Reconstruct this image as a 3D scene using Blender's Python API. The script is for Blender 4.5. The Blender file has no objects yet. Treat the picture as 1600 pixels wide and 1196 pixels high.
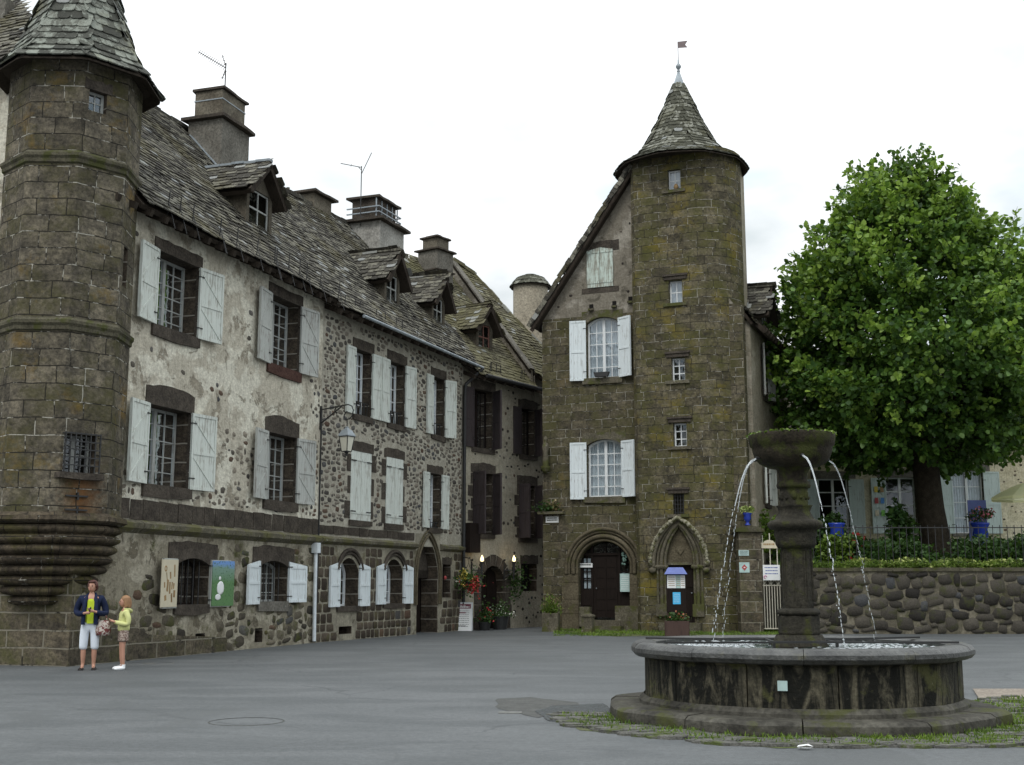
import bpy, bmesh, math, random
import numpy as np
from mathutils import Vector, Matrix
random.seed(7)
rnd = random.random
sc = bpy.context.scene
COL = sc.collection
PI = math.pi
R = math.radians
# ---------------------------------------------------------------- camera
FPX, HOR, EYE = 1900.0, 915.0, 1.5          # focal length in photo pixels, horizon row, eye height
PITCH = math.atan((HOR - 598) / FPX)
SP, CP = math.sin(PITCH), math.cos(PITCH)
cd = bpy.data.cameras.new("camera")
cam = bpy.data.objects.new("camera", cd); COL.objects.link(cam)
cam.location = (0, 0, EYE); cam.rotation_euler = (PI / 2 + PITCH, 0, 0)
cd.sensor_width = 36; cd.lens = 36 * FPX / 1600; cd.clip_end = 2000; cd.clip_start = .1
sc.camera = cam
sc.view_settings.view_transform = 'Standard'; sc.view_settings.look = 'None'
sc.view_settings.exposure = 0.5; sc.view_settings.gamma = 1
# ---------------------------------------------------------------- node helpers
def nn(nt, typ, ins=None, **pr):
    n = nt.nodes.new(typ)
    for k, v in pr.items(): setattr(n, k, v)
    for k, v in (ins or {}).items():
        if isinstance(v, bpy.types.NodeSocket): nt.links.new(v, n.inputs[k])
        else:
            if isinstance(v, (tuple, list)) and len(v) == 3 and n.inputs[k].type == 'RGBA': v = (*v, 1)
            n.inputs[k].default_value = v
    return n
class NT:
    def __init__(s, nt): s.nt = nt; nt.nodes.clear()
    def n(s, typ, ins=None, **pr): return nn(s.nt, typ, ins, **pr)
    def noise(s, vec, scale, detail=4, rough=.55, dist=0.0, out='Fac'):
        return s.n('ShaderNodeTexNoise', {'Vector': vec, 'Scale': scale, 'Detail': detail, 'Roughness': rough, 'Distortion': dist}).outputs[out]
    def m(s, op, a, b=0.0, c=None):
        n = s.n('ShaderNodeMath', {0: a, 1: b}, operation=op)
        if c is not None:
            if isinstance(c, bpy.types.NodeSocket): s.nt.links.new(c, n.inputs[2])
            else: n.inputs[2].default_value = c
        return n.outputs[0]
    def vm(s, op, a, b): return s.n('ShaderNodeVectorMath', {0: a, 1: b}, operation=op).outputs[0]
    def step(s, v, lo, hi): return s.n('ShaderNodeMapRange', {0: v, 1: lo, 2: hi, 3: 0.0, 4: 1.0}, clamp=True).outputs[0]
    def rng(s, v, a, b, c, d): return s.n('ShaderNodeMapRange', {0: v, 1: a, 2: b, 3: c, 4: d}, clamp=True).outputs[0]
    def mix(s, f, a, b, bt='MIX'):
        n = s.n('ShaderNodeMix', None, data_type='RGBA', blend_type=bt)
        for i, v in ((0, f), (6, a), (7, b)):
            if isinstance(v, bpy.types.NodeSocket): s.nt.links.new(v, n.inputs[i])
            elif isinstance(v, (tuple, list)): n.inputs[i].default_value = (*v[:3], 1)
            else: n.inputs[i].default_value = v
        return n.outputs[2]
    def scale(s, vec, x, y, z=1): return s.vm('MULTIPLY', vec, (x, y, z))
    def uv(s): return s.n('ShaderNodeTexCoord').outputs['UV']
    def obj(s): return s.n('ShaderNodeTexCoord').outputs['Object']
    def sep(s, v): return s.n('ShaderNodeSeparateXYZ', {0: v}).outputs
    def bsdf(s, col, rough=.9, bump=None, bstr=.5, bdist=.03, **kw):
        ins = {'Base Color': col, 'Roughness': rough, 'Specular IOR Level': .12 if rough > .66 else .5}; ins.update(kw)
        b = s.n('ShaderNodeBsdfPrincipled', ins)
        if bump is not None:
            bn = s.n('ShaderNodeBump', {'Strength': bstr, 'Distance': bdist, 'Height': bump})
            s.nt.links.new(bn.outputs[0], b.inputs['Normal'])
        o = s.n('ShaderNodeOutputMaterial', {'Surface': b.outputs[0]})
        return b
MATS = {}
def mat(name):
    m = bpy.data.materials.new(name); m.use_nodes = True; MATS[name] = m
    return m, NT(m.node_tree)
# ---------------------------------------------------------------- sky
w = bpy.data.worlds.new("World"); sc.world = w; w.use_nodes = True
t = NT(w.node_tree)
SUN_EL, SUN_AZ = R(52), R(205)               # azimuth clockwise from +Y: behind the viewer, a little left
sky = t.n('ShaderNodeTexSky', sky_type='NISHITA', sun_disc=False, sun_elevation=SUN_EL, sun_rotation=SUN_AZ, air_density=1.0, dust_density=2.0, ozone_density=1.5)
dirv = t.n('ShaderNodeTexCoord').outputs['Generated']
sx = t.sep(dirv)
flat = t.n('ShaderNodeCombineXYZ', {0: t.m('DIVIDE', sx[0], t.m('ADD', t.m('ABSOLUTE', sx[2]), .25)), 1: t.m('DIVIDE', sx[1], t.m('ADD', t.m('ABSOLUTE', sx[2]), .25)), 2: 0.0}).outputs[0]
cn = t.noise(flat, 1.7, 5, .5, .3)
gap = t.step(cn, .53, .66)                   # thin blue gaps
cn2 = t.noise(flat, 3.1, 5, .5)
cloud = t.mix(t.step(cn2, .35, .68), (15.8, 16.1, 16.4), (9.6, 10.5, 10.9))
blue = t.mix(.7, sky.outputs[0], (9.2, 12.8, 14.6))
colr = t.mix(t.m('MULTIPLY', gap, .8), cloud, blue)
grad = t.m('ADD', .31, t.m('MULTIPLY', t.m('MAXIMUM', sx[2], 0.0), .9))      # overcast sky: brightest overhead
colr = t.vm('MULTIPLY', colr, t.n('ShaderNodeCombineXYZ', {0: grad, 1: grad, 2: grad}).outputs[0])
bg = t.n('ShaderNodeBackground', {'Color': colr, 'Strength': .1})
t.n('ShaderNodeOutputWorld', {'Surface': bg.outputs[0]})
sl = bpy.data.lights.new("sun", 'SUN'); sl.energy = .8; sl.angle = R(18); sl.color = (1, .97, .92)
so = bpy.data.objects.new("sun", sl); COL.objects.link(so)
sd = Vector((math.sin(SUN_AZ) * math.cos(SUN_EL), math.cos(SUN_AZ) * math.cos(SUN_EL), math.sin(SUN_EL)))
so.rotation_euler = sd.to_track_quat('Z', 'Y').to_euler()
# ---------------------------------------------------------------- measuring: photo pixel -> point on a real plane
def ray(x, y):
    u = (x - 800) / FPX; v = (598 - y) / FPX
    return u, CP - v * SP, SP + v * CP
def gpt(x, y, z=0.0):
    u, w_, t_ = ray(x, y); k = (z - EYE) / t_
    return Vector((u * k, w_ * k))
def atY(x, y, Y):
    u, w_, t_ = ray(x, y); k = Y / w_
    return Vector((u * k, Y, EYE + k * t_))
def proj(p):
    z = p[2] - EYE; fw = p[1] * CP + z * SP; up = -p[1] * SP + z * CP
    return 800 + FPX * p[0] / fw, 598 - FPX * up / fw
class Frame:
    """a vertical wall plane: s along it, o outward, z up; local axes x=s, y=-o"""
    def __init__(s, O, ang):
        s.O = Vector(O[:2]); s.a = ang
        s.d = Vector((math.sin(ang), math.cos(ang))); s.n = Vector((s.d.y, -s.d.x))
    def hit(s, x, y, o=0.0):
        u, w_, t_ = ray(x, y)
        k = (s.O.dot(s.n) + o) / (u * s.n.x + w_ * s.n.y)
        P = Vector((k * u, k * w_)) - s.O
        return P.dot(s.d), EYE + k * t_
    def S(s, x, y, o=0.0): return s.hit(x, y, o)[0]
    def Z(s, x, y, o=0.0): return s.hit(x, y, o)[1]
    def w(s, a, o=0.0, z=0.0):
        q = s.O + s.d * a + s.n * o
        return Vector((q.x, q.y, z))
    def roof(s, x, y, o0, z0, tp):
        """pixel on the roof plane through (o0,z0) rising backwards with tan tp -> (s, slope length)"""
        u, w_, t_ = ray(x, y)
        # z = z0 + (o0-o)*tp
        un = u * s.n.x + w_ * s.n.y; On = s.O.dot(s.n)
        # EYE + k t = z0 + (o0 - (k un - On)) tp
        k = (z0 + (o0 + On) * tp - EYE) / (t_ + un * tp)
        P = Vector((k * u, k * w_)) - s.O
        o = P.dot(s.n)
        return P.dot(s.d), (o0 - o) * math.sqrt(1 + tp * tp)
    def place(s, ob, a=0, o=0, z=0):
        ob.location = s.w(a, o, z); ob.rotation_euler = (0, 0, math.atan2(s.d.y, s.d.x))
def heading(vp): return math.atan((vp - 800) / FPX * CP)
# ---------------------------------------------------------------- mesh helpers
class MB:
    def __init__(s): s.v = []; s.f = []; s.m = []; s.uv = []; s.sm = []
    def add(s, vs, fs, mi=0, uvs=None, smooth=False):
        b = len(s.v); s.v += [tuple(p) for p in vs]
        for i, f in enumerate(fs):
            s.f.append([b + k for k in f]); s.m.append(mi); s.uv.append(uvs[i] if uvs else None); s.sm.append(smooth)
    def box(s, x0, x1, y0, y1, z0, z1, mi=0):
        vs = [(x, y, z) for z in (z0, z1) for y in (y0, y1) for x in (x0, x1)]
        s.add(vs, [(0, 2, 3, 1), (4, 5, 7, 6), (0, 1, 5, 4), (2, 6, 7, 3), (0, 4, 6, 2), (1, 3, 7, 5)], mi)
    def bar(s, a, b, w_, h=None, mi=0, up=(0, 0, 1)):
        a = Vector(a); b = Vector(b); h = h or w_; d = (b - a).normalized(); u = Vector(up)
        if abs(d.dot(u)) > .98: u = Vector((1, 0, 0))
        x = d.cross(u).normalized(); y = x.cross(d)
        vs = [p + x * (i * w_ / 2) + y * (j * h / 2) for p in (a, b) for i, j in ((-1, -1), (1, -1), (1, 1), (-1, 1))]
        s.add(vs, [(0, 1, 2, 3), (7, 6, 5, 4), (0, 4, 5, 1), (1, 5, 6, 2), (2, 6, 7, 3), (3, 7, 4, 0)], mi)
    def tube(s, pts, rs, seg=8, mi=0, caps=True, smooth=True):
        pts = [Vector(p) for p in pts]
        if not isinstance(rs, (list, tuple)): rs = [rs] * len(pts)
        vs = []; px = None
        for i, p in enumerate(pts):
            d = (pts[min(i + 1, len(pts) - 1)] - pts[max(i - 1, 0)]).normalized()
            if px is None:
                u = Vector((0, 0, 1)) if abs(d.z) < .9 else Vector((1, 0, 0)); px = d.cross(u).normalized()
            else: px = (px - d * px.dot(d)).normalized()
            py = d.cross(px)
            vs += [p + (px * math.cos(2 * PI * k / seg) + py * math.sin(2 * PI * k / seg)) * rs[i] for k in range(seg)]
        fs = [(i * seg + k, i * seg + (k + 1) % seg, (i + 1) * seg + (k + 1) % seg, (i + 1) * seg + k) for i in range(len(pts) - 1) for k in range(seg)]
        s.add(vs, fs, mi, smooth=smooth)
        if caps:
            n = len(pts); s.add(vs[:seg], [tuple(range(seg))[::-1]], mi); s.add(vs[(n - 1) * seg:], [tuple(range(seg))], mi)
    def lathe(s, prof, seg=24, c=(0, 0), mi=0, rf=None, smooth=False, uvr=None, th0=0.0, a0=0, a1=2 * PI):
        """prof [(r,z)], rf(theta, r)->radius"""
        rf = rf or (lambda th, r: r); full = abs(a1 - a0 - 2 * PI) < 1e-6
        n = seg if full else seg + 1
        ths = [a0 + (a1 - a0) * k / seg + th0 for k in range(seg + 1)]
        vs = [(c[0] + rf(th, r) * math.cos(th), c[1] + rf(th, r) * math.sin(th), z) for r, z in prof for th in ths[:n]]
        fs = []; uvs = []; U = uvr or max(r for r, z in prof); vv = 0
        for i in range(len(prof) - 1):
            L = math.hypot(prof[i + 1][0] - prof[i][0], prof[i + 1][1] - prof[i][1])
            vz0, vz1 = (prof[i][1], prof[i + 1][1]) if abs(prof[i + 1][1] - prof[i][1]) > .6 * L else (prof[i][1], prof[i][1] + L)
            for k in range(seg):
                fs.append((i * n + k, i * n + (k + 1) % n, (i + 1) * n + (k + 1) % n, (i + 1) * n + k))
                u0, u1 = ths[k] * U, ths[k + 1] * U
                uvs.append([(u0, vz0), (u1, vz0), (u1, vz1), (u0, vz1)])
        s.add(vs, fs, mi, uvs, smooth)
    def ngon(s, pts, mi=0): s.add(pts, [tuple(range(len(pts)))], mi)
    def prism(s, poly, y0, y1, mi=0):
        """poly in (x,z), extruded in y"""
        n = len(poly); a = [(x, y0, z) for x, z in poly]; b = [(x, y1, z) for x, z in poly]
        s.add(a + b, [tuple(range(n)), tuple(range(2 * n - 1, n - 1, -1))] + [(i, i + n, (i + 1) % n + n, (i + 1) % n) for i in range(n)], mi)
    def prismz(s, poly, z0, z1, mi=0):
        n = len(poly); a = [(x, y, z0) for x, y in poly]; b = [(x, y, z1) for x, y in poly]
        s.add(a + b, [tuple(range(n))[::-1], tuple(range(n, 2 * n))] + [(i, (i + 1) % n, (i + 1) % n + n, i + n) for i in range(n)], mi)
    def ico(s, c, r, sub=1, mi=0, sq=(1, 1, 1), jit=0.0, smooth=True):
        bm = bmesh.new(); bmesh.ops.create_icosphere(bm, subdivisions=sub, radius=1)
        vs = [(c[0] + v.co.x * r * sq[0] * (1 + jit * (rnd() - .5)), c[1] + v.co.y * r * sq[1] * (1 + jit * (rnd() - .5)), c[2] + v.co.z * r * sq[2] * (1 + jit * (rnd() - .5))) for v in bm.verts]
        s.add(vs, [[v.index for v in f.verts] for f in bm.faces], mi, smooth=smooth); bm.free()
    def build(s, name, mats, parent=None, bevel=0.0):
        me = bpy.data.meshes.new(name); me.from_pydata(s.v, [], s.f)
        if not isinstance(mats, (list, tuple)): mats = [mats]
        for m_ in mats: me.materials.append(MATS[m_] if isinstance(m_, str) else m_)
        me.polygons.foreach_set('material_index', s.m)
        me.polygons.foreach_set('use_smooth', s.sm)
        uvl = me.uv_layers.new(name='UVMap'); co = s.v; flat_ = []
        for p in me.polygons:
            u = s.uv[p.index]
            if u: flat_ += [c for q in u for c in q]
            else:
                n = p.normal; ax, ay, az = abs(n.x), abs(n.y), abs(n.z)
                for vi in p.vertices:
                    x, y, z = co[vi]
                    flat_ += (x, y) if az > .75 else ((y, z) if ax > ay else (x, z))
        uvl.data.foreach_set('uv', flat_)
        me.update()
        ob = bpy.data.objects.new(name, me); COL.objects.link(ob)
        if parent: ob.parent = parent
        if bevel:
            b = ob.modifiers.new('b', 'BEVEL'); b.width = bevel; b.segments = 2; b.limit_method = 'ANGLE'; b.angle_limit = R(40)
        return ob
def tag(o, label=None, cat=None, group=None, kind=None):
    if label: o['label'] = label
    if cat: o['category'] = cat
    if group: o['group'] = group
    if kind: o['kind'] = kind
    return o
def thing(name, label, cat, loc=(0, 0, 0), rz=0.0, group=None):
    o = bpy.data.objects.new(name, None); COL.objects.link(o); o.empty_display_size = .3
    o.location = (loc[0], loc[1], loc[2] if len(loc) > 2 else 0); o.rotation_euler = (0, 0, rz)
    return tag(o, label, cat, group)
def arc(s0, s1, z, rise, n=10):
    """segmental or round arch from (s0,z) over to (s1,z)"""
    c = (s1 - s0) / 2; 
    if rise < 1e-3: return [(s0, z), (s1, z)]
    Rr = (c * c + rise * rise) / (2 * rise); cx = (s0 + s1) / 2; cz = z + rise - Rr
    a = math.asin(min(1, c / Rr)); 
    if rise > c: a = PI - a
    return [(cx - Rr * math.sin(a - 2 * a * i / n), cz + Rr * math.cos(a - 2 * a * i / n)) for i in range(n + 1)]
def pointed(s0, s1, z, rise, n=8):
    """pointed arch"""
    w_ = s1 - s0; cx = (s0 + s1) / 2; c = w_ / 2
    Rr = (c * c + rise * rise) / w_          # centres on the springing line
    L = [(s0 + Rr - Rr * math.cos(a), z + Rr * math.sin(a)) for a in [math.atan2(rise, Rr - c) * i / n for i in range(n + 1)]]
    return L + [(s0 + s1 - x, q) for x, q in L[-2::-1]]
# ---------------------------------------------------------------- materials
def ashlar(name, ca, cb, bw, bh, moss=((.075, .07, .012), .35), ochre=((.16, .10, .02), .2), white=.35, mort=.012, spots=.5, wcol=(.42, .4, .34), streak=None):
    m, t = mat(name); uv = t.uv()
    d = t.n('ShaderNodeTexNoise', {'Vector': uv, 'Scale': 2.2, 'Detail': 3}).outputs['Color']
    uvd = t.vm('ADD', uv, t.vm('SCALE' if 0 else 'MULTIPLY', t.vm('SUBTRACT', d, (.5, .5, .5)), (.07, .05, 0)))
    br = t.n('ShaderNodeTexBrick', {'Vector': uvd, 'Color1': (0, 0, 0), 'Color2': (1, 1, 1), 'Mortar': (.5, .5, .5), 'Scale': 1.0, 'Mortar Size': mort, 'Mortar Smooth': .25, 'Bias': 0.0, 'Brick Width': bw, 'Row Height': bh}, offset=.43, squash=1.25, squash_frequency=3)
    n1 = t.noise(uv, 1.1, 6, .62); n2 = t.noise(uv, 9, 6, .65); n3 = t.noise(uv, 13, 6, .75)
    base = t.mix(t.m('ADD', t.m('MULTIPLY', br.outputs[0], .65), t.m('MULTIPLY', n2, .35)), ca, cb)
    base = t.mix(.85, base, t.mix(t.step(n3, .34, .64), (.4, .4, .4), (1.65, 1.6, 1.5)), 'MULTIPLY')
    base = t.mix(.8, base, t.mix(t.step(t.noise(uv, 3.1, 5, .65, .4), .36, .64), (.45, .45, .47), (1.35, 1.32, 1.25)), 'MULTIPLY')
    if moss:
        f = t.m('MULTIPLY', t.step(t.m('ADD', n1, t.m('MULTIPLY', n2, .35)), .82 - moss[1] * .5, .95 - moss[1] * .3), .8)
        base = t.mix(f, base, moss[0])
    if ochre:
        n4 = t.noise(t.vm('ADD', uv, (7.3, 2.1, 0)), .9, 6, .6)
        f = t.m('MULTIPLY', t.step(t.m('ADD', n4, t.m('MULTIPLY', n2, .3)), .86 - ochre[1] * .5, 1.0 - ochre[1] * .3), .75)
        base = t.mix(f, base, ochre[0])
    if streak:   # rust run below the grille: (u centre, half width, z top, z bottom, colour)
        s_ = t.sep(uv); uu = t.m('ABSOLUTE', t.m('SUBTRACT', s_[0], streak[0]))
        f = t.m('MULTIPLY', t.m('SUBTRACT', 1, t.step(t.m('ADD', uu, t.m('MULTIPLY', n2, .7)), streak[1] * .6, streak[1] * 2.2)), t.m('MULTIPLY', t.step(s_[1], streak[3] - .3, streak[3] + .5), t.m('SUBTRACT', 1, t.step(t.m('ADD', s_[1], t.m('MULTIPLY', n3, .4)), streak[2] - .1, streak[2] + .4))))
        base = t.mix(t.m('MULTIPLY', f, .9), base, streak[4])
    # mortar: pale in patches, dark open joint elsewhere
    wm = t.m('MULTIPLY', t.step(t.m('ADD', t.m('MULTIPLY', t.noise(uv, 1.3, 4, .6), .5), t.m('MULTIPLY', t.noise(uv, 6, 4, .6), .5)), .6 - white * .2, .66 - white * .2), .85)
    base = t.mix(br.outputs[1], base, t.mix(wm, (.028, .025, .02), wcol))
    sp = t.step(t.noise(uv, 14, 3, .5), .78 - spots * .12, .8 - spots * .12)
    base = t.mix(t.m('MULTIPLY', sp, .55), base, (.3, .3, .26))
    h = t.m('ADD', t.m('MULTIPLY', t.m('SUBTRACT', 1, br.outputs[1]), .6), t.m('ADD', t.m('MULTIPLY', n2, .5), t.m('MULTIPLY', n3, .25)))
    t.bsdf(base, .9, h, 1.0, .05)
def rubble(name, mc, sa, sb, scx, scz, cover=.85, edge=(.06, .16), plaster=None, rust=0.0, moss=None, cream=None, rnd_=.9):
    """round field stones in mortar; plaster=(z0,z1) fades to plaster between those heights"""
    m, t = mat(name); uv = t.uv()
    d = t.n('ShaderNodeTexNoise', {'Vector': uv, 'Scale': 5.0, 'Detail': 3}).outputs['Color']
    uvd = t.vm('ADD', uv, t.vm('MULTIPLY', t.vm('SUBTRACT', d, (.5, .5, .5)), (.16, .12, 0)))
    sv = t.scale(uvd, scx, scz, 0)
    v1 = t.n('ShaderNodeTexVoronoi', {'Vector': sv, 'Scale': 1.0, 'Randomness': rnd_}, voronoi_dimensions='2D', feature='DISTANCE_TO_EDGE').outputs['Distance']
    vc = t.n('ShaderNodeTexVoronoi', {'Vector': sv, 'Scale': 1.0, 'Randomness': rnd_}, voronoi_dimensions='2D', feature='F1').outputs['Color']
    cs = t.sep(vc)
    n1 = t.noise(uv, .8, 6, .6); n2 = t.noise(uv, 7, 6, .65); n3 = t.noise(uv, 38, 4, .65)
    thr = t.m('ADD', edge[0], t.m('MULTIPLY', cs[1], edge[1]))
    st = t.m('MULTIPLY', t.step(t.m('SUBTRACT', v1, thr), -.01, .04), t.m('LESS_THAN', cs[0], cover))
    if plaster:
        z = t.sep(uv)[1]
        f = t.m('ADD', t.rng(z, plaster[0], plaster[1], 0.0, .42), t.m('MULTIPLY', t.m('SUBTRACT', n1, .5), 2.2))
        f = t.m('ADD', f, t.m('MULTIPLY', t.m('SUBTRACT', n2, .5), .7))
        st = t.m('MULTIPLY', st, t.m('SUBTRACT', 1, t.step(f, .12, .2)))
    stone = t.mix(cs[2], sa, sb)
    stone = t.mix(.7, stone, t.mix(t.step(n3, .3, .7), (.55, .55, .55), (1.3, 1.3, 1.3)), 'MULTIPLY')
    if rust: stone = t.mix(t.m('MULTIPLY', t.m('GREATER_THAN', cs[1], 1 - rust), .8), stone, (.15, .085, .055))
    mo = t.mix(t.step(n2, .3, .7), [c * .72 for c in mc], [c * 1.1 for c in mc])
    if cream:
        cf = t.step(t.m('ADD', n1, t.m('MULTIPLY', n2, .4)), .62, .74)
        mo = t.mix(cf, mo, cream)
    st2 = t.noise(t.scale(uv, 6, 1.1), 3.0, 5, .7)       # weathering
    mo = t.mix(t.m('MULTIPLY', t.step(st2, .52, .7), .45), mo, [c * .45 for c in mc])
    base = t.mix(st, mo, stone)
    if moss:
        f = t.m('MULTIPLY', t.step(t.m('ADD', n1, t.m('MULTIPLY', n2, .4)), .9 - moss[1] * .5, 1.0 - moss[1] * .4), .7)
        base = t.mix(f, base, moss[0])
    h = t.m('ADD', t.m('MULTIPLY', st, .55), t.m('ADD', t.m('MULTIPLY', n2, .35), t.m('MULTIPLY', n3, .35)))
    t.bsdf(base, .92, h, .9, .04)
def plaster(name, c, light, dark, pk=.5, dk=.35, fine=.5, edge=.04, moss=None, sc_=1.0):
    """old lime render: hard-edged flaked patches, run marks, grit"""
    m, t = mat(name); uv = t.uv()
    n1 = t.noise(uv, .9 * sc_, 8, .68, .3); n2 = t.noise(t.vm('ADD', uv, (4.2, 9.1, 0)), 1.7 * sc_, 8, .7, .5); n3 = t.noise(uv, 15, 6, .75); n4 = t.noise(t.scale(uv, 5, .8), 2.2, 6, .7)
    base = t.mix(t.step(n1, .56 - pk * .12, .56 - pk * .12 + edge), c, light)
    base = t.mix(t.m('MULTIPLY', t.step(n2, .68 - dk * .2, .68 - dk * .2 + edge), .85), base, dark)
    base = t.mix(t.m('MULTIPLY', t.step(n4, .52, .72), .45), base, [x * .5 for x in dark])
    base = t.mix(fine, base, t.mix(t.step(n3, .34, .64), (.55, .54, .53), (1.35, 1.35, 1.33)), 'MULTIPLY')
    base = t.mix(.6, base, t.mix(t.step(t.noise(uv, 5, 6, .7), .35, .65), (.68, .67, .66), (1.18, 1.18, 1.18)), 'MULTIPLY')
    if moss: base = t.mix(t.m('MULTIPLY', t.step(t.noise(uv, 1.4, 7, .7), .64 - moss[1] * .25, .74 - moss[1] * .25), .75), base, moss[0])
    h = t.m('ADD', t.m('MULTIPLY', t.step(n2, .68 - dk * .2, .68 - dk * .2 + edge), -.35), t.m('ADD', t.m('MULTIPLY', t.noise(uv, 7, 6, .7), .8), t.m('MULTIPLY', n3, .45)))
    t.bsdf(base, .93, h, .9, .04)
def stones_mat(name, ca, cb, rust=.05, blue=.12, moss=None):
    m, t = mat(name); v = t.obj(); rd = t.n('ShaderNodeNewGeometry').outputs['Random Per Island']; r2 = t.m('FRACT', t.m('MULTIPLY', rd, 17.31)); r3 = t.m('FRACT', t.m('MULTIPLY', rd, 71.7))
    base = t.mix(rd, ca, cb)
    base = t.mix(t.m('MULTIPLY', t.m('LESS_THAN', r2, rust), .8), base, (.11, .07, .05))
    base = t.mix(t.m('MULTIPLY', t.m('GREATER_THAN', r3, 1 - blue), .6), base, (.075, .08, .088))
    n2 = t.noise(v, 26, 5, .7); base = t.mix(.8, base, t.mix(t.step(n2, .3, .7), (.5, .5, .5), (1.45, 1.42, 1.38)), 'MULTIPLY')
    if moss: base = t.mix(t.m('MULTIPLY', t.step(t.noise(v, 2.5, 6, .7), .6 - moss[1] * .2, .7 - moss[1] * .2), .7), base, moss[0])
    t.bsdf(base, .88, n2, .8, .02)
def stone(name, ca, cb, sc_=3.0, moss=None, rough=.9, bs=.7, streaks=None, lichen=0.0, joint=None):
    m, t = mat(name); v = t.obj()
    n1 = t.noise(v, sc_, 6, .62); n2 = t.noise(v, sc_ * 9, 5, .65)
    base = t.mix(t.step(n1, .3, .7), ca, cb)
    base = t.mix(.85, base, t.mix(t.step(n2, .28, .72), (.42, .42, .42), (1.5, 1.5, 1.48)), 'MULTIPLY')
    if streaks:
        s1 = t.noise(t.scale(v, 2.4, 2.4, .55), 1.6, 8, .72, 1.6)
        base = t.mix(t.step(s1, streaks[1], streaks[1] + .16), streaks[0], base)
    if moss: base = t.mix(t.m('MULTIPLY', t.step(t.noise(t.vm('ADD', v, (3, 5, 1)), sc_ * .9, 6, .65), .64 - moss[1] * .3, .72 - moss[1] * .3), .85), base, moss[0])
    if lichen: base = t.mix(t.m('MULTIPLY', t.step(t.noise(v, sc_ * 4, 4, .6), .72 - lichen * .12, .8 - lichen * .12), .45), base, (.42, .42, .37))
    t.bsdf(base, rough, t.m('ADD', n1, t.m('MULTIPLY', n2, .6)), bs, .03)
def tiles(name, ca, cb, lich=(.3, .3, .25), lam=.35, moss=((.09, .09, .03), .3)):
    m, t = mat(name); v = t.obj()
    rd = t.n('ShaderNodeNewGeometry').outputs['Random Per Island']
    n1 = t.noise(v, .7, 5, .6); n2 = t.noise(v, 9, 5, .65)
    base = t.mix(t.m('POWER', rd, 1.6), ca, cb)
    base = t.mix(t.m('MULTIPLY', t.step(t.m('ADD', n2, t.m('MULTIPLY', rd, .25)), .74 - lam * .3, .82 - lam * .3), .7), base, lich)
    base = t.mix(t.m('MULTIPLY', t.step(t.m('ADD', n1, t.m('MULTIPLY', n2, .3)), .8 - moss[1] * .4, .95 - moss[1] * .4), .7), base, moss[0])
    base = t.mix(t.m('MULTIPLY', t.m('GREATER_THAN', t.m('FRACT', t.m('MULTIPLY', rd, 37.7)), .97), .6), base, (.36, .37, .36))
    base = t.mix(.5, base, t.mix(t.step(t.noise(v, 30, 4, .7), .3, .7), (.4, .4, .4), (1.3, 1.3, 1.3)), 'MULTIPLY')
    t.bsdf(base, .88, n2, .6, .02)
def wood(name, c, c2, worn=.3, rough=.7):
    m, t = mat(name); v = t.obj()
    s1 = t.noise(t.scale(v, 9, 9, .7), 3, 5, .7); n2 = t.noise(v, 4, 5, .6)
    base = t.mix(t.m('MULTIPLY', t.step(t.m('ADD', s1, t.m('MULTIPLY', n2, .5)), .86 - worn * .3, .96 - worn * .2), .85), c, c2)
    base = t.mix(.5, base, t.mix(n2, (.75, .75, .75), (1.15, 1.15, 1.15)), 'MULTIPLY')
    t.bsdf(base, rough, s1, .35, .01)
def plain(name, c, rough=.6, var=.15, **kw):
    m, t = mat(name); v = t.obj(); n1 = t.noise(v, 6, 5, .6)
    base = t.mix(t.step(n1, .3, .7), [x * (1 - var) for x in c], [min(1, x * (1 + var)) for x in c])
    t.bsdf(base, rough, n1, .2, .01, **kw)
def emit(name, c, s):
    m, t = mat(name)
    t.bsdf(c, .5, **{'Emission Color': (*c, 1), 'Emission Strength': s})

MOSS = (.06, .062, .012)
ashlar('turret_stone', (.055, .050, .040), (.15, .135, .108), .58, .33, moss=((.066, .062, .026), .35), ochre=((.19, .12, .03), .26), white=.45, streak=(4.45, .38, 3.75, 2.6, (.17, .075, .025)), mort=.011, spots=.35)
ashlar('tower_stone', (.045, .041, .03), (.14, .125, .088), .52, .285, moss=((.075, .074, .022), .42), ochre=((.19, .145, .025), .36), white=.55, mort=.009, spots=.5)
ashlar('house_stone', (.05, .045, .034), (.135, .12, .088), .55, .3, moss=((.07, .067, .025), .45), ochre=((.17, .12, .045), .2), white=.65, mort=.009, spots=.45)
ashlar('base_stone', (.05, .045, .037), (.15, .13, .098), .85, .33, moss=((.075, .075, .03), .35), ochre=((.12, .085, .05), .2), white=.95, mort=.018, spots=.4, wcol=(.24, .22, .17))
plaster('lower_stone', (.25, .23, .18), (.32, .295, .23), (.14, .125, .09), moss=((.10, .09, .045), .4))
stones_mat('block_stones', (.045, .036, .028), (.105, .086, .066), .04, .05, moss=((.1, .09, .045), .3))
plaster('cream_plaster', (.50, .46, .375), (.66, .63, .53), (.30, .265, .205), pk=.6, dk=.6)
plaster('field_stone', (.37, .345, .285), (.45, .425, .355), (.27, .25, .2), pk=.5, dk=.3, edge=.12)
plaster('grey_render', (.35, .32, .25), (.41, .375, .30), (.23, .2, .155), pk=.5, dk=.2, edge=.14)
plaster('damp_rubble', (.25, .225, .17), (.36, .33, .26), (.13, .112, .08), pk=.5, dk=.6, moss=((.075, .078, .025), .32))
plaster('gable_render', (.2, .18, .145), (.32, .295, .25), (.10, .09, .07), pk=.4, dk=.5, edge=.08)
plaster('flank_render', (.33, .295, .225), (.45, .41, .33), (.19, .165, .125), pk=.4, dk=.4, edge=.1)
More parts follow.
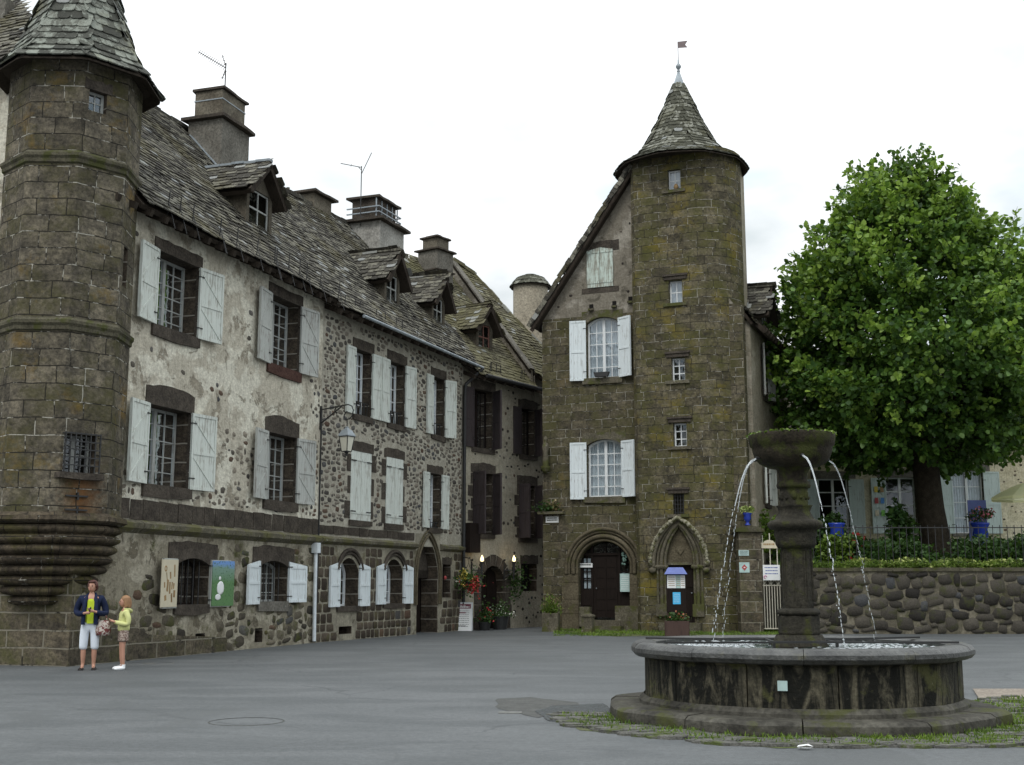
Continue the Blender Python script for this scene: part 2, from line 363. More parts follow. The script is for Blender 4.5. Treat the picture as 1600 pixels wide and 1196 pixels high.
plaster('boulder_wall', (.12, .108, .08), (.18, .162, .122), (.08, .07, .05), moss=((.05, .055, .018), .5))
plaster('far_render', (.54, .49, .35), (.62, .57, .43), (.38, .33, .24), dk=.25, edge=.1)
stones_mat('facade_stones', (.06, .055, .05), (.22, .195, .16), .08); stones_mat('plaster_stones', (.055, .05, .045), (.26, .23, .185), .1)
stones_mat('damp_stones', (.04, .036, .03), (.16, .14, .105), .04, .08, moss=((.07, .075, .022), .5)); stones_mat('render_stones', (.03, .026, .024), (.09, .075, .06)); stones_mat('boulders', (.025, .023, .021), (.085, .077, .063), .0, .06, moss=((.05, .055, .02), .35)); stones_mat('far_stones', (.1, .09, .07), (.2, .17, .13))
stone('dark_stone', (.038, .032, .027), (.095, .08, .065), 2.5, bs=1.0)
stone('red_stone', (.05, .025, .02), (.09, .05, .04), 2.5)
stone('door_stone', (.07, .058, .038), (.135, .115, .078), 2.0, moss=((.08, .08, .03), .2))
stone('old_stone', (.07, .062, .045), (.14, .125, .092), 2.4, moss=((.07, .075, .022), .5), lichen=.5)
stone('ledge_stone', (.08, .072, .05), (.17, .155, .115), 2.0, moss=((.12, .115, .05), .5), lichen=.8)
stone('moss_stone', (.05, .046, .032), (.11, .1, .07), 3.0, moss=((.055, .06, .018), .45), lichen=.2)
stone('chimney_stone', (.10, .092, .078), (.19, .178, .155), 1.6, lichen=.6)
stone('chimney_pale', (.23, .22, .2), (.4, .39, .36), 1.3, lichen=.2)
stone('chimney_brown', (.085, .072, .055), (.18, .16, .125), 2.2)
stone('turret_render', (.27, .235, .18), (.36, .32, .25), 1.2)
stone('fountain_stone', (.016, .015, .012), (.05, .045, .034), 3.5, moss=((.05, .055, .016), .35), bs=.9, rough=.75)
stone('basin_stone', (.055, .05, .034), (.14, .125, .088), 2.3, moss=((.075, .075, .03), .25), streaks=((.010, .010, .008), .46), rough=.72, bs=.9, lichen=.1)
stone('rim_stone', (.018, .018, .018), (.085, .085, .08), 2.6, moss=((.10, .095, .06), .2), rough=.42, bs=.8)
stone('step_stone', (.03, .028, .024), (.10, .094, .078), 1.8, moss=((.06, .065, .02), .35), rough=.75, bs=.8)
stone('cobble_stone', (.06, .06, .055), (.17, .165, .15), 5, moss=((.07, .09, .02), .4))
tiles('roof_tiles', (.05, .046, .039), (.15, .14, .115), lich=(.22, .21, .165), lam=.3, moss=((.10, .088, .045), .3))
tiles('mossy_tiles', (.075, .068, .045), (.165, .15, .10), lich=(.2, .19, .12), lam=.3, moss=((.13, .12, .06), .5))
tiles('spire_tiles', (.055, .056, .048), (.19, .195, .165), lich=(.27, .29, .25), lam=.35, moss=((.14, .13, .06), .25))
tiles('tower_tiles', (.06, .06, .045), (.13, .128, .095), lich=(.3, .3, .26), lam=.25, moss=((.1, .095, .05), .3))
wood('white_shutter', (.60, .63, .58), (.32, .31, .27), .32)
wood('bright_shutter', (.66, .71, .72), (.4, .41, .4), .22)
wood('grey_shutter', (.44, .45, .42), (.2, .18, .16), .3)
wood('peeling_shutter', (.52, .60, .54), (.22, .2, .16), .6)
wood('dark_shutter', (.055, .045, .046), (.035, .028, .026), .3)
wood('window_wood', (.36, .37, .35), (.2, .19, .17), .3)
wood('bright_wood', (.68, .7, .7), (.4, .4, .38), .1)
wood('dark_wood', (.016, .011, .009), (.008, .006, .005), .3)
wood('rafter_wood', (.045, .036, .028), (.02, .016, .013), .4, .9)
wood('kiosk_wood', (.075, .048, .04), (.04, .028, .025), .3)
plain('iron', (.018, .018, .018), .55); plain('zinc', (.24, .27, .29), .4, .2); plain('white_metal', (.62, .66, .68), .5)
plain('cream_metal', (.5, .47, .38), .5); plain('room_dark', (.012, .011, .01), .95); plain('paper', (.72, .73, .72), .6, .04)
plain('blue_gloss', (.02, .045, .32), .25, .1); plain('blue_roof', (.09, .12, .33), .5); plain('blue_paper', (.06, .42, .72), .5, .03)
plain('curtain', (.66, .68, .7), .9, .12); plain('blue_cloth', (.12, .2, .32), .9); plain('soil', (.05, .04, .028), 1)
plain('plank_dark', (.05, .035, .02), .8); plain('plaque', (.38, .5, .48), .4); plain('red_paint', (.36, .05, .05), .6, .05); plain('maroon', (.17, .04, .06), .6, .05)
plain('ink', (.05, .05, .05), .7); plain('pink_ink', (.5, .18, .3), .7); plain('yellow_paint', (.6, .45, .06), .6); plain('green_paint', (.15, .4, .06), .6); plain('blue_paint', (.05, .2, .5), .6); plain('orange_paint', (.6, .14, .05), .6); plain('tan_paint', (.3, .2, .1), .7, .3)
plain('cream_board', (.56, .5, .37), .6, .06); plain('lamp_glass', (.62, .6, .5), .25, .05); plain('verdigris', (.12, .2, .17), .6)
emit('flame', (1.0, .82, .5), 1.2); emit('ember', (1.0, .22, .03), 1.2)
# glass: thin, mostly see-through, mirror-like at a glance
m, t = mat('glass')
lw = t.n('ShaderNodeFresnel', {'IOR': 1.5}).outputs[0]
a = t.n('ShaderNodeBsdfTransparent', {0: (.75, .8, .82)}); b = t.n('ShaderNodeBsdfGlossy', {0: (.9, .95, 1), 'Roughness': .03})
nz = t.noise(t.obj(), 3, 2); bn = t.n('ShaderNodeBump', {'Strength': .15, 'Distance': .05, 'Height': nz}); t.nt.links.new(bn.outputs[0], b.inputs['Normal'])
mx = t.n('ShaderNodeMixShader', {0: t.rng(lw, 0, 1, .06, 1.0), 1: a.outputs[0], 2: b.outputs[0]}); t.n('ShaderNodeOutputMaterial', {0: mx.outputs[0]})
# water in the basin
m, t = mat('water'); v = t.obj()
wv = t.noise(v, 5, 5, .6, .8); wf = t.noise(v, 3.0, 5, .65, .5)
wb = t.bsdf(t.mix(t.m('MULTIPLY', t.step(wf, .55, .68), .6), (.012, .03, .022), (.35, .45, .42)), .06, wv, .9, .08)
m, t = mat('spray'); t.bsdf((.86, .9, .92), .15, **{'Transmission Weight': .6, 'IOR': 1.33})
# asphalt
m, t = mat('asphalt'); v = t.obj()
n1 = t.noise(v, .22, 6, .6, .3); n2 = t.noise(v, 1.6, 6, .65); n3 = t.noise(v, 60, 3, .7)
st = t.noise(t.scale(v, .5, 1.6), .7, 6, .62, .6)
base = t.mix(t.step(n1, .3, .7), (.088, .094, .096), (.124, .130, .132))
base = t.mix(t.m('MULTIPLY', t.step(st, .45, .6), .6), base, (.068, .074, .076))
base = t.mix(.5, base, t.mix(n2, (.78, .78, .78), (1.2, 1.2, 1.2)), 'MULTIPLY')
base = t.mix(.7, base, t.mix(t.step(t.noise(v, 14, 5, .8), .34, .66), (.62, .62, .62), (1.3, 1.3, 1.3)), 'MULTIPLY')
base = t.mix(.8, base, t.mix(t.step(n3, .3, .72), (.6, .6, .6), (1.35, 1.35, 1.35)), 'MULTIPLY')
pt = t.noise(t.vm('ADD', v, (31, 7, 0)), .35, 8, .72, .8); base = t.mix(t.m('MULTIPLY', t.step(pt, .56, .585), .5), base, (.075, .08, .08)); base = t.mix(t.m('MULTIPLY', t.step(t.noise(t.vm('ADD', v, (3, 71, 0)), 5, 4, .7), .74, .77), .5), base, (.26, .26, .25))
cr = t.n('ShaderNodeTexVoronoi', {'Vector': t.vm('ADD', v, t.vm('MULTIPLY', t.n('ShaderNodeTexNoise', {'Vector': v, 'Scale': .8, 'Detail': 5}).outputs['Color'], (1.6, 1.6, 0))), 'Scale': .23}, feature='DISTANCE_TO_EDGE').outputs[0]
ck = t.m('MULTIPLY', t.m('SUBTRACT', 1, t.step(cr, .0, .008)), t.step(n1, .46, .56))
base = t.mix(t.m('MULTIPLY', ck, .6), base, (.04, .042, .044))
t.bsdf(base, .62, t.m('ADD', n3, t.m('MULTIPLY', n2, .6)), .45, .01, **{'Specular IOR Level': .35})
def leafmat(name, ca, cb, sheen=.2):
    m, t = mat(name); rd = t.n('ShaderNodeNewGeometry').outputs['Random Per Island']
    c = t.mix(rd, ca, cb); c = t.mix(.8, c, t.mix(t.step(t.noise(t.obj(), .9, 3, .6), .36, .62), (.5, .55, .5), (1.25, 1.2, 1.1)), 'MULTIPLY')
    d = t.n('ShaderNodeBsdfPrincipled', {'Base Color': c, 'Roughness': .5, 'Specular IOR Level': .3})
    tr = t.n('ShaderNodeBsdfTranslucent', {0: t.mix(.3, c, (.25, .4, .03))})
    t.n('ShaderNodeOutputMaterial', {0: t.n('ShaderNodeMixShader', {0: sheen, 1: d.outputs[0], 2: tr.outputs[0]}).outputs[0]})
leafmat('linden_leaf', (.02, .06, .01), (.10, .19, .035), .25); leafmat('lit_leaf', (.09, .18, .025), (.26, .38, .07), .35)  # crown leaves in a shaded and a lit tone, light put into the colour
leafmat('shrub_leaf', (.02, .055, .015), (.06, .12, .03)); leafmat('pale_leaf', (.16, .24, .05), (.5, .55, .22)); leafmat('grass_blade', (.06, .11, .015), (.16, .24, .035))
leafmat('red_petal', (.35, .02, .03), (.55, .05, .06)); leafmat('pink_petal', (.55, .12, .2), (.75, .3, .35)); leafmat('yellow_petal', (.6, .45, .05), (.75, .65, .25)); leafmat('white_petal', (.7, .7, .65), (.8, .8, .75)); leafmat('dry_leaf', (.2, .15, .08), (.33, .27, .15))
stone('bark', (.022, .018, .013), (.055, .045, .032), 5, bs=1.0)
ashlar('turret_corbel_stone', (.045, .036, .028), (.095, .08, .06), .5, .4, moss=((.07, .065, .02), .3), ochre=((.14, .1, .04), .25), white=.3, mort=.01, spots=.6)
wood('red_window', (.2, .1, .08), (.1, .06, .05), .3)
wood('pale_blue_shutter', (.52, .6, .58), (.33, .36, .34), .2)
stone('carving_stone', (.09, .08, .04), (.4, .38, .3), 9, moss=((.07, .07, .02), .5))
stone('boulder_stone', (.03, .028, .026), (.095, .088, .072), 2.2, moss=((.05, .055, .02), .25), bs=1.0)
plain('vane_metal', (.16, .12, .12), .6)
stone('soil_grass', (.05, .07, .02), (.07, .1, .025), 3)
stone('bowl_stone', (.015, .013, .009), (.048, .039, .027), 3.5, moss=((.045, .052, .014), .5), bs=.9, rough=.7)
stone('verge_soil', (.06, .07, .03), (.14, .14, .085), 4, moss=((.08, .11, .025), .5))
stone('pink_slab', (.2, .17, .14), (.27, .235, .2), 3)
stone('cover_metal', (.1, .1, .095), (.17, .17, .155), 6, rough=.6)
stone('asphalt_patch', (.075, .076, .073), (.11, .11, .105), 5, rough=.8)
stone('wet_asphalt', (.045, .052, .056), (.07, .078, .082), 5, rough=.25)
leafmat('dull_petal', (.25, .07, .03), (.4, .16, .08))

m, t = mat('parasol_cloth'); t.n('ShaderNodeOutputMaterial', {0: t.n('ShaderNodeMixShader', {0: .6, 1: t.n('ShaderNodeBsdfDiffuse', {0: (.95, .93, .6)}).outputs[0], 2: t.n('ShaderNodeBsdfTranslucent', {0: (1, .98, .68)}).outputs[0]}).outputs[0]})
stone('dormer_stone', (.07, .06, .045), (.13, .115, .09), 2.5)
ashlar('jamb_stone', (.045, .037, .03), (.09, .075, .06), 3.0, .42, moss=None, ochre=None, white=1.3, mort=.018, wcol=(.33, .3, .25), spots=0)
# ---------------------------------------------------------------- building helpers (local axes: x along the wall, y inward, z up)
def house(name, label, cat, F):
    h = thing(name, label, cat); F.place(h); return h
def wall(H, name, outline, holes, mats, y=0.0, depth=.34, thick=.3):
    bm = bmesh.new(); edges = []
    for loop in [outline] + holes:
        vs = [bm.verts.new((x, y, z)) for x, z in loop]
        edges += [bm.edges.new((vs[i], vs[(i + 1) % len(vs)])) for i in range(len(vs))]
    bmesh.ops.triangle_fill(bm, use_beauty=True, use_dissolve=False, edges=edges)
    bm.normal_update(); bm.verts.index_update()
    b = MB()
    b.add([v.co[:] for v in bm.verts], [[v.index for v in (f.verts if f.normal.y < 0 else reversed(f.verts))] for f in bm.faces])
    bm.free()
    for loop in holes:
        n = len(loop)
        for i in range(n):
            (x0, z0), (x1, z1) = loop[i], loop[(i + 1) % n]
            b.add([(x0, y, z0), (x1, y, z1), (x1, y + depth, z1), (x0, y + depth, z0)], [(0, 1, 2, 3)], 1)
    n = len(outline)
    for i in range(n):
        (x0, z0), (x1, z1) = outline[i], outline[(i + 1) % n]
        b.add([(x0, y, z0), (x1, y, z1), (x1, y + thick, z1), (x0, y + thick, z0)], [(0, 1, 2, 3)], 0)
    return b.build(name, mats, H)
def op(F, x0, x1, yt, yb, rise=0.0, o=0.0, pt=False):
    """opening seen in the photo between columns x0..x1 and rows yt..yb (rows read at its middle)"""
    ym = (yt + yb) / 2; xc = (x0 + x1) / 2
    s0, s1 = F.S(x0, ym, o), F.S(x1, ym, o)
    return dict(s0=s0, s1=s1, z0=F.Z(xc, yb, o), z1=F.Z(xc, yt, o), rise=rise, pt=pt)
def loop(q, g=0.0):
    s0, s1, z0, z1, r_ = q['s0'] - g, q['s1'] + g, q['z0'] - g, q['z1'] + g, q['rise']
    if q['pt']: top = pointed(s0, s1, z1 - r_, r_)
    elif r_: top = arc(s0, s1, z1 - r_, r_)
    else: top = [(s0, z1), (s1, z1)]
    return [(s0, z0)] + top + [(s1, z0)]
def topz(q, s):
    if not q['rise']: return q['z1']
    L = loop(q)[1:-1]
    for (a, za), (b_, zb) in zip(L, L[1:]):
        if a <= s <= b_: return za + (zb - za) * (s - a) / max(1e-6, b_ - a)
    return q['z1'] - q['rise']
def window(H, q, cols=2, rows=5, wm='window_wood', y=.26, curtain=None, double=True, name='window', fr=.055, mun=.022, label=None):
    s0, s1, z0, z1 = q['s0'], q['s1'], q['z0'], q['z1']
    b = MB(); out = loop(q, -.004); inn = loop(q, -fr); n = len(out)
    vs = [(x, yy, z) for yy in (y, y + .06) for L in (out, inn) for x, z in L]
    fs = []
    for i in range(n):
        j = (i + 1) % n; fs += [(i, j, n + j, n + i), (n + i, n + j, 3 * n + j, 3 * n + i), (2 * n + i, 3 * n + i, 3 * n + j, 2 * n + j)]
    b.add(vs, fs)
    leafs = 2 if double else 1; mid = (s0 + s1) / 2
    if double: b.box(mid - .05, mid + .05, y - .008, y + .05, z0 + fr, topz(q, mid) - fr + .01)
    wl = (s1 - s0 - 2 * fr) / leafs
    for l in range(leafs):
        a = s0 + fr + l * wl
        for c in range(1, cols):
            x = a + wl * c / cols + (.0 if leafs == 1 else (.012 if l == 0 else -.012) * -1)
            b.box(x - mun / 2, x + mun / 2, y + .012, y + .04, z0 + fr, topz(q, x) - fr + .01)
    hz = (z1 - q['rise'] * .6 - z0) / rows
    for r_ in range(1, rows):
        z = z0 + hz * r_; b.box(s0 + fr, s1 - fr, y + .014, y + .038, z - mun / 2, z + mun / 2)
    wo = b.build(name, wm, H); 
    if label: wo['label'] = label
    p = MB(); p.ngon([(x, y + .028, z) for x, z in loop(q, -fr * .6)]); p.build('pane', 'glass', wo)
    if curtain:
        c = MB(); N_ = 26; L = []
        for l in range(2 if curtain != 'one' else 1):
            a0 = s0 + .03 + (mid - s0) * l; a1 = (mid - .05 if l == 0 else s1 - .03) if curtain != 'one' else s1 - .03
            for i in range(N_):
                u0 = a0 + (a1 - a0) * i / N_; u1 = a0 + (a1 - a0) * (i + 1) / N_
                f = lambda u: y + .12 + .025 * math.sin(u * 60 + l)
                c.add([(u0, f(u0), z0 + .02), (u1, f(u1), z0 + .02), (u1, f(u1), topz(q, u1) - .02), (u0, f(u0), topz(q, u0) - .02)], [(0, 1, 2, 3)], smooth=True)
        c.build('curtain', 'curtain', wo)
    return wo
def slabpoly(H, name, pts, m, y0=-.025, y1=.03, jit=0.0, label=None):
    if jit: pts = [(x + (rnd() - .5) * jit, z + (rnd() - .5) * jit) for x, z in pts]
    b = MB(); b.prism(pts, y0, y1); o = b.build(name, m, H)
    if label: o['label'] = label
    return o
def rough_rect(s0, s1, z0, z1, n=5, j=.05, straight_bottom=True):
    top = [(s0 + (s1 - s0) * i / n + (rnd() - .5) * j * (0 < i < n), z1 + (rnd() - .5) * j) for i in range(n + 1)]
    bot = [(s0 + (rnd() - .5) * j, z0), (s1 + (rnd() - .5) * j, z0)]
    return [bot[0]] + top + [bot[1]]
def lintel(H, q, h=.4, ext=.18, m='dark_stone', arched=0.0, proud=.025):
    s0, s1, z1 = q['s0'] - ext, q['s1'] + ext, q['z1']
    base = z1 - q['rise'] - .008
    top = [(s0 + (s1 - s0) * i / 8, z1 + h + arched * math.sin(PI * i / 8) + (rnd() - .5) * .05) for i in range(9)]
    inner = [(x, z - .008) for x, z in loop(q)[1:-1]][::-1]
    pts = [(s0, base)] + top + [(s1, base)] + inner
    b = MB(); n = len(pts)
    # strips keep the concave arch clean
    bm = bmesh.new(); vs = [bm.verts.new((x, -proud, z)) for x, z in pts]; es = [bm.edges.new((vs[i], vs[(i + 1) % n])) for i in range(n)]
    bmesh.ops.triangle_fill(bm, use_beauty=True, edges=es); bm.verts.index_update(); bm.normal_update()
    b.add([v.co[:] for v in bm.verts], [[v.index for v in (f.verts if f.normal.y < 0 else reversed(f.verts))] for f in bm.faces]); bm.free()
    for i in range(n):
        (x0, a), (x1, c) = pts[i], pts[(i + 1) % n]
        b.add([(x0, -proud, a), (x1, -proud, c), (x1, .05, c), (x0, .05, a)], [(0, 1, 2, 3)])
    return b.build('lintel', m, H)
def sill(H, q, h=.2, ext=.08, m='dark_stone', proud=.06, jit=.04):
    b = MB(); s0, s1, z = q['s0'] - ext, q['s1'] + ext, q['z0'] + .012
    b.prism([(s0, z), (s1, z), (s1 + (rnd() - .5) * jit, z - h * (.85 + rnd() * .3)), ((s0 + s1) / 2, z - h * 1.08), (s0 + (rnd() - .5) * jit, z - h * (.85 + rnd() * .3))][::-1], -proud, .3)
    return b.build('window_sill', m, H)
def shutter_mesh(w, h, style='z', planks=4, arch=0.0):
    """hinge at x=0, leaf towards +x, thickness in y"""
    b = MB(); t = .032
    pw = w / planks
    def top(x): return h - arch * (1 - x / w) if arch > 0 else (h + arch * (x / w) if arch < 0 else h)
    for i in range(planks):
        a, c = i * pw + .002, (i + 1) * pw - .002
        b.prism([(a, 0), (c, 0), (c, top(c)), (a, top(a))], -t / 2, t / 2)
    e = .016; f = .055 if style != 'plain' else 0
    for sgn in (-1, 1):
        y0, y1 = (t / 2 - .002, t / 2 + e) if sgn > 0 else (-t / 2 - e, -t / 2 + .002)
        if style in ('z', 'panel'):
            b.box(0, f, y0, y1, 0, top(0) - .01); b.box(w - f, w, y0, y1, 0, top(w) - .01)
            for zz in (.0, h * .46, h - abs(arch) - f * 1.3): b.box(f + .002, w - f - .002, y0, y1 - .001 * sgn if sgn < 0 else y1 - .001, zz, zz + f * 1.25)
        if style == 'z':
            yy = (y0 + y1) / 2
            b.bar((f, yy, h * .44), (w - f, yy, .1), .05, e * .8, up=(0, 1, 0)); b.bar((f, yy, h - .12), (w - f, yy, h * .54), .05, e * .8, up=(0, 1, 0))
        if style == 'plain':
            for zz in (h * .1, h * .86): b.box(.01, w - .01, y0, y1, zz, zz + .07)
    return b
from mathutils import noise as mn
def field_stones(H, name, x0, x1, z0, z1, avoid, m, rowh=(.12, .2), w=(.12, .3), p=.85, y=0.0, bulge=.014, fill=.8, dens=None, seed=1, sq=2.6, tight=1.02, more=1.5, ragged=.13, into=None):
    rr = random.Random(seed); b = MB(); items = []
    if sq > 4:       # roughly coursed blocks
        z = z0
        while z < z1 - rowh[0] * .6:
            h = min(rr.uniform(*rowh), z1 - z); x = x0 - rr.random() * w[0]
            while x < x1 - w[0] * .4:
                ww = min(rr.uniform(*w), x1 - x); items.append((x + ww / 2, z + h / 2 + (rr.random() - .5) * .02, ww / 2 * fill, h / 2 * fill)); x += ww
            z += h
    else:            # dart-thrown field stones, big ones first
        A = (x1 - x0) * (z1 - z0); ma = (w[0] + w[1]) / 2 * (rowh[0] + rowh[1]) / 2; N = int(A / ma * more)
        sz = sorted(((w[0] + (w[1] - w[0]) * rr.random() ** 1.7, rowh[0] * .7 + (rowh[1] - rowh[0] * .7) * rr.random() ** 1.3) for _ in range(N)), key=lambda q: -q[0] * q[1])
        G = {}; cs = max(w[1], rowh[1])
        for ww, h in sz:
            for _ in range(14):
                cx, cz = rr.uniform(x0 + ww / 2, x1 - ww / 2), rr.uniform(z0 + h / 2, z1 - h / 2); gi, gj = int(cx / cs), int(cz / cs)
                if all(abs((cx - q[0]) / (ww / 2 + q[2])) ** 2.4 + abs((cz - q[1]) / (h / 2 + q[3])) ** 2.4 > tight for di in (-1, 0, 1) for dj in (-1, 0, 1) for q in G.get((gi + di, gj + dj), ())):
                    G.setdefault((gi, gj), []).append((cx, cz, ww / 2, h / 2)); items.append((cx, cz, ww / 2 * fill, h / 2 * fill)); break
    for cx, cz, a_, c_ in items:
            pp = p if dens is None else dens(cx, cz)
            if rr.random() > pp: continue
            if any(q[0] - a_ < cx < q[1] + a_ and q[2] - c_ < cz < q[3] + c_ for q in avoid): continue
            n = 10; rot = (rr.random() - .5) * (.5 if sq < 4 else .04); jt = ragged if sq < 4 else .04; P = []
            for k in range(n):
                t_ = 2 * PI * (k + rr.random() * .5) / n; co, si = math.cos(t_), math.sin(t_)
                px = a_ * math.copysign(abs(co) ** (2 / sq), co) * rr.uniform(1 - jt, 1.06); pz = c_ * math.copysign(abs(si) ** (2 / sq), si) * rr.uniform(1 - jt, 1.06)
                P.append((px * math.cos(rot) - pz * math.sin(rot), px * math.sin(rot) + pz * math.cos(rot)))
            bl = bulge * rr.uniform(.6, 1.3); vs = [(cx + u, y + .004, cz + v) for u, v in P] + [(cx + u * .84, y - bl * .75, cz + v * .84) for u, v in P] + [(cx, y - bl, cz)]
            fs = [(k, (k + 1) % n, n + (k + 1) % n, n + k) for k in range(n)] + [(n + k, n + (k + 1) % n, 2 * n) for k in range(n)]
            b.add(vs, fs, smooth=True)
    o_ = b.build(name, m, H)
    if into is None: return o_
    me = into.data; mi = len(me.materials); me.materials.append(MATS[m]); bm = bmesh.new(); bm.from_mesh(me); n0 = len(bm.faces); bm.from_mesh(o_.data); bm.faces.ensure_lookup_table()
    for f_ in bm.faces[n0:]: f_.material_index = mi
    bm.to_mesh(me); bm.free(); me2 = o_.data; bpy.data.objects.remove(o_); bpy.data.meshes.remove(me2); return into
def part(H, n):      # the house's own part of that name
    return [o for o in bpy.data.objects if o.parent == H and o.name.split('.')[0] == n][0]
def av(qs, g=.05, gt=.0): return [(q['s0'] - g, q['s1'] + g, q['z0'] - g, q['z1'] + g + gt) for q in qs]
def shutter(H, F, q, side, w=None, xout=None, ang=172, m='white_shutter', style='z', z0=None, z1=None, arch=0.0, planks=4, o=0.035, name='shutter', label=None):
    """side -1: hinged on the left jamb, +1 on the right; xout = photo column of the free edge -> opening angle"""
    s0, s1 = q['s0'], q['s1']; z0 = q['z0'] if z0 is None else z0; z1 = q['z1'] if z1 is None else z1
    w = w or (s1 - s0) / 2; hs = s0 if side < 0 else s1
    if xout is not None:
        er = [(abs(proj(F.w(hs - side * math.cos(R(a_)) * w, o + math.sin(R(a_)) * w, (z0 + z1) / 2))[0] - xout), a_) for a_ in range(60, 179)]
        mn = min(er)[0]; ang = max(a_ for e_, a_ in er if e_ <= mn + .4)
    b = shutter_mesh(w, z1 - z0, style, planks, arch)
    if xout is not None and F is globals().get('FA'): ang = 171
    ob = b.build(name, m, H)
    th = (-R(ang)) if side < 0 else (PI + R(ang))
    ob.location = (hs, -o, z0); ob.rotation_euler = (0, 0, th)
    for zz in (.14, .86):
        hb = MB(); z = (z1 - z0) * zz; hb.box(-.02, w * .16, -.04, .04, z, z + .022); hb.build('hinge', 'iron', ob)
    if label: ob['label'] = label
    return ob
# ---- roof tiles
def tile(b, p, u, v, n, w, L, th, lift, mi=0, rnd_end=True):
    """p = middle of lower edge"""
    k = .16 * L
    if rnd_end: ring = [(-.5, .22), (-.44, .07), (-.25, 0), (.25, 0), (.44, .07), (.5, .22)]
    else: ring = [(-.5, 0), (.5, 0)]
    pts = [p + u * (x * w) + v * (y * L) + n * (lift * (1 - y)) for x, y in ring] + [p + u * (.5 * w) + v * L, p - u * (.5 * w) + v * L]
    m_ = len(ring)
    low = [q - n * th for q in pts[:m_]]
    b.add(pts + low, [tuple(range(len(pts)))] + [(len(pts) + i, len(pts) + i + 1, i + 1, i) for i in range(m_ - 1)], mi)
def inpoly(x, y, P):
    c = False; n = len(P)
    for i in range(n):
        (x0, y0), (x1, y1) = P[i], P[(i + 1) % n]
        if (y0 > y) != (y1 > y) and x < (x1 - x0) * (y - y0) / (y1 - y0) + x0: c = not c
    return c
def tiled(H, name, org, u, v, P, m, expo=.175, wid=.25, th=.026, under='roof_under'):
    """cover polygon P (in u,v metres from org) with overlapping stone tiles"""
    u = Vector(u).normalized(); v = Vector(v).normalized(); n = u.cross(v).normalized(); org = Vector(org)
    if n.z < 0: n = -n
    b = MB(); xs = [p[0] for p in P]; ys = [p[1] for p in P]
    y = min(ys) - .02; r_ = 0
    while y < max(ys):
        x = min(xs) + (rnd() - .5) * wid
        k = max(.6, 1 - (y - min(ys)) * .03)
        while x < max(xs):
            w_ = wid * (.7 + .65 * rnd()) * k
            if inpoly(x + w_ / 2, y + expo * .4, P):
                wob = .03 * math.sin(x * 1.1) + .02 * math.sin(y * 1.7 + x * .6)
                tile(b, org + u * (x + w_ / 2) + v * (y + (rnd() - .5) * .04) + n * (wob + .012 * rnd()), u, v, n, w_ * 1.03, expo * 1.7, th * (.8 + .5 * rnd()), th * (1.2 + .8 * rnd()))
            x += w_
        y += expo * k * (.92 + .16 * rnd()); r_ += 1
    ob = b.build(name, m, H)
    s_ = MB(); q = [org + u * x + v * y - n * .05 for x, y in P]; q2 = [p - n * .1 for p in q]; k = len(q)
    s_.add(q + q2, [tuple(range(k)), tuple(range(2 * k - 1, k - 1, -1))] + [(i, i + k, (i + 1) % k + k, (i + 1) % k) for i in range(k)])
    s_.build('roof_boarding', 'rafter_wood', H)
    return ob
def cone_roof(H, name, c, prof, m, nside=8, th0=0.0, rowh=.2, wid=.24, soft=0.0):
    """prof [(r,z)] from eave to top; polygonal spire with tiles"""
    def rf(th, r):
        if not nside: return r
        a = (th - th0) % (2 * PI / nside) - PI / nside
        return r * ((1 - soft) * math.cos(PI / nside) / math.cos(a) + soft)
    b = MB(); 
    segs = []
    for (r0, z0), (r1, z1) in zip(prof, prof[1:]):
        L = math.hypot(r1 - r0, z1 - z0); k = max(1, round(L / rowh))
        for i in range(k): segs.append((r0 + (r1 - r0) * i / k, z0 + (z1 - z0) * i / k, (r1 - r0) / L, (z1 - z0) / L))
    for r0, z0, dr, dz in segs:
        N_ = max(5, int(2 * PI * r0 / (wid * (.6 + .4 * min(1, r0))))); off = rnd()
        for i in range(N_):
            th = 2 * PI * (i + off + (rnd() - .5) * .3) / N_; d = .01
            r_ = rf(th, r0); ra, rb = rf(th - d, r0), rf(th + d, r0)
            pa = Vector((math.cos(th - d) * ra, math.sin(th - d) * ra, 0)); pb = Vector((math.cos(th + d) * rb, math.sin(th + d) * rb, 0))
            u = (pb - pa).normalized(); rad = Vector((math.cos(th), math.sin(th), 0))
            out = Vector((u.y, -u.x, 0)); v = (out * (dr * rf(th, 1)) + Vector((0, 0, dz))).normalized(); n = u.cross(v)
            if n.dot(rad) < 0: n = -n
            p = Vector((c[0], c[1], z0)) + rad * r_
            tile(b, p + n * .012 * rnd(), u, v, n, 2 * PI * r0 / N_ * (1.0 + .2 * rnd()), rowh * 1.7, .025, .04)
    ob = b.build(name, m, H)
    s_ = MB(); 
    s_.lathe([(r - .03, z - .02) for r, z in prof] , 64, c, 0, rf); 
    r0, z0 = prof[0]; s_.lathe([(.02, z0 + .12), (r0 - .25, z0 + .08), (r0 - .03, z0 - .05), (r0 - .03, z0 - .02)], 64, c, 0, rf)
    s_.build('roof_boarding', 'rafter_wood', H)
    return ob
def roof_slope(H, F, s_or, o0, z0, tp, P, m, **k):
    """slope plane in house-local axes; P in (s - s_or, slope length)"""
    c = 1 / math.sqrt(1 + tp * tp)
    return tiled(H, k.pop('name', 'roof'), (s_or, -o0, z0), (1, 0, 0), (0, c, tp * c), P, m, **k)
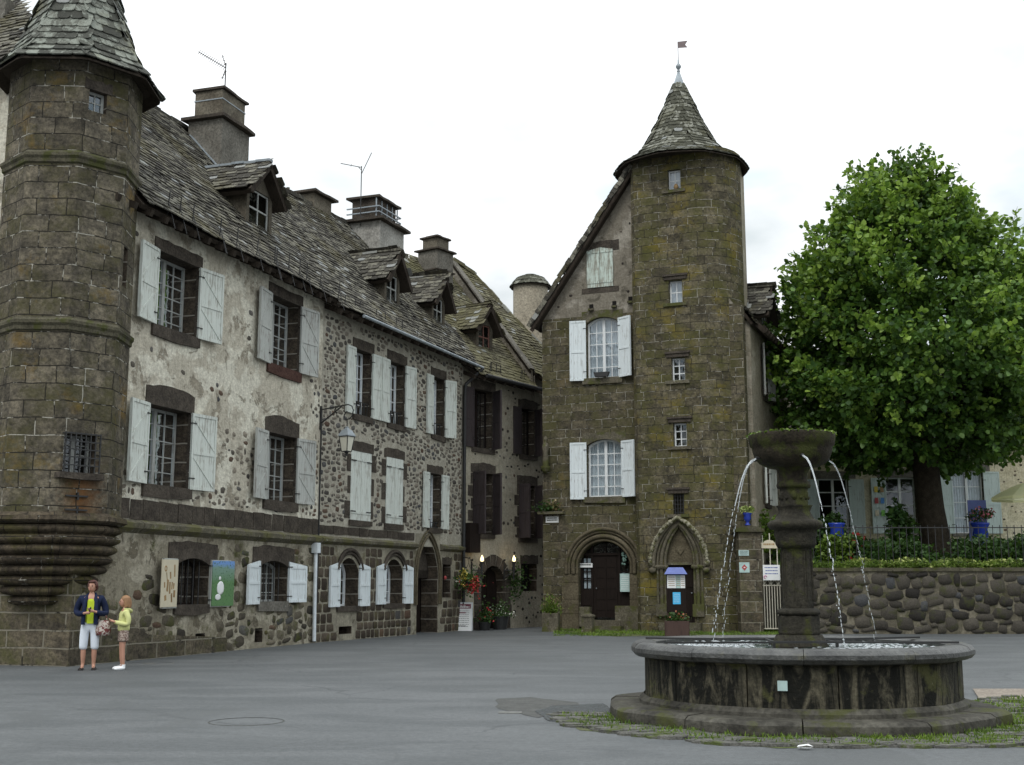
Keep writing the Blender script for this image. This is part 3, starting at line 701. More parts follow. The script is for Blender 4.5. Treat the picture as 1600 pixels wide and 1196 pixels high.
def rough_ridge(H, name, a, b_, m, w_=.22, h=.12, step_=.45):
    a = Vector(a); b_ = Vector(b_); L = (b_ - a).length; d = (b_ - a) / L; b = MB(); t_ = 0
    while t_ < L:
        l = step_ * (.7 + .6 * rnd()); e = min(L, t_ + l)
        o = Vector((0, 0, (rnd() - .5) * .04)); b.bar(a + d * t_ + o, a + d * e + o + Vector((0, 0, (rnd() - .5) * .03)), w_ * (.8 + .4 * rnd()), h * (.8 + .4 * rnd()))
        t_ = e
    return b.build(name, m, H)
def chimney(H, label, c, w_, d_, zb, tiers, m, cap='tiles', top=None, rot=0.0):
    """tiers [(z, scale)] ; c=(s, y)"""
    x, y = c; b = MB(); zp = zb
    for z, k in tiers:
        b.box(x - w_ * k / 2, x + w_ * k / 2, y - d_ * k / 2, y + d_ * k / 2, zp, z - .005); zp = z
    ch = b.build('chimney', m, H, .02); ch['label'] = label
    return ch
def slab(parent, x, y, w_, d_, z, h=.07, m='dark_stone', name='cap_slab'):
    b = MB(); n = 5
    P = [(x - w_ / 2 + w_ * i / n + (rnd() - .5) * .05, y - d_ / 2 + (rnd() - .5) * .06) for i in range(n + 1)] + [(x + w_ / 2 - w_ * i / n + (rnd() - .5) * .05, y + d_ / 2 + (rnd() - .5) * .06) for i in range(n + 1)]
    b.prismz(P, z, z + h); return b.build(name, m, parent)
def dormer(H, s0, s1, o_f, zb, ze, za, o_back, tp_back, m='roof_tiles', wallm='dormer_stone', win=True, over=.3, zinc=False, label=None):
    """gabled dormer: front wall at o_f from s0..s1, eaves ze, apex za, ridge runs back to o_back"""
    yf = -o_f; yb = -o_back; mid = (s0 + s1) / 2; tk = .14
    b = MB()
    b.prism([(s0, zb), (s0 + tk, zb), (s0 + tk, ze - .02), (s0, ze - .02)], yf, yb); b.prism([(s1 - tk, zb), (s1, zb), (s1, ze - .02), (s1 - tk, ze - .02)], yf, yb)
    b.prism([(s0 + tk + .002, zb), (s1 - tk - .002, zb), (s1 - tk - .002, zb + .14), (s0 + tk + .002, zb + .14)], yf - .03, yf + .15)
    zo = zb + (ze - zb) * .92
    b.prism([(s0 + .01, zo), (s1 - .01, zo), (s1 - .01, ze - .021), (mid, za - .08), (s0 + .01, ze - .021)], yf + .01, yf + .12)
    b.box(s0 + tk, s1 - tk, yf + .5, yf + .52, zb, zo, 1)
    do = b.build('dormer', [wallm, 'room_dark'], H)
    if label: do['label'] = label
    if win:
        q = dict(s0=s0 + tk, s1=s1 - tk, z0=zb + .14, z1=zo, rise=0, pt=False)
        wb = MB(); y = yf + .05
        for a, c in ((q['s0'], q['s0'] + .05), (q['s1'] - .05, q['s1']), (mid - .02, mid + .02)): wb.box(a, c, y, y + .04, q['z0'], q['z1'])
        for z in (q['z0'], (q['z0'] + q['z1']) / 2, q['z1'] - .05): wb.box(q['s0'] + .05, mid - .02, y + .002, y + .038, z, z + .045); wb.box(mid + .02, q['s1'] - .05, y + .002, y + .038, z, z + .045)
        wb.build('window', win if isinstance(win, str) else 'window_wood', do)
        g_ = MB(); g_.ngon([(q['s0'], y + .02, q['z0']), (q['s1'], y + .02, q['z0']), (q['s1'], y + .02, q['z1']), (q['s0'], y + .02, q['z1'])]); g_.build('pane', 'glass', do)
    for sd in (-1, 1):
        e = Vector((mid + sd * ((s1 - s0) / 2 + over), yf - over, ze - over * (za - ze) / ((s1 - s0) / 2))); a = Vector((mid, yf - over, za))
        v = (a - e); L = v.length; depth_ = yb - yf + over
        if sd < 0: o_, u = e + Vector((0, depth_, 0)), (0, -1, 0)
        else: o_, u = e, (0, 1, 0)
        tiled(do, 'dormer_roof', o_, u, v, [(0, 0), (depth_, 0), (depth_, L), (0, L)], m, expo=.17, wid=.3)
    rm = 'zinc' if zinc else m
    rough_ridge(do, 'dormer_ridge', (mid, yf - over, za + .03), (mid, yb, za + .03), rm, .2, .06)
    bb = MB()   # barge edge
    for sd in (-1, 1): bb.bar((mid, yf - over + .03, za - .06), (mid + sd * ((s1 - s0) / 2 + over), yf - over + .03, ze - over * (za - ze) / ((s1 - s0) / 2) - .06), .05, .12)
    bb.build('bargeboard', 'rafter_wood', do)
    return do
# ---------------------------------------------------------------- frames of the street fronts
P0 = gpt(105, 1041.5)
FA = Frame(P0, heading(1430)); LA = 10.05
FB = Frame(FA.w(LA), heading(1580)); LB = 9.46
FC = Frame(FB.w(LB), heading(2150)); LC = 4.94
D0 = gpt(849, 984)
FD = Frame(D0, R(112))
FL = Frame(FD.w(7.25, -1.0), R(22))
FS = Frame(P0 - FA.n * 9.0, math.atan2(FA.n.x, FA.n.y))     # the end wall left of the turret, running up to the corner
def rel(Fh, F):
    M = lambda f: Matrix.Translation((f.O.x, f.O.y, 0)) @ Matrix.Rotation(math.atan2(f.d.y, f.d.x), 4, 'Z')
    return M(Fh).inverted() @ M(F)
def kids(H): return [o for o in bpy.data.objects if o.parent == H]
class onframe:
    """parts made inside this block are laid on frame F instead of the house's own front"""
    def __init__(s, H, Fh, F): s.H, s.M = H, rel(Fh, F)
    def __enter__(s): s.b = set(o.name for o in kids(s.H))
    def __exit__(s, *a):
        for o in kids(s.H):
            if o.name not in s.b: o.matrix_basis = s.M @ o.matrix_basis
def merged_walls(H, Fh, name, plan, z0, z1, holes, mats, depth=.3):
    """plan: world points in order (left to right seen from outside); holes {facet: [loops]} in facet coordinates"""
    B = MB(); u = 0
    for i in range(len(plan) - 1):
        A_, B_ = plan[i], plan[i + 1]; L = (B_ - A_).length
        tmp = bpy.data.objects.new('tmp', None)
        o = wall(None, 'tmp', [(0, z0), (0, z1), (L, z1), (L, z0)], holes.get(i, []), mats, depth=depth, thick=.02)
        F = Frame(A_, math.atan2((B_ - A_).x, (B_ - A_).y)); M = rel(Fh, F); me = o.data
        uvl = me.uv_layers[0].data; b = len(B.v); B.v += [tuple(M @ v.co) for v in me.vertices]
        for p in me.polygons:
            B.f.append([b + k for k in p.vertices]); B.m.append(p.material_index); B.sm.append(False)
            B.uv.append([(uvl[l].uv[0] + u, uvl[l].uv[1]) for l in p.loop_indices])
        u += L; bpy.data.objects.remove(o); bpy.data.objects.remove(tmp); bpy.data.meshes.remove(me)
    return B.build(name, mats, H)
def facet(a, b): return Frame(a, math.atan2((b - a).x, (b - a).y))
def blocks(H, name, s0, s1, z0, z1, m, w_=.45, proud=.012, jit=.03, label=None):
    b = MB(); x = s0
    while x < s1 - .05:
        e = min(s1, x + w_ * (.55 + .9 * rnd())); g_ = .012
        P = [(x + g_, z0 + g_ + rnd() * jit), (e - g_, z0 + g_ + rnd() * jit), (e - g_ + (rnd() - .5) * jit, z1 - g_ - rnd() * jit), (x + g_ + (rnd() - .5) * jit, z1 - g_ - rnd() * jit)]
        b.prism(P, -proud - rnd() * .012, .03); x = e
    return b.build(name, m, H)
# ================================================================ house A : plastered house with the corner turret
HA = house('plastered_house', 'big house with peeling cream plaster, stone-tiled roof and round-roofed corner turret at the left edge', 'house', FA)
EA, TP = 9.3, 1.133
w1 = op(FA, 243, 309, 403, 519); w2 = op(FA, 421, 468, 468, 576); w3 = op(FA, 228, 296, 637, 761); w4 = op(FA, 415, 462, 679, 784)
g1 = op(FA, 273, 326, 872, 946, .16); g2 = op(FA, 403, 449, 876, 941, .16)
v1 = op(FA, 305, 320, 990, 1011); v2 = op(FA, 398, 410, 982, 1004)
ZL = 2.66
wall(HA, 'wall', [(-.02, ZL), (-.02, 9.72), (LA, 9.72), (LA, ZL)], [loop(q) for q in (w1, w2, w3, w4)], ['cream_plaster', 'jamb_stone'], depth=.5)
wall(HA, 'lower_wall', [(-.02, -.1), (-.02, ZL - .004), (LA, ZL - .004), (LA, -.1)], [loop(q) for q in (g1, g2, v1, v2)], ['damp_rubble', 'jamb_stone'], depth=.5)
b = MB(); b.box(0, LA, 1.0, 1.04, 0, 9.6); b.build('dark_backing', 'room_dark', HA)  # near-black sheet, here and in each house, paints the dark of its rooms
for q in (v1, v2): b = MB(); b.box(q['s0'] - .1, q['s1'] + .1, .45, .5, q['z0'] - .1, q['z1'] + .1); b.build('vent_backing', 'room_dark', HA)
for i, q in enumerate((w1, w2, w3, w4)):
    window(HA, q, 2, 6 if i < 2 else 5, y=.36)
    if i < 2:
        lintel(HA, q, .28, .12)
    else: lintel(HA, q, .36, .1, arched=.1)
    sill(HA, q, .26, .1, 'red_stone' if i == 1 else 'dark_stone')
    for sg, x in ((-1, q['s0']), (1, q['s1'])):
        b = MB(); z = q['z0']
        while z < q['z1'] - .1:
            h = .36 + .12 * rnd(); e = min(q['z1'], z + h); wd = .1 + .12 * rnd()
            xa, xb = (x - wd, x + .012) if sg < 0 else (x - .012, x + wd)
            b.prism([(xa, z + .006), (xb, z + .006), (xb, e - .006), (xa, e - .006)], -.014, .05); z = e
        b.build('jamb', 'dark_stone', HA)
def strips(b, q):   # inside shutters leave the panes dark; nothing extra
    pass
shutter(HA, FA, w1, -1, xout=213, m='white_shutter'); shutter(HA, FA, w1, 1, xout=337, m='white_shutter')
shutter(HA, FA, w2, -1, xout=397, m='grey_shutter', z0=w2['z0'] - .02); shutter(HA, FA, w2, 1, xout=496, m='grey_shutter')
shutter(HA, FA, w3, -1, xout=195, m='white_shutter'); shutter(HA, FA, w3, 1, xout=326, m='white_shutter')
shutter(HA, FA, w4, -1, xout=394, m='grey_shutter', label='weathered grey plank shutter'); shutter(HA, FA, w4, 1, xout=484, m='grey_shutter')
for i, q in enumerate((g1, g2)):
    window(HA, q, 2, 4, wm='dark_wood' if i == 0 else 'window_wood', y=.36)
    b = MB(); n = 6
    for k in range(1, n): x = q['s0'] + (q['s1'] - q['s0']) * k / n; b.tube([(x, .12, q['z0']), (x, .12, topz(q, x))], .014, 6)
    b.build('window_bars', 'iron', HA)
    lintel(HA, q, .32, .3, arched=.05); sill(HA, q, .22, .02, 'dark_stone' if i == 0 else 'chimney_stone')
# warm lamps glowing in the shop window
for x, z in ((.12, .28), (.45, .12), (.52, .2), (.6, .1), (.2, .2)): b = MB(); b.ico((g1['s0'] + x, .62, g1['z0'] + z), .025, 1); b.build('shop_light', 'ember', HA)
q = g1
so_ = shutter(HA, FA, q, -1, xout=239, m='grey_shutter', style='panel', z0=q['z0'] - .05, z1=q['z1'] - .03)
pb = MB(); pb.box(.03, .83, .034, .05, .03, q['z1'] - q['z0'] - .01); pn = pb.build('painted_panel', 'cream_board', so_); pn['label'] = 'cream board with small brown motifs'
h_ = q['z1'] - q['z0'] + .02
mo = MB()
for k in range(11):      # rows of small brown shapes
    x = .16 + .55 * rnd(); z = .12 + (h_ - .5) * rnd(); a = rnd() * .6 - .3; mo.bar((x, .0515, z), (x + a * .1, .0515, z + .1 + .16 * rnd()), .05 + .05 * rnd(), .004, up=(0, 1, 0))
for th in range(10): mo.bar((.64 + .05 * math.cos(th * .63), .052, h_ - .22 + .05 * math.sin(th * .63)), (.64 + .05 * math.cos(th * .63 + .63), .052, h_ - .22 + .05 * math.sin(th * .63 + .63)), .03, .004, up=(0, 1, 0))
mo.bar((.6, .052, h_ - .3), (.55, .052, h_ - .48), .025, .004, up=(0, 1, 0)); mo.build('painted_motifs', 'tan_paint', so_)
m, t = mat('meadow_painting'); s_ = t.sep(t.obj()); v = t.obj()
nz = t.noise(v, 9, 5, .6); z_ = t.m('ADD', s_[2], t.m('MULTIPLY', t.m('SUBTRACT', nz, .5), .25))
c_ = t.mix(t.step(z_, .55, .8), (.09, .19, .07), (.16, .26, .2)); c_ = t.mix(t.step(z_, .86, .98), c_, (.14, .27, .55)); c_ = t.mix(t.step(t.noise(v, 22, 3), .55, .65), c_, (.05, .12, .05)); t.bsdf(c_, .5)
so2 = shutter(HA, FA, q, 1, xout=361, m='grey_shutter', style='panel', z0=q['z0'] - .05, z1=q['z1'] - .03)
pb = MB(); pb.box(.02, .77, -.052, -.036, .02, q['z1'] - q['z0'] + .0); pn = pb.build('painted_panel', 'meadow_painting', so2); pn['label'] = 'painting of a green meadow under blue sky'
mo = MB(); mo.ico((.3, -.056, .42), .14, 2, sq=(.9, .06, 1.15)); mo.ico((.27, -.056, .64), .05, 1, sq=(1, .08, 1)); mo.ico((.22, -.058, .22), .1, 2, sq=(1, .05, .7)); mo.build('painted_figure', 'paper', so2)
shutter(HA, FA, g2, -1, xout=373, m='bright_shutter', style='panel', arch=-.1, z0=g2['z0'] - .04, z1=g2['z1'] - .02); shutter(HA, FA, g2, 1, xout=472, m='bright_shutter', style='panel', arch=-.1, z0=g2['z0'] - .02, z1=g2['z1'] - .02)
# stone band and weathered string course
blocks(HA, 'stone_band', 1.2, LA, 2.82, 3.28, 'dark_stone', .6)
b = MB(); x = 1.0
while x < LA:
    e = min(LA, x + .7 + .6 * rnd()); j = (rnd() - .5) * .05
    b.add([(x + .004, 0.0, 2.56), (x + .004, -.16 + j, 2.66), (x + .004, -.18 + j, 2.76), (x + .004, .0, 2.84), (e - .004, 0.0, 2.56), (e - .004, -.16 + j, 2.66), (e - .004, -.18 + j, 2.76), (e - .004, .0, 2.84)], [(0, 1, 5, 4), (1, 2, 6, 5), (2, 3, 7, 6), (0, 3, 2, 1), (4, 5, 6, 7)]); x = e
b.build('string_course', 'ledge_stone', HA)
# downpipe (pale) on the front
b = MB(); s_ = FA.S(487, 930); b.tube([(s_, -.09, 2.5), (s_, -.09, 1.4), (s_ + .03, -.09, .05)], .05, 10); b.box(s_ - .1, s_ + .1, -.18, -.0, 2.35, 2.62); b.build('downpipe', 'white_metal', HA)
def dA(x, z):
    v = mn.noise(Vector((x * .7, z * .7, 3.1))) * .9 + (4.9 - z) * .22 + (.5 if x > 9.3 else 0) + (.12 if x > 3 else -.25)
    return min(.9, max(.04 if mn.noise(Vector((x * 1.5, z * 1.5, 9))) > .1 else 0, v * 1.5))
field_stones(HA, 'wall_stones', .9, LA - .03, 3.3, 8.9, av((w1, w2, w3, w4), .1, .35), 'plaster_stones', (.09, .19), (.10, .28), dens=dA, fill=.95, bulge=.007, ragged=.28, sq=2.3, seed=4, into=part(HA, 'wall'))
field_stones(HA, 'lower_wall_stones', .0, LA - .03, .0, 2.5, av((g1, g2, v1, v2), .06, .3) + [(-1, 3.4, 1.75, 3)], 'damp_stones', (.14, .30), (.16, .55), dens=lambda x, z: .92 if z < 1.0 else .6, fill=.98, seed=5, sq=3.2, ragged=.22, tight=.85, more=2.4, into=part(HA, 'lower_wall'))
# rafters / boxed eave
b = MB(); x = .1
while x < LA: b.bar((x, .3, EA + .18), (x, -.52, EA - .16), .1, .14); x += .55
b.build('rafters', 'rafter_wood', HA)
# roof
cR = math.sqrt(1 + TP * TP)
T = 4.5 * cR
def PR(F, px, s_or, o0=.5, z0=EA, tp=TP):
    return [(lambda q: (q[0] - s_or, q[1]))(F.roof(x, y, o0, z0, tp)) for x, y in px]
roof_slope(HA, FA, 0, .5, EA, TP, [(.95, 0), (LA + .02, 0), (LA + .6, T), (3.4, T), (.95, 1.6)], 'roof_tiles')
b = MB(); b.add([(-.5, -.5, EA - .08), (LA, -.5, EA - .08), (LA + .6, 4.0, 14.32), (3.0, 4.0, 14.32), (LA + .6, 8.5, EA - .08), (-.5, 8.5, EA - .08)], [(3, 2, 4, 5)]); b.build('back_slope', 'rafter_wood', HA)
rough_ridge(HA, 'ridge', (3.0, 4.0, 14.42), (LA + .6, 4.0, 14.42), 'roof_tiles')
# iron snow spikes near the eave
b = MB(); b.bar((0, -.42, EA + .02), (0, -.46, EA + .55), .018); b.bar((0, -.46, EA + .25), (.02, -.62, EA - .3), .014)
def row(o_, H, xs, z=0):
    for i, x in enumerate(xs):
        c_ = o_ if i == 0 else o_.copy()
        if i: COL.objects.link(c_); c_.parent = H
        c_.location = (x, 0, z); c_.rotation_euler = (0, (rnd() - .5) * .12, 0)
row(b.build('snow_spike', 'iron', HA), HA, [1.7 + .62 * k for k in range(14)])
d1 = dormer(HA, FA.S(386, 300, -.7), FA.S(426, 300, -.7), -.7, EA + (1.2) * TP - .1, 11.85, 12.55, -3.0, TP, zinc=True, label='large dormer with zinc ridge')
# tall chimney stack with a stone hood
ca_ = chimney(HA, 'large rendered chimney with stone crown', (FA.S(343, 200, -3.2), 3.2), 1.5, 1.1, 12.6, [(14.5, 1.0)], 'chimney_stone')
cs_ = FA.S(343, 200, -3.2)
slab(ca_, cs_, 3.2, 1.75, 1.4, 14.5, .09)
b = MB(); b.box(cs_ - .62, cs_ + .62, 2.75, 3.65, 14.59, 15.42); b.build('stack_head', 'chimney_brown', ca_, .02); slab(ca_, cs_, 3.2, 1.36, 1.05, 15.42, .07)
b = MB(); b.box(cs_ - .635, cs_ + .635, 2.735, 3.665, 15.12, 15.15); b.build('band', 'zinc', ca_)
b = MB(); b.bar((cs_ - .82, 2.6, 12.95), (cs_ - .82, 3.6, 14.05), .16, .02, up=(0, 0, 1)); b.build('flashing', 'zinc', ca_)
def antenna(label, F, s, o, z0, h, elems, rot=0.0):
    a = thing('tv_antenna', label, 'antenna', F.w(s, o, z0), rot)
    b = MB(); b.tube([(0, 0, -.2), (0, 0, h)], .018, 6); b.build('mast', 'iron', a)
    b = MB()
    for A_, B_, n, l in elems:
        A_, B_ = Vector(A_), Vector(B_); b.bar(A_, B_, .022); sd_ = (B_ - A_).cross(Vector((0, 1, 0))).normalized()
        for i in range(n):
            p = A_ + (B_ - A_) * (i + .5) / max(n, 1); b.bar(p - sd_ * l, p + sd_ * l, .012)
    b.build('aerial', 'iron', a); return a
antenna('comb-shaped television aerial on the big chimney at left', FA, cs_ + .2, -3.2, 15.5, 1.1, [((.0, 0, .95), (-.85, .1, 1.5), 14, .09), ((0, 0, 1.0), (-.12, 0, 1.35), 3, .05), ((0, 0, .9), (-.1, 0, .6), 3, .05)], 0)
# ---- corner turret
TC = Vector((-9.01, 23.9)); TR = 1.3
vth = math.atan2(-TC.y, -TC.x) + R(4)
VT = [TC + TR * Vector((math.cos(vth + k * PI / 4), math.sin(vth + k * PI / 4))) for k in range(-4, 5)]   # left to right seen from outside
k1 = TC.y - 1.2
zt = atY(113, 120, k1).z; z_m1 = atY(113, 244, k1).z; z_m2 = atY(100, 505, k1).z; z_m3 = atY(90, 812, k1).z
holes = {}
FR = facet(VT[4], VT[5]); FX = facet(VT[5], VT[6])
tq1 = op(FR, 139, 167, 143, 176); tq2 = op(FR, 99, 149, 679, 741); tq3 = dict(s0=.22, s1=.5, z0=FA.Z(189, 468, -.3), z1=FA.Z(189, 407, -.3), rise=0, pt=False)
holes = {4: [loop(tq1), loop(tq2)], 5: [loop(tq3)]}
merged_walls(HA, FA, 'turret_wall', VT, z_m3 - .05, zt + .5, holes, ['turret_stone', 'jamb_stone'], .35)
c_l = rel(FA, Frame((0, 0), PI / 2)) @ Vector((TC.x, TC.y, 0))
cl = (c_l.x, c_l.y); thl = vth - math.atan2(FA.d.y, FA.d.x)
for z, e in ((z_m1, .08), (z_m2, .08)):
    b = MB(); b.lathe([(TR - .02, z - .16), (TR + e * .5, z - .12), (TR + e * .55, z - .05), (TR + e, z), (TR + e, z + .06), (TR - .02, z + .14)], 8, cl, th0=thl)
    b.build('turret_moulding', 'moss_stone', HA)
b = MB(); pr = [(TR - .02, z_m3 + .16), (TR + .12, z_m3 + .08), (TR + .14, z_m3), (TR + .04, z_m3 - .06)]
zz = z_m3 - .06; r0 = TR + .04; N_ = 8; zb = 1.12; H_ = (zz - zb) / N_
for i in range(N_):
    rc = (TR + .04) * (1 - (i / N_) ** 1.7 * .6)
    for k in range(7):
        a2 = PI * k / 6; pr.append((rc - .10 + .11 * math.sin(a2) ** .7, zz - H_ * (.02 + .9 * k / 6)))
    zz -= H_
pr += [(.02, zz)]
b.lathe(pr, 8, cl, th0=thl, uvr=1.3, mi=0); b.build('turret_corbel', 'turret_corbel_stone', HA)
b = MB(); b.lathe([(TR - .06, z_m3), (TR - .06, zt + .4)], 8, cl, th0=thl)
th_ = b  # inner dark lining so windows look into a dark room
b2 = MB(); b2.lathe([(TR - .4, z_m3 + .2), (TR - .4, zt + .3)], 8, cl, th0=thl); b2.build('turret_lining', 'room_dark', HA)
with onframe(HA, FA, FR):
    window(HA, tq1, 2, 2, y=.12, double=False); lintel(HA, tq1, .2, .1); 
    window(HA, tq2, 2, 4, y=.25, double=True, fr=.04)
    b = MB(); q = tq2; n = 7
    for k in range(n + 1): x = q['s0'] - .03 + (q['s1'] - q['s0'] + .06) * k / n; b.bar((x, -.12, q['z0'] - .02), (x, -.12, q['z1'] + .02), .022)
    for k in range(6): z = q['z0'] + (q['z1'] - q['z0']) * k / 5; b.bar((q['s0'] - .03, -.13, z), (q['s1'] + .03, -.13, z), .022)
    for x in (q['s0'] - .03, q['s1'] + .03):
        for z in (q['z0'], q['z1']): b.bar((x, -.12, z), (x, .05, z), .022)
    b.build('window_grille', 'iron', HA); sill(HA, tq2, .12, .12, 'dark_stone', .16)
    for z in (q['z0'] - .42, q['z0'] - .68): b = MB(); b.bar((q['s0'] + .08, -.03, z), (q['s1'] - .12, -.03, z), .03); b.bar(((q['s0'] + q['s1']) / 2, -.03, z + .07), ((q['s0'] + q['s1']) / 2, -.03, z - .07), .03); b.build('wall_anchor', 'iron', HA)
zr = atY(247, 138, TC.y).z
z00 = atY(135, 0, TC.y).z
cone_roof(HA, 'turret_roof', cl, [(1.72, zr), (1.4, zr + .34), (1.13, zr + .85), (.72, z00 + .05), (.05, z00 + 2.6)], 'spire_tiles', 8, thl, .19, .24)
# ---- end wing left of the turret
HS = HA
with onframe(HA, FA, FS):
    wall(HA, 'end_wall', [(0, -.1), (0, 12.4), (8.1, 12.4), (8.1, 9.6), (9, 9.6), (9, -.1)], [], ['cream_plaster', 'jamb_stone'])
    wall(HA, 'end_wall_base', [(0, -.1), (0, 2.2), (9.08, 2.2), (9.08, -.1)], [], ['base_stone', 'jamb_stone'], y=-.09)
    P = [(lambda q: (q[0], q[1]))(FS.roof(x, y, .5, 12.0, 1.2)) for x, y in ((-90, 130), (42, 84), (63, 50), (27, -4), (-90, -60))]
    roof_slope(HA, FS, 0, .5, 12.0, 1.2, P, 'roof_tiles', name='end_roof')
    q = FS.hit(8, 30, -1.6); b = MB(); b.box(q[0] - .9, q[0] + .25, 1.3, 2.4, q[1] - 1.5, q[1] + .35); b.build('chimney', 'chimney_stone', HA)
with onframe(HA, FA, FA):
    wall(HA, 'base_plinth', [(-.08, -.1), (-.08, 1.15), (1.2, .95), (2.4, .5), (5.5, .32), (5.5, -.1)], [], ['base_stone', 'jamb_stone'], y=-.09)
# ================================================================ house B : rubble house with white shutters
HB = house('field_stone_house', 'grey rubble-stone house with pale mortar and white shutters in the middle of the left row', 'house', FB)
EB = 9.12
bw = [op(FB, 553, 580, 558, 651), op(FB, 606.5, 632, 578, 663), op(FB, 675, 694, 602, 684), op(FB, 547, 579, 717, 815), op(FB, 602, 628, 730, 820), op(FB, 669, 689, 745, 824)]
for q in bw[:3]: q['z0'], q['z1'] = 6.36, 8.3
for q in bw[3:]: q['z0'], q['z1'] = 3.32, 5.32
bw[5]['z1'] = 5.1
bg_ = [op(FB, 529, 560, 872, 948, .42), op(FB, 601, 629, 874, 944, .42)]
bd = op(FB, 651, 684, 834.5, 986, 1.25, pt=True); bd['z0'] = -.05
bs_ = op(FB, 691, 704, 882, 934); bv = op(FB, 529, 549, 979, 991)
wall(HB, 'wall', [(0, 2.72), (0, 9.6), (LB, 9.6), (LB, 2.72), (bd['s1'] + .35, 2.72), (bd['s1'] + .35, 2.721)][:4] , [loop(q) for q in bw], ['field_stone', 'jamb_stone'], depth=.42)
ww = dict(bd)
# the pointed doorway pushes up through the string course
lo_out = [(0, -.1), (0, 2.716), (bd['s0'] - .12, 2.716), (bd['s0'] - .12, 3.12), (bd['s1'] + .12, 3.12), (bd['s1'] + .12, 2.716), (LB, 2.716), (LB, -.1)]
dz = 2.98; bd['z1'] = dz
wall(HB, 'lower_wall', lo_out, [loop(q) for q in bg_ + [bd, bs_, bv]], ['lower_stone', 'jamb_stone'], y=-.004, depth=.6)
b = MB(); b.box(0, LB, 1.1, 1.14, 0, 9.5); b.box(bv['s0'] - .1, bv['s1'] + .1, .5, .55, -.1, .5); b.build('dark_backing', 'room_dark', HB)
for i, q in enumerate(bw):
    if i not in (3, 4): window(HB, q, 2 if i < 3 else 2, 5, wm='bright_wood', y=.3, curtain=True, fr=.05)
    else:
        b = MB(); pl = MB(); wv_ = q['s1'] - q['s0']
        for k in range(2):
            o_ = shutter_mesh(wv_ / 2 - .005, q['z1'] - q['z0'], 'plain', 3).build('shutter', 'white_shutter', HB); o_.location = (q['s0'] + k * (wv_ / 2 + .005), .0 if i == 3 else -.02, q['z0']); o_['label'] = 'closed white plank shutter'
            for z in (.25, 1.7): hb = MB(); hb.box(.0 if k == 0 else wv_ / 2 - .3, .28 if k == 0 else wv_ / 2 - .02, -.042, -.03, z, z + .03); hb.build('hinge', 'iron', o_)
    lintel(HB, q, .3 if i < 3 else .26, .12, arched=.04 if i in (3, 4) else 0); sill(HB, q, .16, .06)
    for sg, x in ((-1, q['s0']), (1, q['s1'])):
        b = MB()
        for k in range(3):
            z = q['z0'] + (q['z1'] - q['z0']) * (k * .34 + .05 * rnd()); wd = .1 + .22 * rnd(); xa, xb = (x - wd, x + .008) if sg < 0 else (x - .008, x + wd)
            b.prism([(xa, z + .01), (xb, z + .01), (xb, z + .5), (xa, z + .5)], -.014, .05)
        b.build('jamb', 'dark_stone', HB)
    if i in (0, 1, 2, 5):
        r_ = MB(); s0, s1 = q['s0'] + .02, q['s1'] - .02; hz = .42 if i < 3 else .2
        for z in (.05, hz): r_.bar((s0, .1, q['z0'] + z), (s1, .1, q['z0'] + z), .022)
        k = 0
        x = s0 + .06
        while x < s1: r_.bar((x, .1, q['z0'] + .02), (x + .04 * (-1) ** k, .1, q['z0'] + hz), .018); k += 1; x += .11
        r_.build('window_rail', 'iron', HB)
for i, (xa, xb) in enumerate(((539, 594), (596.5, 650), (664, 713))):
    shutter(HB, FB, bw[i], -1, xout=xa, m='white_shutter', style='panel'); shutter(HB, FB, bw[i], 1, xout=xb, m='white_shutter', style='panel')
shutter(HB, FB, bw[5], -1, xout=662.5, m='white_shutter', style='panel'); shutter(HB, FB, bw[5], 1, xout=701, m='white_shutter', style='panel')
for i, q in enumerate(bg_):
    window(HB, q, 2, 3, wm='bright_wood', y=.42, curtain=True, fr=.06)
    sill(HB, q, .14, .12)
    b = MB(); P = [(x, z) for x, z in arc(q['s0'] - .14, q['s1'] + .14, q['z1'] - q['rise'] + .1, .55, 12)]
    b.tube([(x, -.05, z) for x, z in P], .055, 6); b.tube([(x * 1, -.03, z - .1) for x, z in P[1:-1]], .04, 6); b.build('arch_moulding', 'dark_stone', HB)
shutter(HB, FB, bg_[0], -1, xout=513, m='bright_shutter', style='panel', arch=-.12, z1=bg_[0]['z1'] - .12); shutter(HB, FB, bg_[0], 1, xout=577, m='bright_shutter', style='panel', arch=-.12, z1=bg_[0]['z1'] - .12)
shutter(HB, FB, bg_[1], -1, xout=586, m='bright_shutter', style='panel', arch=-.12, z1=bg_[1]['z1'] - .12); shutter(HB, FB, bg_[1], 1, xout=642, m='bright_shutter', style='panel', arch=-.12, z1=bg_[1]['z1'] - .12)
# pointed door
b = MB(); b.box(bd['s0'], bd['s1'], .62, .68, 0, 2.0); b.build('door', 'dark_wood', HB)
b = MB(); b.prism([(x, z) for x, z in loop(dict(bd, z0=1.98), 0)], .34, .42); b.build('tympanum', 'dark_stone', HB)
b = MB(); P = pointed(bd['s0'] - .07, bd['s1'] + .07, dz - 1.25, 1.36)
for o_, r_ in ((0, .05), (.13, .035)):
    P = pointed(bd['s0'] - .07 - o_, bd['s1'] + .07 + o_, dz - 1.25, 1.36 + o_ * 1.3); b.tube([(bd['s0'] - .07 - o_, -.03, .9)] + [(x, -.03, z) for x, z in P] + [(bd['s1'] + .07 + o_, -.03, .9)], r_, 6)
b.build('door_moulding', 'door_stone', HB)
lintel(HB, bs_, .22, .03); b = MB(); b.box(bs_['s0'] - .02, bs_['s1'] + .02, .25, .3, bs_['z0'], bs_['z1']); b.build('window', 'dark_wood', HB)
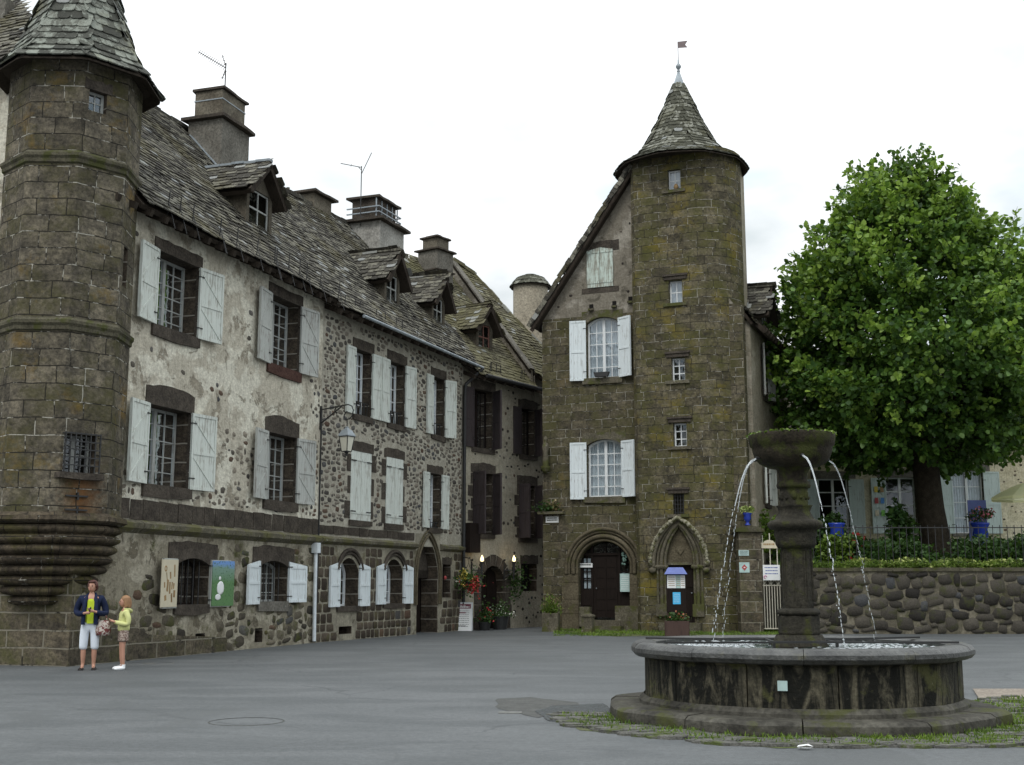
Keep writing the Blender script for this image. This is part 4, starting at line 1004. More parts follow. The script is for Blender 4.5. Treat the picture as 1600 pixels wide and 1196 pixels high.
b = MB(); b.ico(((bs_['s0'] + bs_['s1']) / 2, .05, (bs_['z0'] + bs_['z1']) / 2 + .1), .07, 2, sq=(1, .7, 1)); b.build('window_ornament', 'red_paint', HB)
b = MB(); x = 0
for s_a, s_b in ((0, bd['s0'] - .14), (bd['s1'] + .14, LB)):
    b.add([(x_, y_, z_) for x_ in (s_a, s_b) for y_, z_ in ((0.0, 2.6), (-.15, 2.68), (-.17, 2.76), (0.0, 2.83))], [(0, 1, 5, 4), (1, 2, 6, 5), (2, 3, 7, 6), (0, 3, 2, 1), (4, 5, 6, 7)])
b.build('string_course', 'ledge_stone', HB)
blocks(HB, 'stone_band', .05, bd['s0'] - .2, 2.86, 3.14, 'dark_stone', .5)
b = MB(); x = .1
while x < LB: b.bar((x, .3, EB + .18), (x, -.52, EB - .16), .1, .14); x += .6
b.build('rafters', 'rafter_wood', HB)
T2 = T
roof_slope(HB, FB, 0, .5, EB, TP, [(.0, 0), (LB + .1, 0), (LB + 3.3, T2), (-.2, T2)], 'roof_tiles')
b = MB(); b.add([(0, -.5, EB - .08), (LB, -.5, EB - .08), (LB + 3.3, 4.0, EB + 5.0), (-.2, 4.0, EB + 5.0), (LB + 3, 8.5, EB - .08), (0, 8.5, EB - .08)], [(3, 2, 4, 5)]); b.build('back_slope', 'rafter_wood', HB)
rough_ridge(HB, 'ridge', (-.2, 4.0, EB + 5.12), (LB + 3.3, 4.0, EB + 5.12), 'roof_tiles')
b = MB(); b.bar((0, -.40, EB + .05), (0, -.42, EB + .42), .018)
row(b.build('snow_spike', 'iron', HB), HB, [.1 + .62 * k for k in range(12)])
field_stones(HB, 'wall_stones', .05, LB - .1, 3.18, 9.0, av(bw, .12, .3), 'facade_stones', (.08, .18), (.10, .36), p=.96, fill=.93, seed=7, sq=3.0, tight=.9, more=2.2, ragged=.2, into=part(HB, 'wall'))
dq = (bd['s0'] - .16, bd['s1'] + .16, -1, 3.4)
field_stones(HB, 'lower_wall_blocks', .02, LB - .08, .0, 2.56, av(bg_, .07, .45) + av([bs_, bv], .05, .2) + [dq], 'block_stones', (.22, .36), (.2, .48), p=1.0, fill=.955, seed=8, sq=6, bulge=.02, into=part(HB, 'lower_wall'))
# half-round gutter and downpipe
b = MB(); sg_ = FB.S(565, 478, .5); b.tube([(sg_, -.58, EB - .04), (LB + .35, -.58, EB - .12)], .05, 8); b.build('gutter', 'zinc', HB)
b = MB(); b.tube([(LB + .3, -.6, EB - .15), (LB - .1, -.12, EB - .75), (LB - .12, -.1, EB - 1.2), (LB - .12, -.1, .8), (LB - .1, -.1, .1)], .06, 8); b.build('downpipe', 'iron', HB)
for lab, a_, b_, c_, o_ in (('dormer beside the chimney', 600, 626, 445, -.7), ('dormer nearest the valley', 673, 697, 485, -.7)):
    sm = FB.S((a_ + b_) / 2, c_, o_); zf = EB + 1.2 * TP - .15
    dormer(HB, sm - .52, sm + .52, o_, zf, zf + 1.15, zf + 1.85, -3.1, TP, label=lab, over=.32)
sc_ = FB.S(584, 370, -3.4)
cb_ = chimney(HB, 'pale rendered chimney with railed crown', (sc_, 3.4), 1.85, 1.5, 12.4, [(14.25, 1.0)], 'chimney_pale')
slab(cb_, sc_, 3.4, 2.25, 1.9, 14.25, .09)
b = MB(); b.box(sc_ - .72, sc_ + .72, 2.9, 3.9, 14.34, 15.15); b.build('stack_head', 'dark_stone', cb_); slab(cb_, sc_, 3.4, 1.75, 1.3, 15.15, .08)
b = MB()
for z in (14.6, 14.8):
    for A_, B_ in (((-.85, 2.75), (.85, 2.75)), ((.85, 2.75), (.85, 4.05)), ((-.85, 2.75), (-.85, 4.05))): b.bar((sc_ + A_[0], A_[1], z), (sc_ + B_[0], B_[1], z), .04)
for k in range(5): b.bar((sc_ - .8 + .4 * k, 2.88, 14.36), (sc_ - .8 + .4 * k, 2.88, 15.12), .035)
b.build('crown_rail', 'zinc', cb_)
antenna('bent television aerial beside the pale chimney', FB, sc_ - 1.0, -3.4, 14.3, 2.0, [((0, 0, 1.85), (-.1, 0, 1.95), 0, 0), ((-.0, 0, 1.95), (-.75, 0, 2.1), 1, .05), ((0, 0, 1.7), (.35, 0, 2.5), 0, 0), ((0, 0, .1), (.15, 0, .1), 2, .05)], 0)
x_, z_ = FB.hit(487, 315, -4.3)
cm_ = chimney(HB, 'small stub chimney behind the ridge', (x_, 4.3), 1.15, .9, 13.6, [(z_ + .1, 1.0)], 'chimney_brown'); slab(cm_, x_, 4.3, 1.5, 1.2, z_ + .1, .08)
b = MB(); x2, z2 = FB.hit(450, 298, -4.1); b.tube([(x2, 4.1, 13.8), (x2, 4.1, z2 + .1)], .06, 8); b.build('vent_pipe', 'chimney_brown', HB)
# ================================================================ house C : dark shutters, at the back of the corner
HC = house('corner_house', 'rendered house with dark brown shutters and lamp-lit arched door in the inner corner', 'house', FC)
EC = 8.75
cw = [op(FC, 739, 770, 612, 704), op(FC, 813, 836, 630, 700), op(FC, 739, 770, 742, 836), op(FC, 811, 836, 754, 842)]
cw[0]['z0'], cw[0]['z1'] = 6.25, 8.35; cw[1]['z0'], cw[1]['z1'] = 6.25, 8.0; cw[2]['z0'], cw[2]['z1'] = 3.25, 5.4; cw[3]['z0'], cw[3]['z1'] = 3.2, 5.15
cdoor = op(FC, 751, 789, 884, 984, .75); cdoor['z0'] = -.05
cwin = op(FC, 814, 839, 881, 924)
wall(HC, 'wall', [(0, -.1), (0, 9.4), (LC + 1.5, 9.4), (LC + 1.5, -.1)], [loop(q) for q in cw + [cdoor, cwin]], ['grey_render', 'jamb_stone'], depth=.4)
b = MB(); b.box(0, LC + 1.5, 1.0, 1.04, 0, 9); b.build('dark_backing', 'room_dark', HC)
for i, q in enumerate(cw):
    window(HC, q, 2, 4, wm='dark_wood', y=.3, curtain='one' if i == 0 else None); lintel(HC, q, .3, .14, arched=.05); sill(HC, q, .16, .08)
    for sg, x in ((-1, q['s0']), (1, q['s1'])):
        b = MB()
        for k in range(5):
            z = q['z0'] + (q['z1'] - q['z0']) * k / 5; wd = .12 + .14 * (k % 2) + .05 * rnd(); xa, xb = (x - wd, x + .008) if sg < 0 else (x - .008, x + wd)
            b.prism([(xa, z + .015), (xb, z + .015), (xb, z + .38), (xa, z + .38)], -.014, .05)
        b.build('jamb', 'dark_stone', HC)
for i, (xa, xb) in enumerate(((724.5, 783), (801, 846), (None, 783), (None, 846))):
    if xa: shutter(HC, FC, cw[i], -1, xout=xa, m='dark_shutter', style='panel')
    else: shutter(HC, FC, cw[i], -1, ang=100, m='dark_shutter', style='panel')
    shutter(HC, FC, cw[i], 1, xout=xb, m='dark_shutter', style='panel')
lintel(HC, cwin, .3, .05); b = MB(); q = cwin
for k in range(1, 4): x = q['s0'] + (q['s1'] - q['s0']) * k / 4; b.bar((x, .2, q['z0']), (x, .2, q['z1']), .03)
b.bar((q['s0'], .2, (q['z0'] + q['z1']) / 2), (q['s1'], .2, (q['z0'] + q['z1']) / 2), .03); b.build('window', 'dark_wood', HC)
q = cdoor; b = MB(); P = arc(q['s0'] - .0, q['s1'] + .0, q['z1'] - q['rise'], q['rise'], 14); cx = (q['s0'] + q['s1']) / 2; cz = q['z1'] - q['rise']
for k in range(9):      # arch stones
    a0, a1 = PI - PI * k / 9 - .03, PI - PI * (k + 1) / 9 + .03; ro = (q['s1'] - q['s0']) / 2; e = .34 + .08 * rnd()
    b.prism([(cx + (ro - .004) * math.cos(a0), cz + (q['rise'] - .004) * math.sin(a0)), (cx + (ro + e) * math.cos(a0), cz + (q['rise'] + e) * math.sin(a0)), (cx + (ro + e) * math.cos(a1), cz + (q['rise'] + e) * math.sin(a1)), (cx + (ro - .004) * math.cos(a1), cz + (q['rise'] - .004) * math.sin(a1))], -.03, .1)
for sg, x in ((-1, q['s0']), (1, q['s1'])):
    z = 0
    while z < cz - .1:
        h = min(.42, cz - z); wd = .3 + .12 * rnd(); xa, xb = (x - wd, x + .004) if sg < 0 else (x - .004, x + wd)
        b.prism([(xa, z + .015), (xb, z + .015), (xb, z + h - .01), (xa, z + h - .01)], -.025, .1); z += h
b.build('door_surround', 'dark_stone', HC)
b = MB(); b.box(q['s0'], cx - .01, .35, .4, 0, 2.9); b.box(cx + .01, q['s1'], .36, .41, 0, 2.9)
for a_, c_ in ((q['s0'] + .1, cx - .1), (cx + .1, q['s1'] - .1)): b.box(a_, c_, .33, .36, .2, .9); b.box(a_, c_, .335, .36, 1.1, 2.0)
dr = b.build('door', 'dark_wood', HC); b = MB(); b.ico((cx - .08, .33, 1.1), .03, 1); b.build('handle', 'zinc', dr)
b = MB(); s_ = FC.S(722, 860); b.box(-.05, .55, -.35, -.0, 2.6, 3.25); b.box(0, .5, -.3, -.002, 3.25, 3.6); b.build('wall_bracket', 'dark_wood', HC)
TPc = 1.2
def PC(px, lift=0.0): return [FC.roof(x, y, .5, EC + lift, TPc) for x, y in px]
roof_slope(HC, FC, 0, .5, EC, TPc, PC([(752, 586), (842, 606), (700, 424), (640, 402), (600, 470)]), 'mossy_tiles')
lift = .45
roof_slope(HC, FC, 0, .5, EC + lift, TPc, PC([(832, 580), (860, 598), (880, 560), (846, 540), (805, 500), (765, 455), (742, 430), (706, 407)], lift), 'mossy_tiles', name='upper_roof')
PV = PC([(832, 580), (706, 407)], lift); c_ = 1 / math.sqrt(1 + TPc * TPc)
def rp(q, dn=0.0): return Vector((q[0], -.5 + q[1] * c_, EC + lift + q[1] * TPc * c_ - dn))
b = MB(); b.add([rp(PV[0], -.05), rp(PV[1], -.05), rp(PV[1], 1.0), rp(PV[0], 1.0)] + [p + Vector((.15, 0, 0)) for p in (rp(PV[0], -.05), rp(PV[1], -.05), rp(PV[1], 1.0), rp(PV[0], 1.0))], [(0, 1, 2, 3), (7, 6, 5, 4), (0, 4, 5, 1)])
b.build('verge_wall', 'gable_render', HC)
b = MB(); b.bar(rp(PV[0], -.07) - Vector((.03, 0, 0)), rp(PV[1], -.07) - Vector((.03, 0, 0)), .28, .06); b.build('verge_coping', 'chimney_stone', HC)
rb = [rp(q, -.02) for q in PC([(706, 407), (742, 430), (765, 455), (805, 500), (846, 540)], lift)]
for a_, c2 in zip(rb, rb[1:]): rough_ridge(HC, 'ridge', a_, c2, 'mossy_tiles', .26, .12)
b = MB(); b.tube([(FC.S(757, 590, .5), -.6, EC - .02), (LC + 1, -.6, EC - .08)], .07, 8); b.build('gutter', 'iron', HC)
b = MB(); x = 0
while x < LC + 1: b.bar((x, .3, EC + .2), (x, -.5, EC - .14), .1, .13); x += .6
b.build('rafters', 'rafter_wood', HC)
b = MB(); b.bar((0, -.38, EC + .05), (0, -.42, EC + .55), .018)
row(b.build('snow_spike', 'iron', HC), HC, [.9 + .4 * k for k in range(11)])
sm = FC.S(757, 540, -.5); zf = EC + 1.0 * TPc - .15
dormer(HC, sm - .5, sm + .5, -.5, zf, zf + 1.2, zf + 1.85, -3.2, TPc, m='mossy_tiles', win='red_window', label='dormer with a reddish window')
# chimney at the head of the verge
pc = rp(PC([(690, 430)], lift)[0]); cc = chimney(HC, 'stepped stone chimney at the top of the verge', (pc.x, pc.y + .3), 1.0, .95, pc.z - 1.6, [(pc.z + .1, 1.0), (pc.z + .9, 1.0)], 'chimney_stone')
slab(cc, pc.x, pc.y + .3, 1.12, 1.07, pc.z + .1, .05); slab(cc, pc.x, pc.y + .3, 1.22, 1.15, pc.z + .9, .06)
b = MB(); b.box(pc.x - .36, pc.x + .36, pc.y - .05, pc.y + .65, pc.z + .965, pc.z + 1.42); b.build('stack_head', 'chimney_brown', cc); slab(cc, pc.x, pc.y + .3, .92, .88, pc.z + 1.42, .06); slab(cc, pc.x, pc.y + .3, .6, .55, pc.z + 1.485, .06)
field_stones(HC, 'wall_stones', .1, LC + .4, .1, 8.6, av(cw + [cwin], .1, .35) + [(cdoor['s0'] - .4, cdoor['s1'] + .4, -1, 3.5)], 'render_stones', (.11, .2), (.12, .26), dens=lambda x, z: .4 if z < 3 else .26, fill=.7, seed=9, sq=2.3, into=part(HC, 'wall'))
# ================================================================ round turret far behind
tp_ = atY(829, 500, 58)
RT = thing('round_turret', 'round beige rendered turret with low stone roof seen behind the dark-shuttered house', 'turret', (tp_.x, tp_.y, 0))
zt_ = atY(829, 449, 58).z; b = MB(); b.lathe([(.85, 8), (.85, zt_)], 32, smooth=True); b.build('wall', 'turret_render', RT)
cone_roof(RT, 'roof', (0, 0), [(1.0, zt_ - .02), (.7, zt_ + .38), (.3, zt_ + .56), (.02, zt_ + .6)], 'tower_tiles', 0, 0, .2, .3)
# ================================================================ house D : gabled house with the round stair tower
HD = house('gabled_house', 'tall gabled ashlar house with mossy round stair tower under a pointed stone roof', 'house', FD)
dw = [op(FD, 916, 967, 495, 591, .2), op(FD, 917, 972, 686, 777, .2)]
dgw = op(FD, 917, 958, 387, 449, .12)
ddoor = op(FD, 904, 985, 846, 986, .72); ddoor['z0'] = -.05
wall(HD, 'wall', [(0, -.1), (0, 10.9), (7.2, 10.9), (7.2, -.1)], [loop(q) for q in dw + [ddoor]], ['house_stone', 'house_stone'], depth=.36)
wall(HD, 'gable', [(0, 10.905), (3.45, 15.8), (6.9, 10.905)], [loop(dgw)], ['gable_render', 'jamb_stone'], y=.012, depth=.2)
b = MB(); b.box(0.1, 7, 1.1, 1.14, 0, 10.8); b.box(1.5, 4, .5, .54, 11, 14); b.build('dark_backing', 'room_dark', HD)
for i, q in enumerate(dw):
    window(HD, q, 2, 5, wm='bright_wood', y=.2, curtain=True, fr=.07, mun=.03)
    lintel(HD, q, .22, .15, m='old_stone', proud=.012); sill(HD, q, .2, .12, 'old_stone', .08)
shutter(HD, FD, dw[0], -1, w=.58, xout=886.5, m='bright_shutter', style='panel', z0=dw[0]['z0'] - .06, z1=dw[0]['z1'] - .1)
shutter(HD, FD, dw[0], 1, w=.58, xout=984.5, m='bright_shutter', style='panel', z0=dw[0]['z0'] - .02, z1=dw[0]['z1'] - .1)
shutter(HD, FD, dw[1], -1, w=.58, xout=886.5, m='bright_shutter', style='panel', z0=dw[1]['z0'] - .06, z1=dw[1]['z1'] - .1)
shutter(HD, FD, dw[1], 1, w=.58, xout=990.5, m='bright_shutter', style='panel', z0=dw[1]['z0'] - .02, z1=dw[1]['z1'] - .1)
q = dgw; wv_ = q['s1'] - q['s0']
for k in range(2):
    o_ = shutter_mesh(wv_ / 2 - .006, q['z1'] - q['z0'], 'plain', 3, arch=.1 if k == 0 else -.1).build('shutter', 'peeling_shutter', HD); o_.location = (q['s0'] + k * (wv_ / 2 + .006), -.01, q['z0']); o_['label'] = 'closed attic shutter with flaking pale green paint'
lintel(HD, q, .22, .22, m='dark_stone', proud=.012)
b = MB(); b.box(q['s0'] - .2, q['s1'] + .2, -.0, .05, q['z0'] - .2, q['z0'] - .004); b.build('window_sill', 'dark_stone', HD)
for x, y in ((924, 482), (960, 477), (985, 470)):
    s_, z_ = FD.hit(x, y); b = MB(); b.box(s_ - .09, s_ + .09, -.12, .05, z_ - .1, z_ - .03); b.box(s_ - .07, s_ + .07, -.02, .0, z_ - .02, z_ + .14, 1); b.build('corbel', ['old_stone', 'room_dark'], HD)
# arched shop door
b = MB(); q = ddoor
def archpath(q, g, zb=1.9):
    return [(q['s0'] - g, zb)] + arc(q['s0'] - g, q['s1'] + g, q['z1'] - q['rise'], q['rise'] + g, 20) + [(q['s1'] + g, zb)]
for g, r_, yy in ((.04, .05, -.02), (.17, .075, -.06), (.32, .05, -.04), (.42, .065, -.08)):
    b.tube([(x, yy, z) for x, z in archpath(q, g)], r_, 8)
b.build('arch_moulding', 'door_stone', HD)
for sg, x0 in ((-1, q['s0']), (1, q['s1'])):
    z = 0; 
    b = MB()
    while z < 1.88:
        e = min(1.88, z + .48 + .1 * rnd()); wd = .52 + .1 * rnd(); xa, xb = (x0 - wd, x0 + .01) if sg < 0 else (x0 - .01, x0 + min(wd, .5))
        b.prism([(xa, z + .006), (xb, z + .006), (xb, e - .006), (xa, e - .006)], -.06 - .01 * rnd(), .05); z = e
    b.build('jamb', 'door_stone', HD)
b = MB(); wv_ = q['s1'] - q['s0']; dl, dr_ = FD.S(927, 920, -.25), FD.S(967, 920, -.25); zs = .42
zt1 = FD.Z(940, 868, -.25)
for x in (q['s0'], dl - .07, dr_, q['s1'] - .07): b.box(x, x + .07, .22, .34, zs, q['z1'])
b.box(q['s0'], q['s1'], .215, .335, zt1, zt1 + .08)
b.box(q['s0'] + .07, dl - .07, .25, .3, zs + .4, zs + .95); b.box(dr_ + .07, q['s1'] - .07, .25, .3, zs + .4, zs + .95)
for k in range(1, 4): z = zs + .95 + (zt1 - zs - .95) * k / 4; b.box(q['s0'] + .07, dl - .07, .25, .29, z, z + .035); b.box(dr_ + .07, q['s1'] - .07, .25, .29, z, z + .035)
for a_ in ((q['s0'] + dl) / 2, (dr_ + q['s1']) / 2, (dl + dr_) / 2): b.box(a_ - .018, a_ + .018, .252, .288, zs + .95, q['z1'] - .05)
sf = b.build('shop_front', 'dark_wood', HD)
b = MB(); b.box(dl, dr_, .26, .31, zs, zt1); 
for k in range(5): z = zs + .25 + k * .36; b.box(dl + .08, dr_ - .08, .245, .262, z, z + .05)
for a_ in (dl + .06, (dl + dr_) / 2 - .02, dr_ - .1): b.box(a_, a_ + .04, .24, .262, zs + .05, zt1 - .05)
dn = b.build('door', 'dark_wood', HD); b = MB(); b.ico((dl + .12, .23, 1.4), .025, 1); b.build('handle', 'zinc', dn)
b = MB(); b.ngon([(x, .3, z) for x, z in loop(q, -.05)]); b.build('pane', 'glass', sf)
b = MB(); 
for k in range(3): b.box(q['s0'] + .1, dl - .1, .31, .32, zs + .98 + k * .36, zs + .98 + k * .36 + .3)
b.build('papers', 'curtain', sf)
b = MB(); b.box(q['s0'] + .02, dl - .05, -.03, .25, zs - .3, zs + .36); b.build('stone_bench', 'old_stone', HD); b = MB(); b.box(dr_ - .05, q['s1'] + .3, -.08, .25, -.05, zs + .4); b.build('stone_bench', 'old_stone', HD)
b = MB(); b.box(dl - .1, dr_ + .25, -.45, .2, -.05, .16); b.box(dl - .05, dr_ + .15, -.12, .2, .161, .34); b.build('door_step', 'old_stone', HD)
def plate(name, F, x0, x1, y0, y1, m, H, o=0.03, th=.02, label=None):
    s0, s1 = F.S(x0, (y0 + y1) / 2, o), F.S(x1, (y0 + y1) / 2, o); z1, z0 = F.Z((x0 + x1) / 2, y0, o), F.Z((x0 + x1) / 2, y1, o)
    b = MB(); b.box(s0, s1, -o - th, -o, z0, z1); ob = b.build(name, m, H)
    if label: ob['label'] = label
    return ob, (s0, s1, z0, z1, -o - th)
def lines(H, r_, m, n=5, lo=.15, hi=.85, h=.35, seed=1):
    """rows of tiny unreadable print on a plate"""
    rr = random.Random(seed); s0, s1, z0, z1, y = r_; b = MB(); W = s1 - s0; Hh = z1 - z0
    for k in range(n):
        z = z0 + Hh * (lo + (hi - lo) * (k + .5) / n); hh = Hh * (hi - lo) / n * h; x = s0 + W * (.1 + .08 * rr.random())
        while x < s1 - W * .14:
            e = x + W * (.04 + .1 * rr.random()); b.box(x, min(e, s1 - W * .1), y - .004, y, z, z + hh); x = e + W * .025
    return b.build('print', m, H)
o_, r_ = plate('name_board', FD, 904, 926, 880.5, 887, 'paper', HD, -.2); lines(o_, r_, 'ink', 1, .2, .8, .5)
o_, r_ = plate('menu_board', FD, 969, 984, 896.5, 925, 'plaque', HD, -.12); lines(o_, r_, 'paper', 7, .08, .9, .25)
b = MB(); s_, z_ = FD.hit(977, 874, -.12); 
for k in range(14): b.ico((s_ + (rnd() - .5) * .2, .1, z_ + (rnd() - .5) * .42), .045, 1, jit=.4)
b.build('wrought_ornament', 'verdigris', HD)
o_, r_ = plate('street_sign', FD, 853, 873, 807.5, 817, 'paper', HD, .0); lines(o_, r_, 'ink', 2, .15, .85, .45); o_['label'] = 'small white street-name plate'
b = MB(); s_, z_ = FD.hit(862, 803); b.box(s_ - .45, s_ + .5, -.22, -.0, z_ - .02, z_ + .07); b.build('wall_ledge', 'ledge_stone', HD)
# little statue on the corner
s_, z_ = FD.hit(853, 733); b = MB(); b.lathe([(.0, z_ - .18), (.12, z_ - .1), (.17, z_ + .02), (.17, z_ + .08), (.0, z_ + .08)], 12, (s_ + .05, -.16)); b.lathe([(.1, z_ + .08), (.12, z_ + .3), (.09, z_ + .55), (.13, z_ + .72), (.1, z_ + .86), (.04, z_ + .92), (.075, z_ + 1.0), (.06, z_ + 1.1), (.0, z_ + 1.14)], 12, (s_ + .05, -.16), smooth=True); b.build('corner_statue', 'old_stone', HD)
# roof
for sg in (-1, 1):
    e = Vector((-.32 if sg < 0 else 7.22, 0, 10.62 if sg < 0 else 10.7)); ap = Vector((3.45, 0, 16.02)); v = ap - e; L = v.length
    if sg < 0: tiled(HD, 'roof', e + Vector((0, 10, 0)), (0, -1, 0), v, [(0, 0), (10.35, 0), (10.35, L), (0, L)], 'roof_tiles')
    else: tiled(HD, 'roof', e + Vector((0, .8, 0)) + v * -.06, (0, 1, 0), v, [(0, 0), (9, 0), (9, L), (0, L)], 'roof_tiles')
b = MB()
for k in range(46):
    t_ = (k + rnd() * .5) / 46; x, z = -.36 + 3.81 * t_, 10.6 + 5.42 * t_; L = .2 + .1 * rnd(); o2 = (rnd() - .3) * .05
    b.bar((x - .03 - o2 * .8, -.36 - .06 * rnd(), z + o2 * .6), (x - .03 - o2 * .8 + L * .575, -.36 - .04 * rnd(), z + o2 * .6 + L * .78), .16, .035, up=(0, 1, 0))
b.build('verge_slates', 'roof_tiles', HD)
b = MB(); b.bar((-.3, -.3, 10.46), (3.45, -.3, 15.82), .06, .13); b.build('bargeboard', 'rafter_wood', HD)
b = MB(); b.bar((-.2, -.2, 10.68), (3.45, -.2, 15.86), .25, .07); b.build('roof_boarding', 'rafter_wood', HD)
field_stones(HE_ if 0 else HD, 'gable_stones', .3, 3.4, 11.2, 14.6, av([dgw], .1, .3), 'render_stones', (.12, .22), (.14, .3), dens=lambda x, z: .12 if z < 10.9 + x * 1.3 else 0, fill=.5, y=.012, seed=14, into=part(HD, 'gable'))
# right flank running back
fw = [dict(s0=2.1, s1=3.1, z0=8.15, z1=10.0, rise=0, pt=False), dict(s0=1.7, s1=2.7, z0=4.3, z1=5.6, rise=0, pt=False)]
with onframe(HD, FD, FL):
    wall(HD, 'side_wall', [(0, -.1), (0, 10.5), (9.3, 10.5), (9.3, -.1)], [loop(q) for q in fw], ['flank_render', 'jamb_stone'], depth=.3)
    b = MB(); b.box(.2, 9, .9, .95, 0, 10.3); b.build('dark_backing', 'room_dark', HD)
    for q in fw:
        window(HD, q, 2, 4, wm='window_wood', y=.2); sill(HD, q, .14, .08)
        shutter(HD, FL, q, -1, w=.5, ang=165, m='grey_shutter' if q is fw[0] else 'white_shutter', style='panel'); shutter(HD, FL, q, 1, w=.5, ang=165, m='grey_shutter' if q is fw[0] else 'white_shutter', style='panel')
    dormer(HD, 1.3, 2.6, .15, 10.35, 11.3, 12.1, -2.5, 1.3, label='dormer over the side wall', over=.35)
    b = MB(); x = .2
    while x < 9: b.bar((x, .3, 10.75), (x, -.55, 10.1), .1, .16); x += .5
    b.build('rafters', 'rafter_wood', HD)
    b = MB(); b.box(0, 9.3, -.5, -.46, 10.02, 10.3); b.build('fascia', 'rafter_wood', HD)
# stair tower
plan = [(3.45, -1.2), (3.45, .25), (3.62, .46), (5.75, .5), (6.15, .44), (6.5, .26), (6.8, -.05), (7.0, -.45), (7.1, -.95)]
PW = [FD.w(x, o).to_2d() for x, o in plan]
ztw = atY(1165, 262, 41.5).z
FT = facet(PW[2], PW[3])
tw_ = [op(FT, 1043, 1063, 265, 297), op(FT, 1045, 1066, 438, 474), op(FT, 1049, 1070, 559, 595), op(FT, 1052, 1073, 661, 698), op(FT, 1052, 1069, 772, 804)]
tdoor = op(FT, 1041, 1084, 822, 986, 1.25, pt=True); tdoor['z0'] = -.05
merged_walls(HD, FD, 'tower_wall', PW, -.1, ztw + .25, {2: [loop(q) for q in tw_ + [tdoor]]}, ['tower_stone', 'tower_stone'], .34)
PW2 = [FD.w(x, o).to_2d() for x, o in ((7.06, -.9), (7.0, -1.5), (6.9, -2.6))]
merged_walls(HD, FD, 'tower_render', PW2, -.1, ztw + .2, {}, ['flank_render', 'flank_render'], .3)
with onframe(HD, FD, FT):
    b = MB(); b.box(-.1, 2.3, .6, .64, 0, ztw); b.build('dark_backing', 'room_dark', HD)
    for i, q in enumerate(tw_):
        if i < 4: window(HD, q, 2, 2 if i < 2 else 3, wm='bright_wood', y=.16, double=False, fr=.05, mun=.035, curtain='one' if i < 2 else None)
        else:
            b = MB()
            for k in range(4): x = q['s0'] + (q['s1'] - q['s0']) * (k + .5) / 4; b.bar((x, .08, q['z0']), (x, .08, q['z1']), .025)
            for k in range(5): z = q['z0'] + (q['z1'] - q['z0']) * (k + .5) / 5; b.bar((q['s0'], .09, z), (q['s1'], .09, z), .02)
            b.build('window_grille', 'iron', HD)
        if i: 
            b = MB(); s0, s1, z = q['s0'] - .2, q['s1'] + .2, q['z1']
            b.box(s0, s1, -.09, .02, z + .14, z + .21); b.box(s0 + .04, s1 - .04, -.05, .02, z + .02, z + .137); b.build('window_hood', 'dark_stone', HD)
        b = MB(); b.box(q['s0'] - .2, q['s1'] + .16, -.07, .12, q['z0'] - .1, q['z0'] + .006); b.build('window_sill', 'ledge_stone' if i == 2 else 'old_stone', HD)
    q = tw_[0]; b = MB(); b.ico(((q['s0'] + q['s1']) / 2 + .04, .1, q['z0'] + .13), .09, 2, sq=(.9, .7, 1.3), jit=.2); b.build('window_ornament', 'tan_paint', HD)
    # pointed doorway
    q = tdoor; spr = q['z1'] - q['rise']; zd = FT.Z(1062, 879)
    b = MB()
    for g, r_, yy in ((.03, .05, .02), (.15, .06, -.03), (.28, .045, -.02), (.40, .07, -.09)):
        P = pointed(q['s0'] - g, q['s1'] + g, spr, q['rise'] + g * .6, 12); zb = .9 if g < .35 else spr - .08
        b.tube([(q['s0'] - g, yy, zb)] + [(x, yy, z) for x, z in P] + [(q['s1'] + g, yy, zb)], r_, 8)
    b.build('door_moulding', 'old_stone', HD)
    for sg, x in ((-1, q['s0']), (1, q['s1'])):
        b = MB()
        for g in (.03, .15, .28): b.lathe([(.1, spr - .14), (.12, spr - .08), (.09, spr - .02)], 8, (x + sg * g, -.02))
        b.build('capital', 'old_stone', HD); b = MB()
        for g in (.03, .15, .28): b.box(x + sg * g - .065, x + sg * g + .065, -.1, .05, .5, .9)
        b.build('column_base', 'old_stone', HD); b = MB(); b.ico((x + sg * .44, -.1, spr - .2), .13, 1, jit=.4); b.build('label_stop', 'old_stone', HD)
    P = pointed(q['s0'] - .5, q['s1'] + .5, spr, q['rise'] + .26, 16)
    for half in (P[:17], P[16:]):
        b = MB()
        for (x0, z0), (x1, z1) in zip(half, half[1:]):
            for t_ in (.2, .7): b.ico((x0 + (x1 - x0) * t_, -.12 - .03 * rnd(), z0 + (z1 - z0) * t_), .065 + .03 * rnd(), 1, jit=.7)
        b.build('leaf_carving', 'carving_stone', HD)
    b = MB(); P = [(q['s0'] + .004, zd)] + pointed(q['s0'] + .004, q['s1'] - .004, spr, q['rise'] - .01, 10) + [(q['s1'] - .004, zd)]
    P = [p for p in P if p[1] >= zd - .001]; b.prism(P, .16, .26); b.build('tympanum', 'door_stone', HD)
    cx = (q['s0'] + q['s1']) / 2; zsh = FT.Z(1061, 859); b = MB()
    b.prism([(cx - .12, zsh + .13), (cx + .12, zsh + .13), (cx + .12, zsh - .02), (cx, zsh - .17), (cx - .12, zsh - .02)][::-1], .12, .17); b.build('carved_shield', 'door_stone', HD)
    b = MB(); b.box(q['s0'], q['s1'], .12, .3, zd - .08, zd); b.build('lintel', 'ledge_stone', HD)
    b = MB(); b.box(q['s0'] + .01, q['s1'] - .01, .28, .33, .3, zd - .08); b.box(q['s0'] + .1, q['s1'] - .1, .26, .281, .5, 1.3); b.box(q['s0'] + .1, q['s1'] - .1, .26, .281, 1.45, zd - .25); dd = b.build('door', 'dark_wood', HD)
    b = MB(); b.ico((q['s1'] - .14, .24, 1.25), .025, 1); b.build('handle', 'zinc', dd)
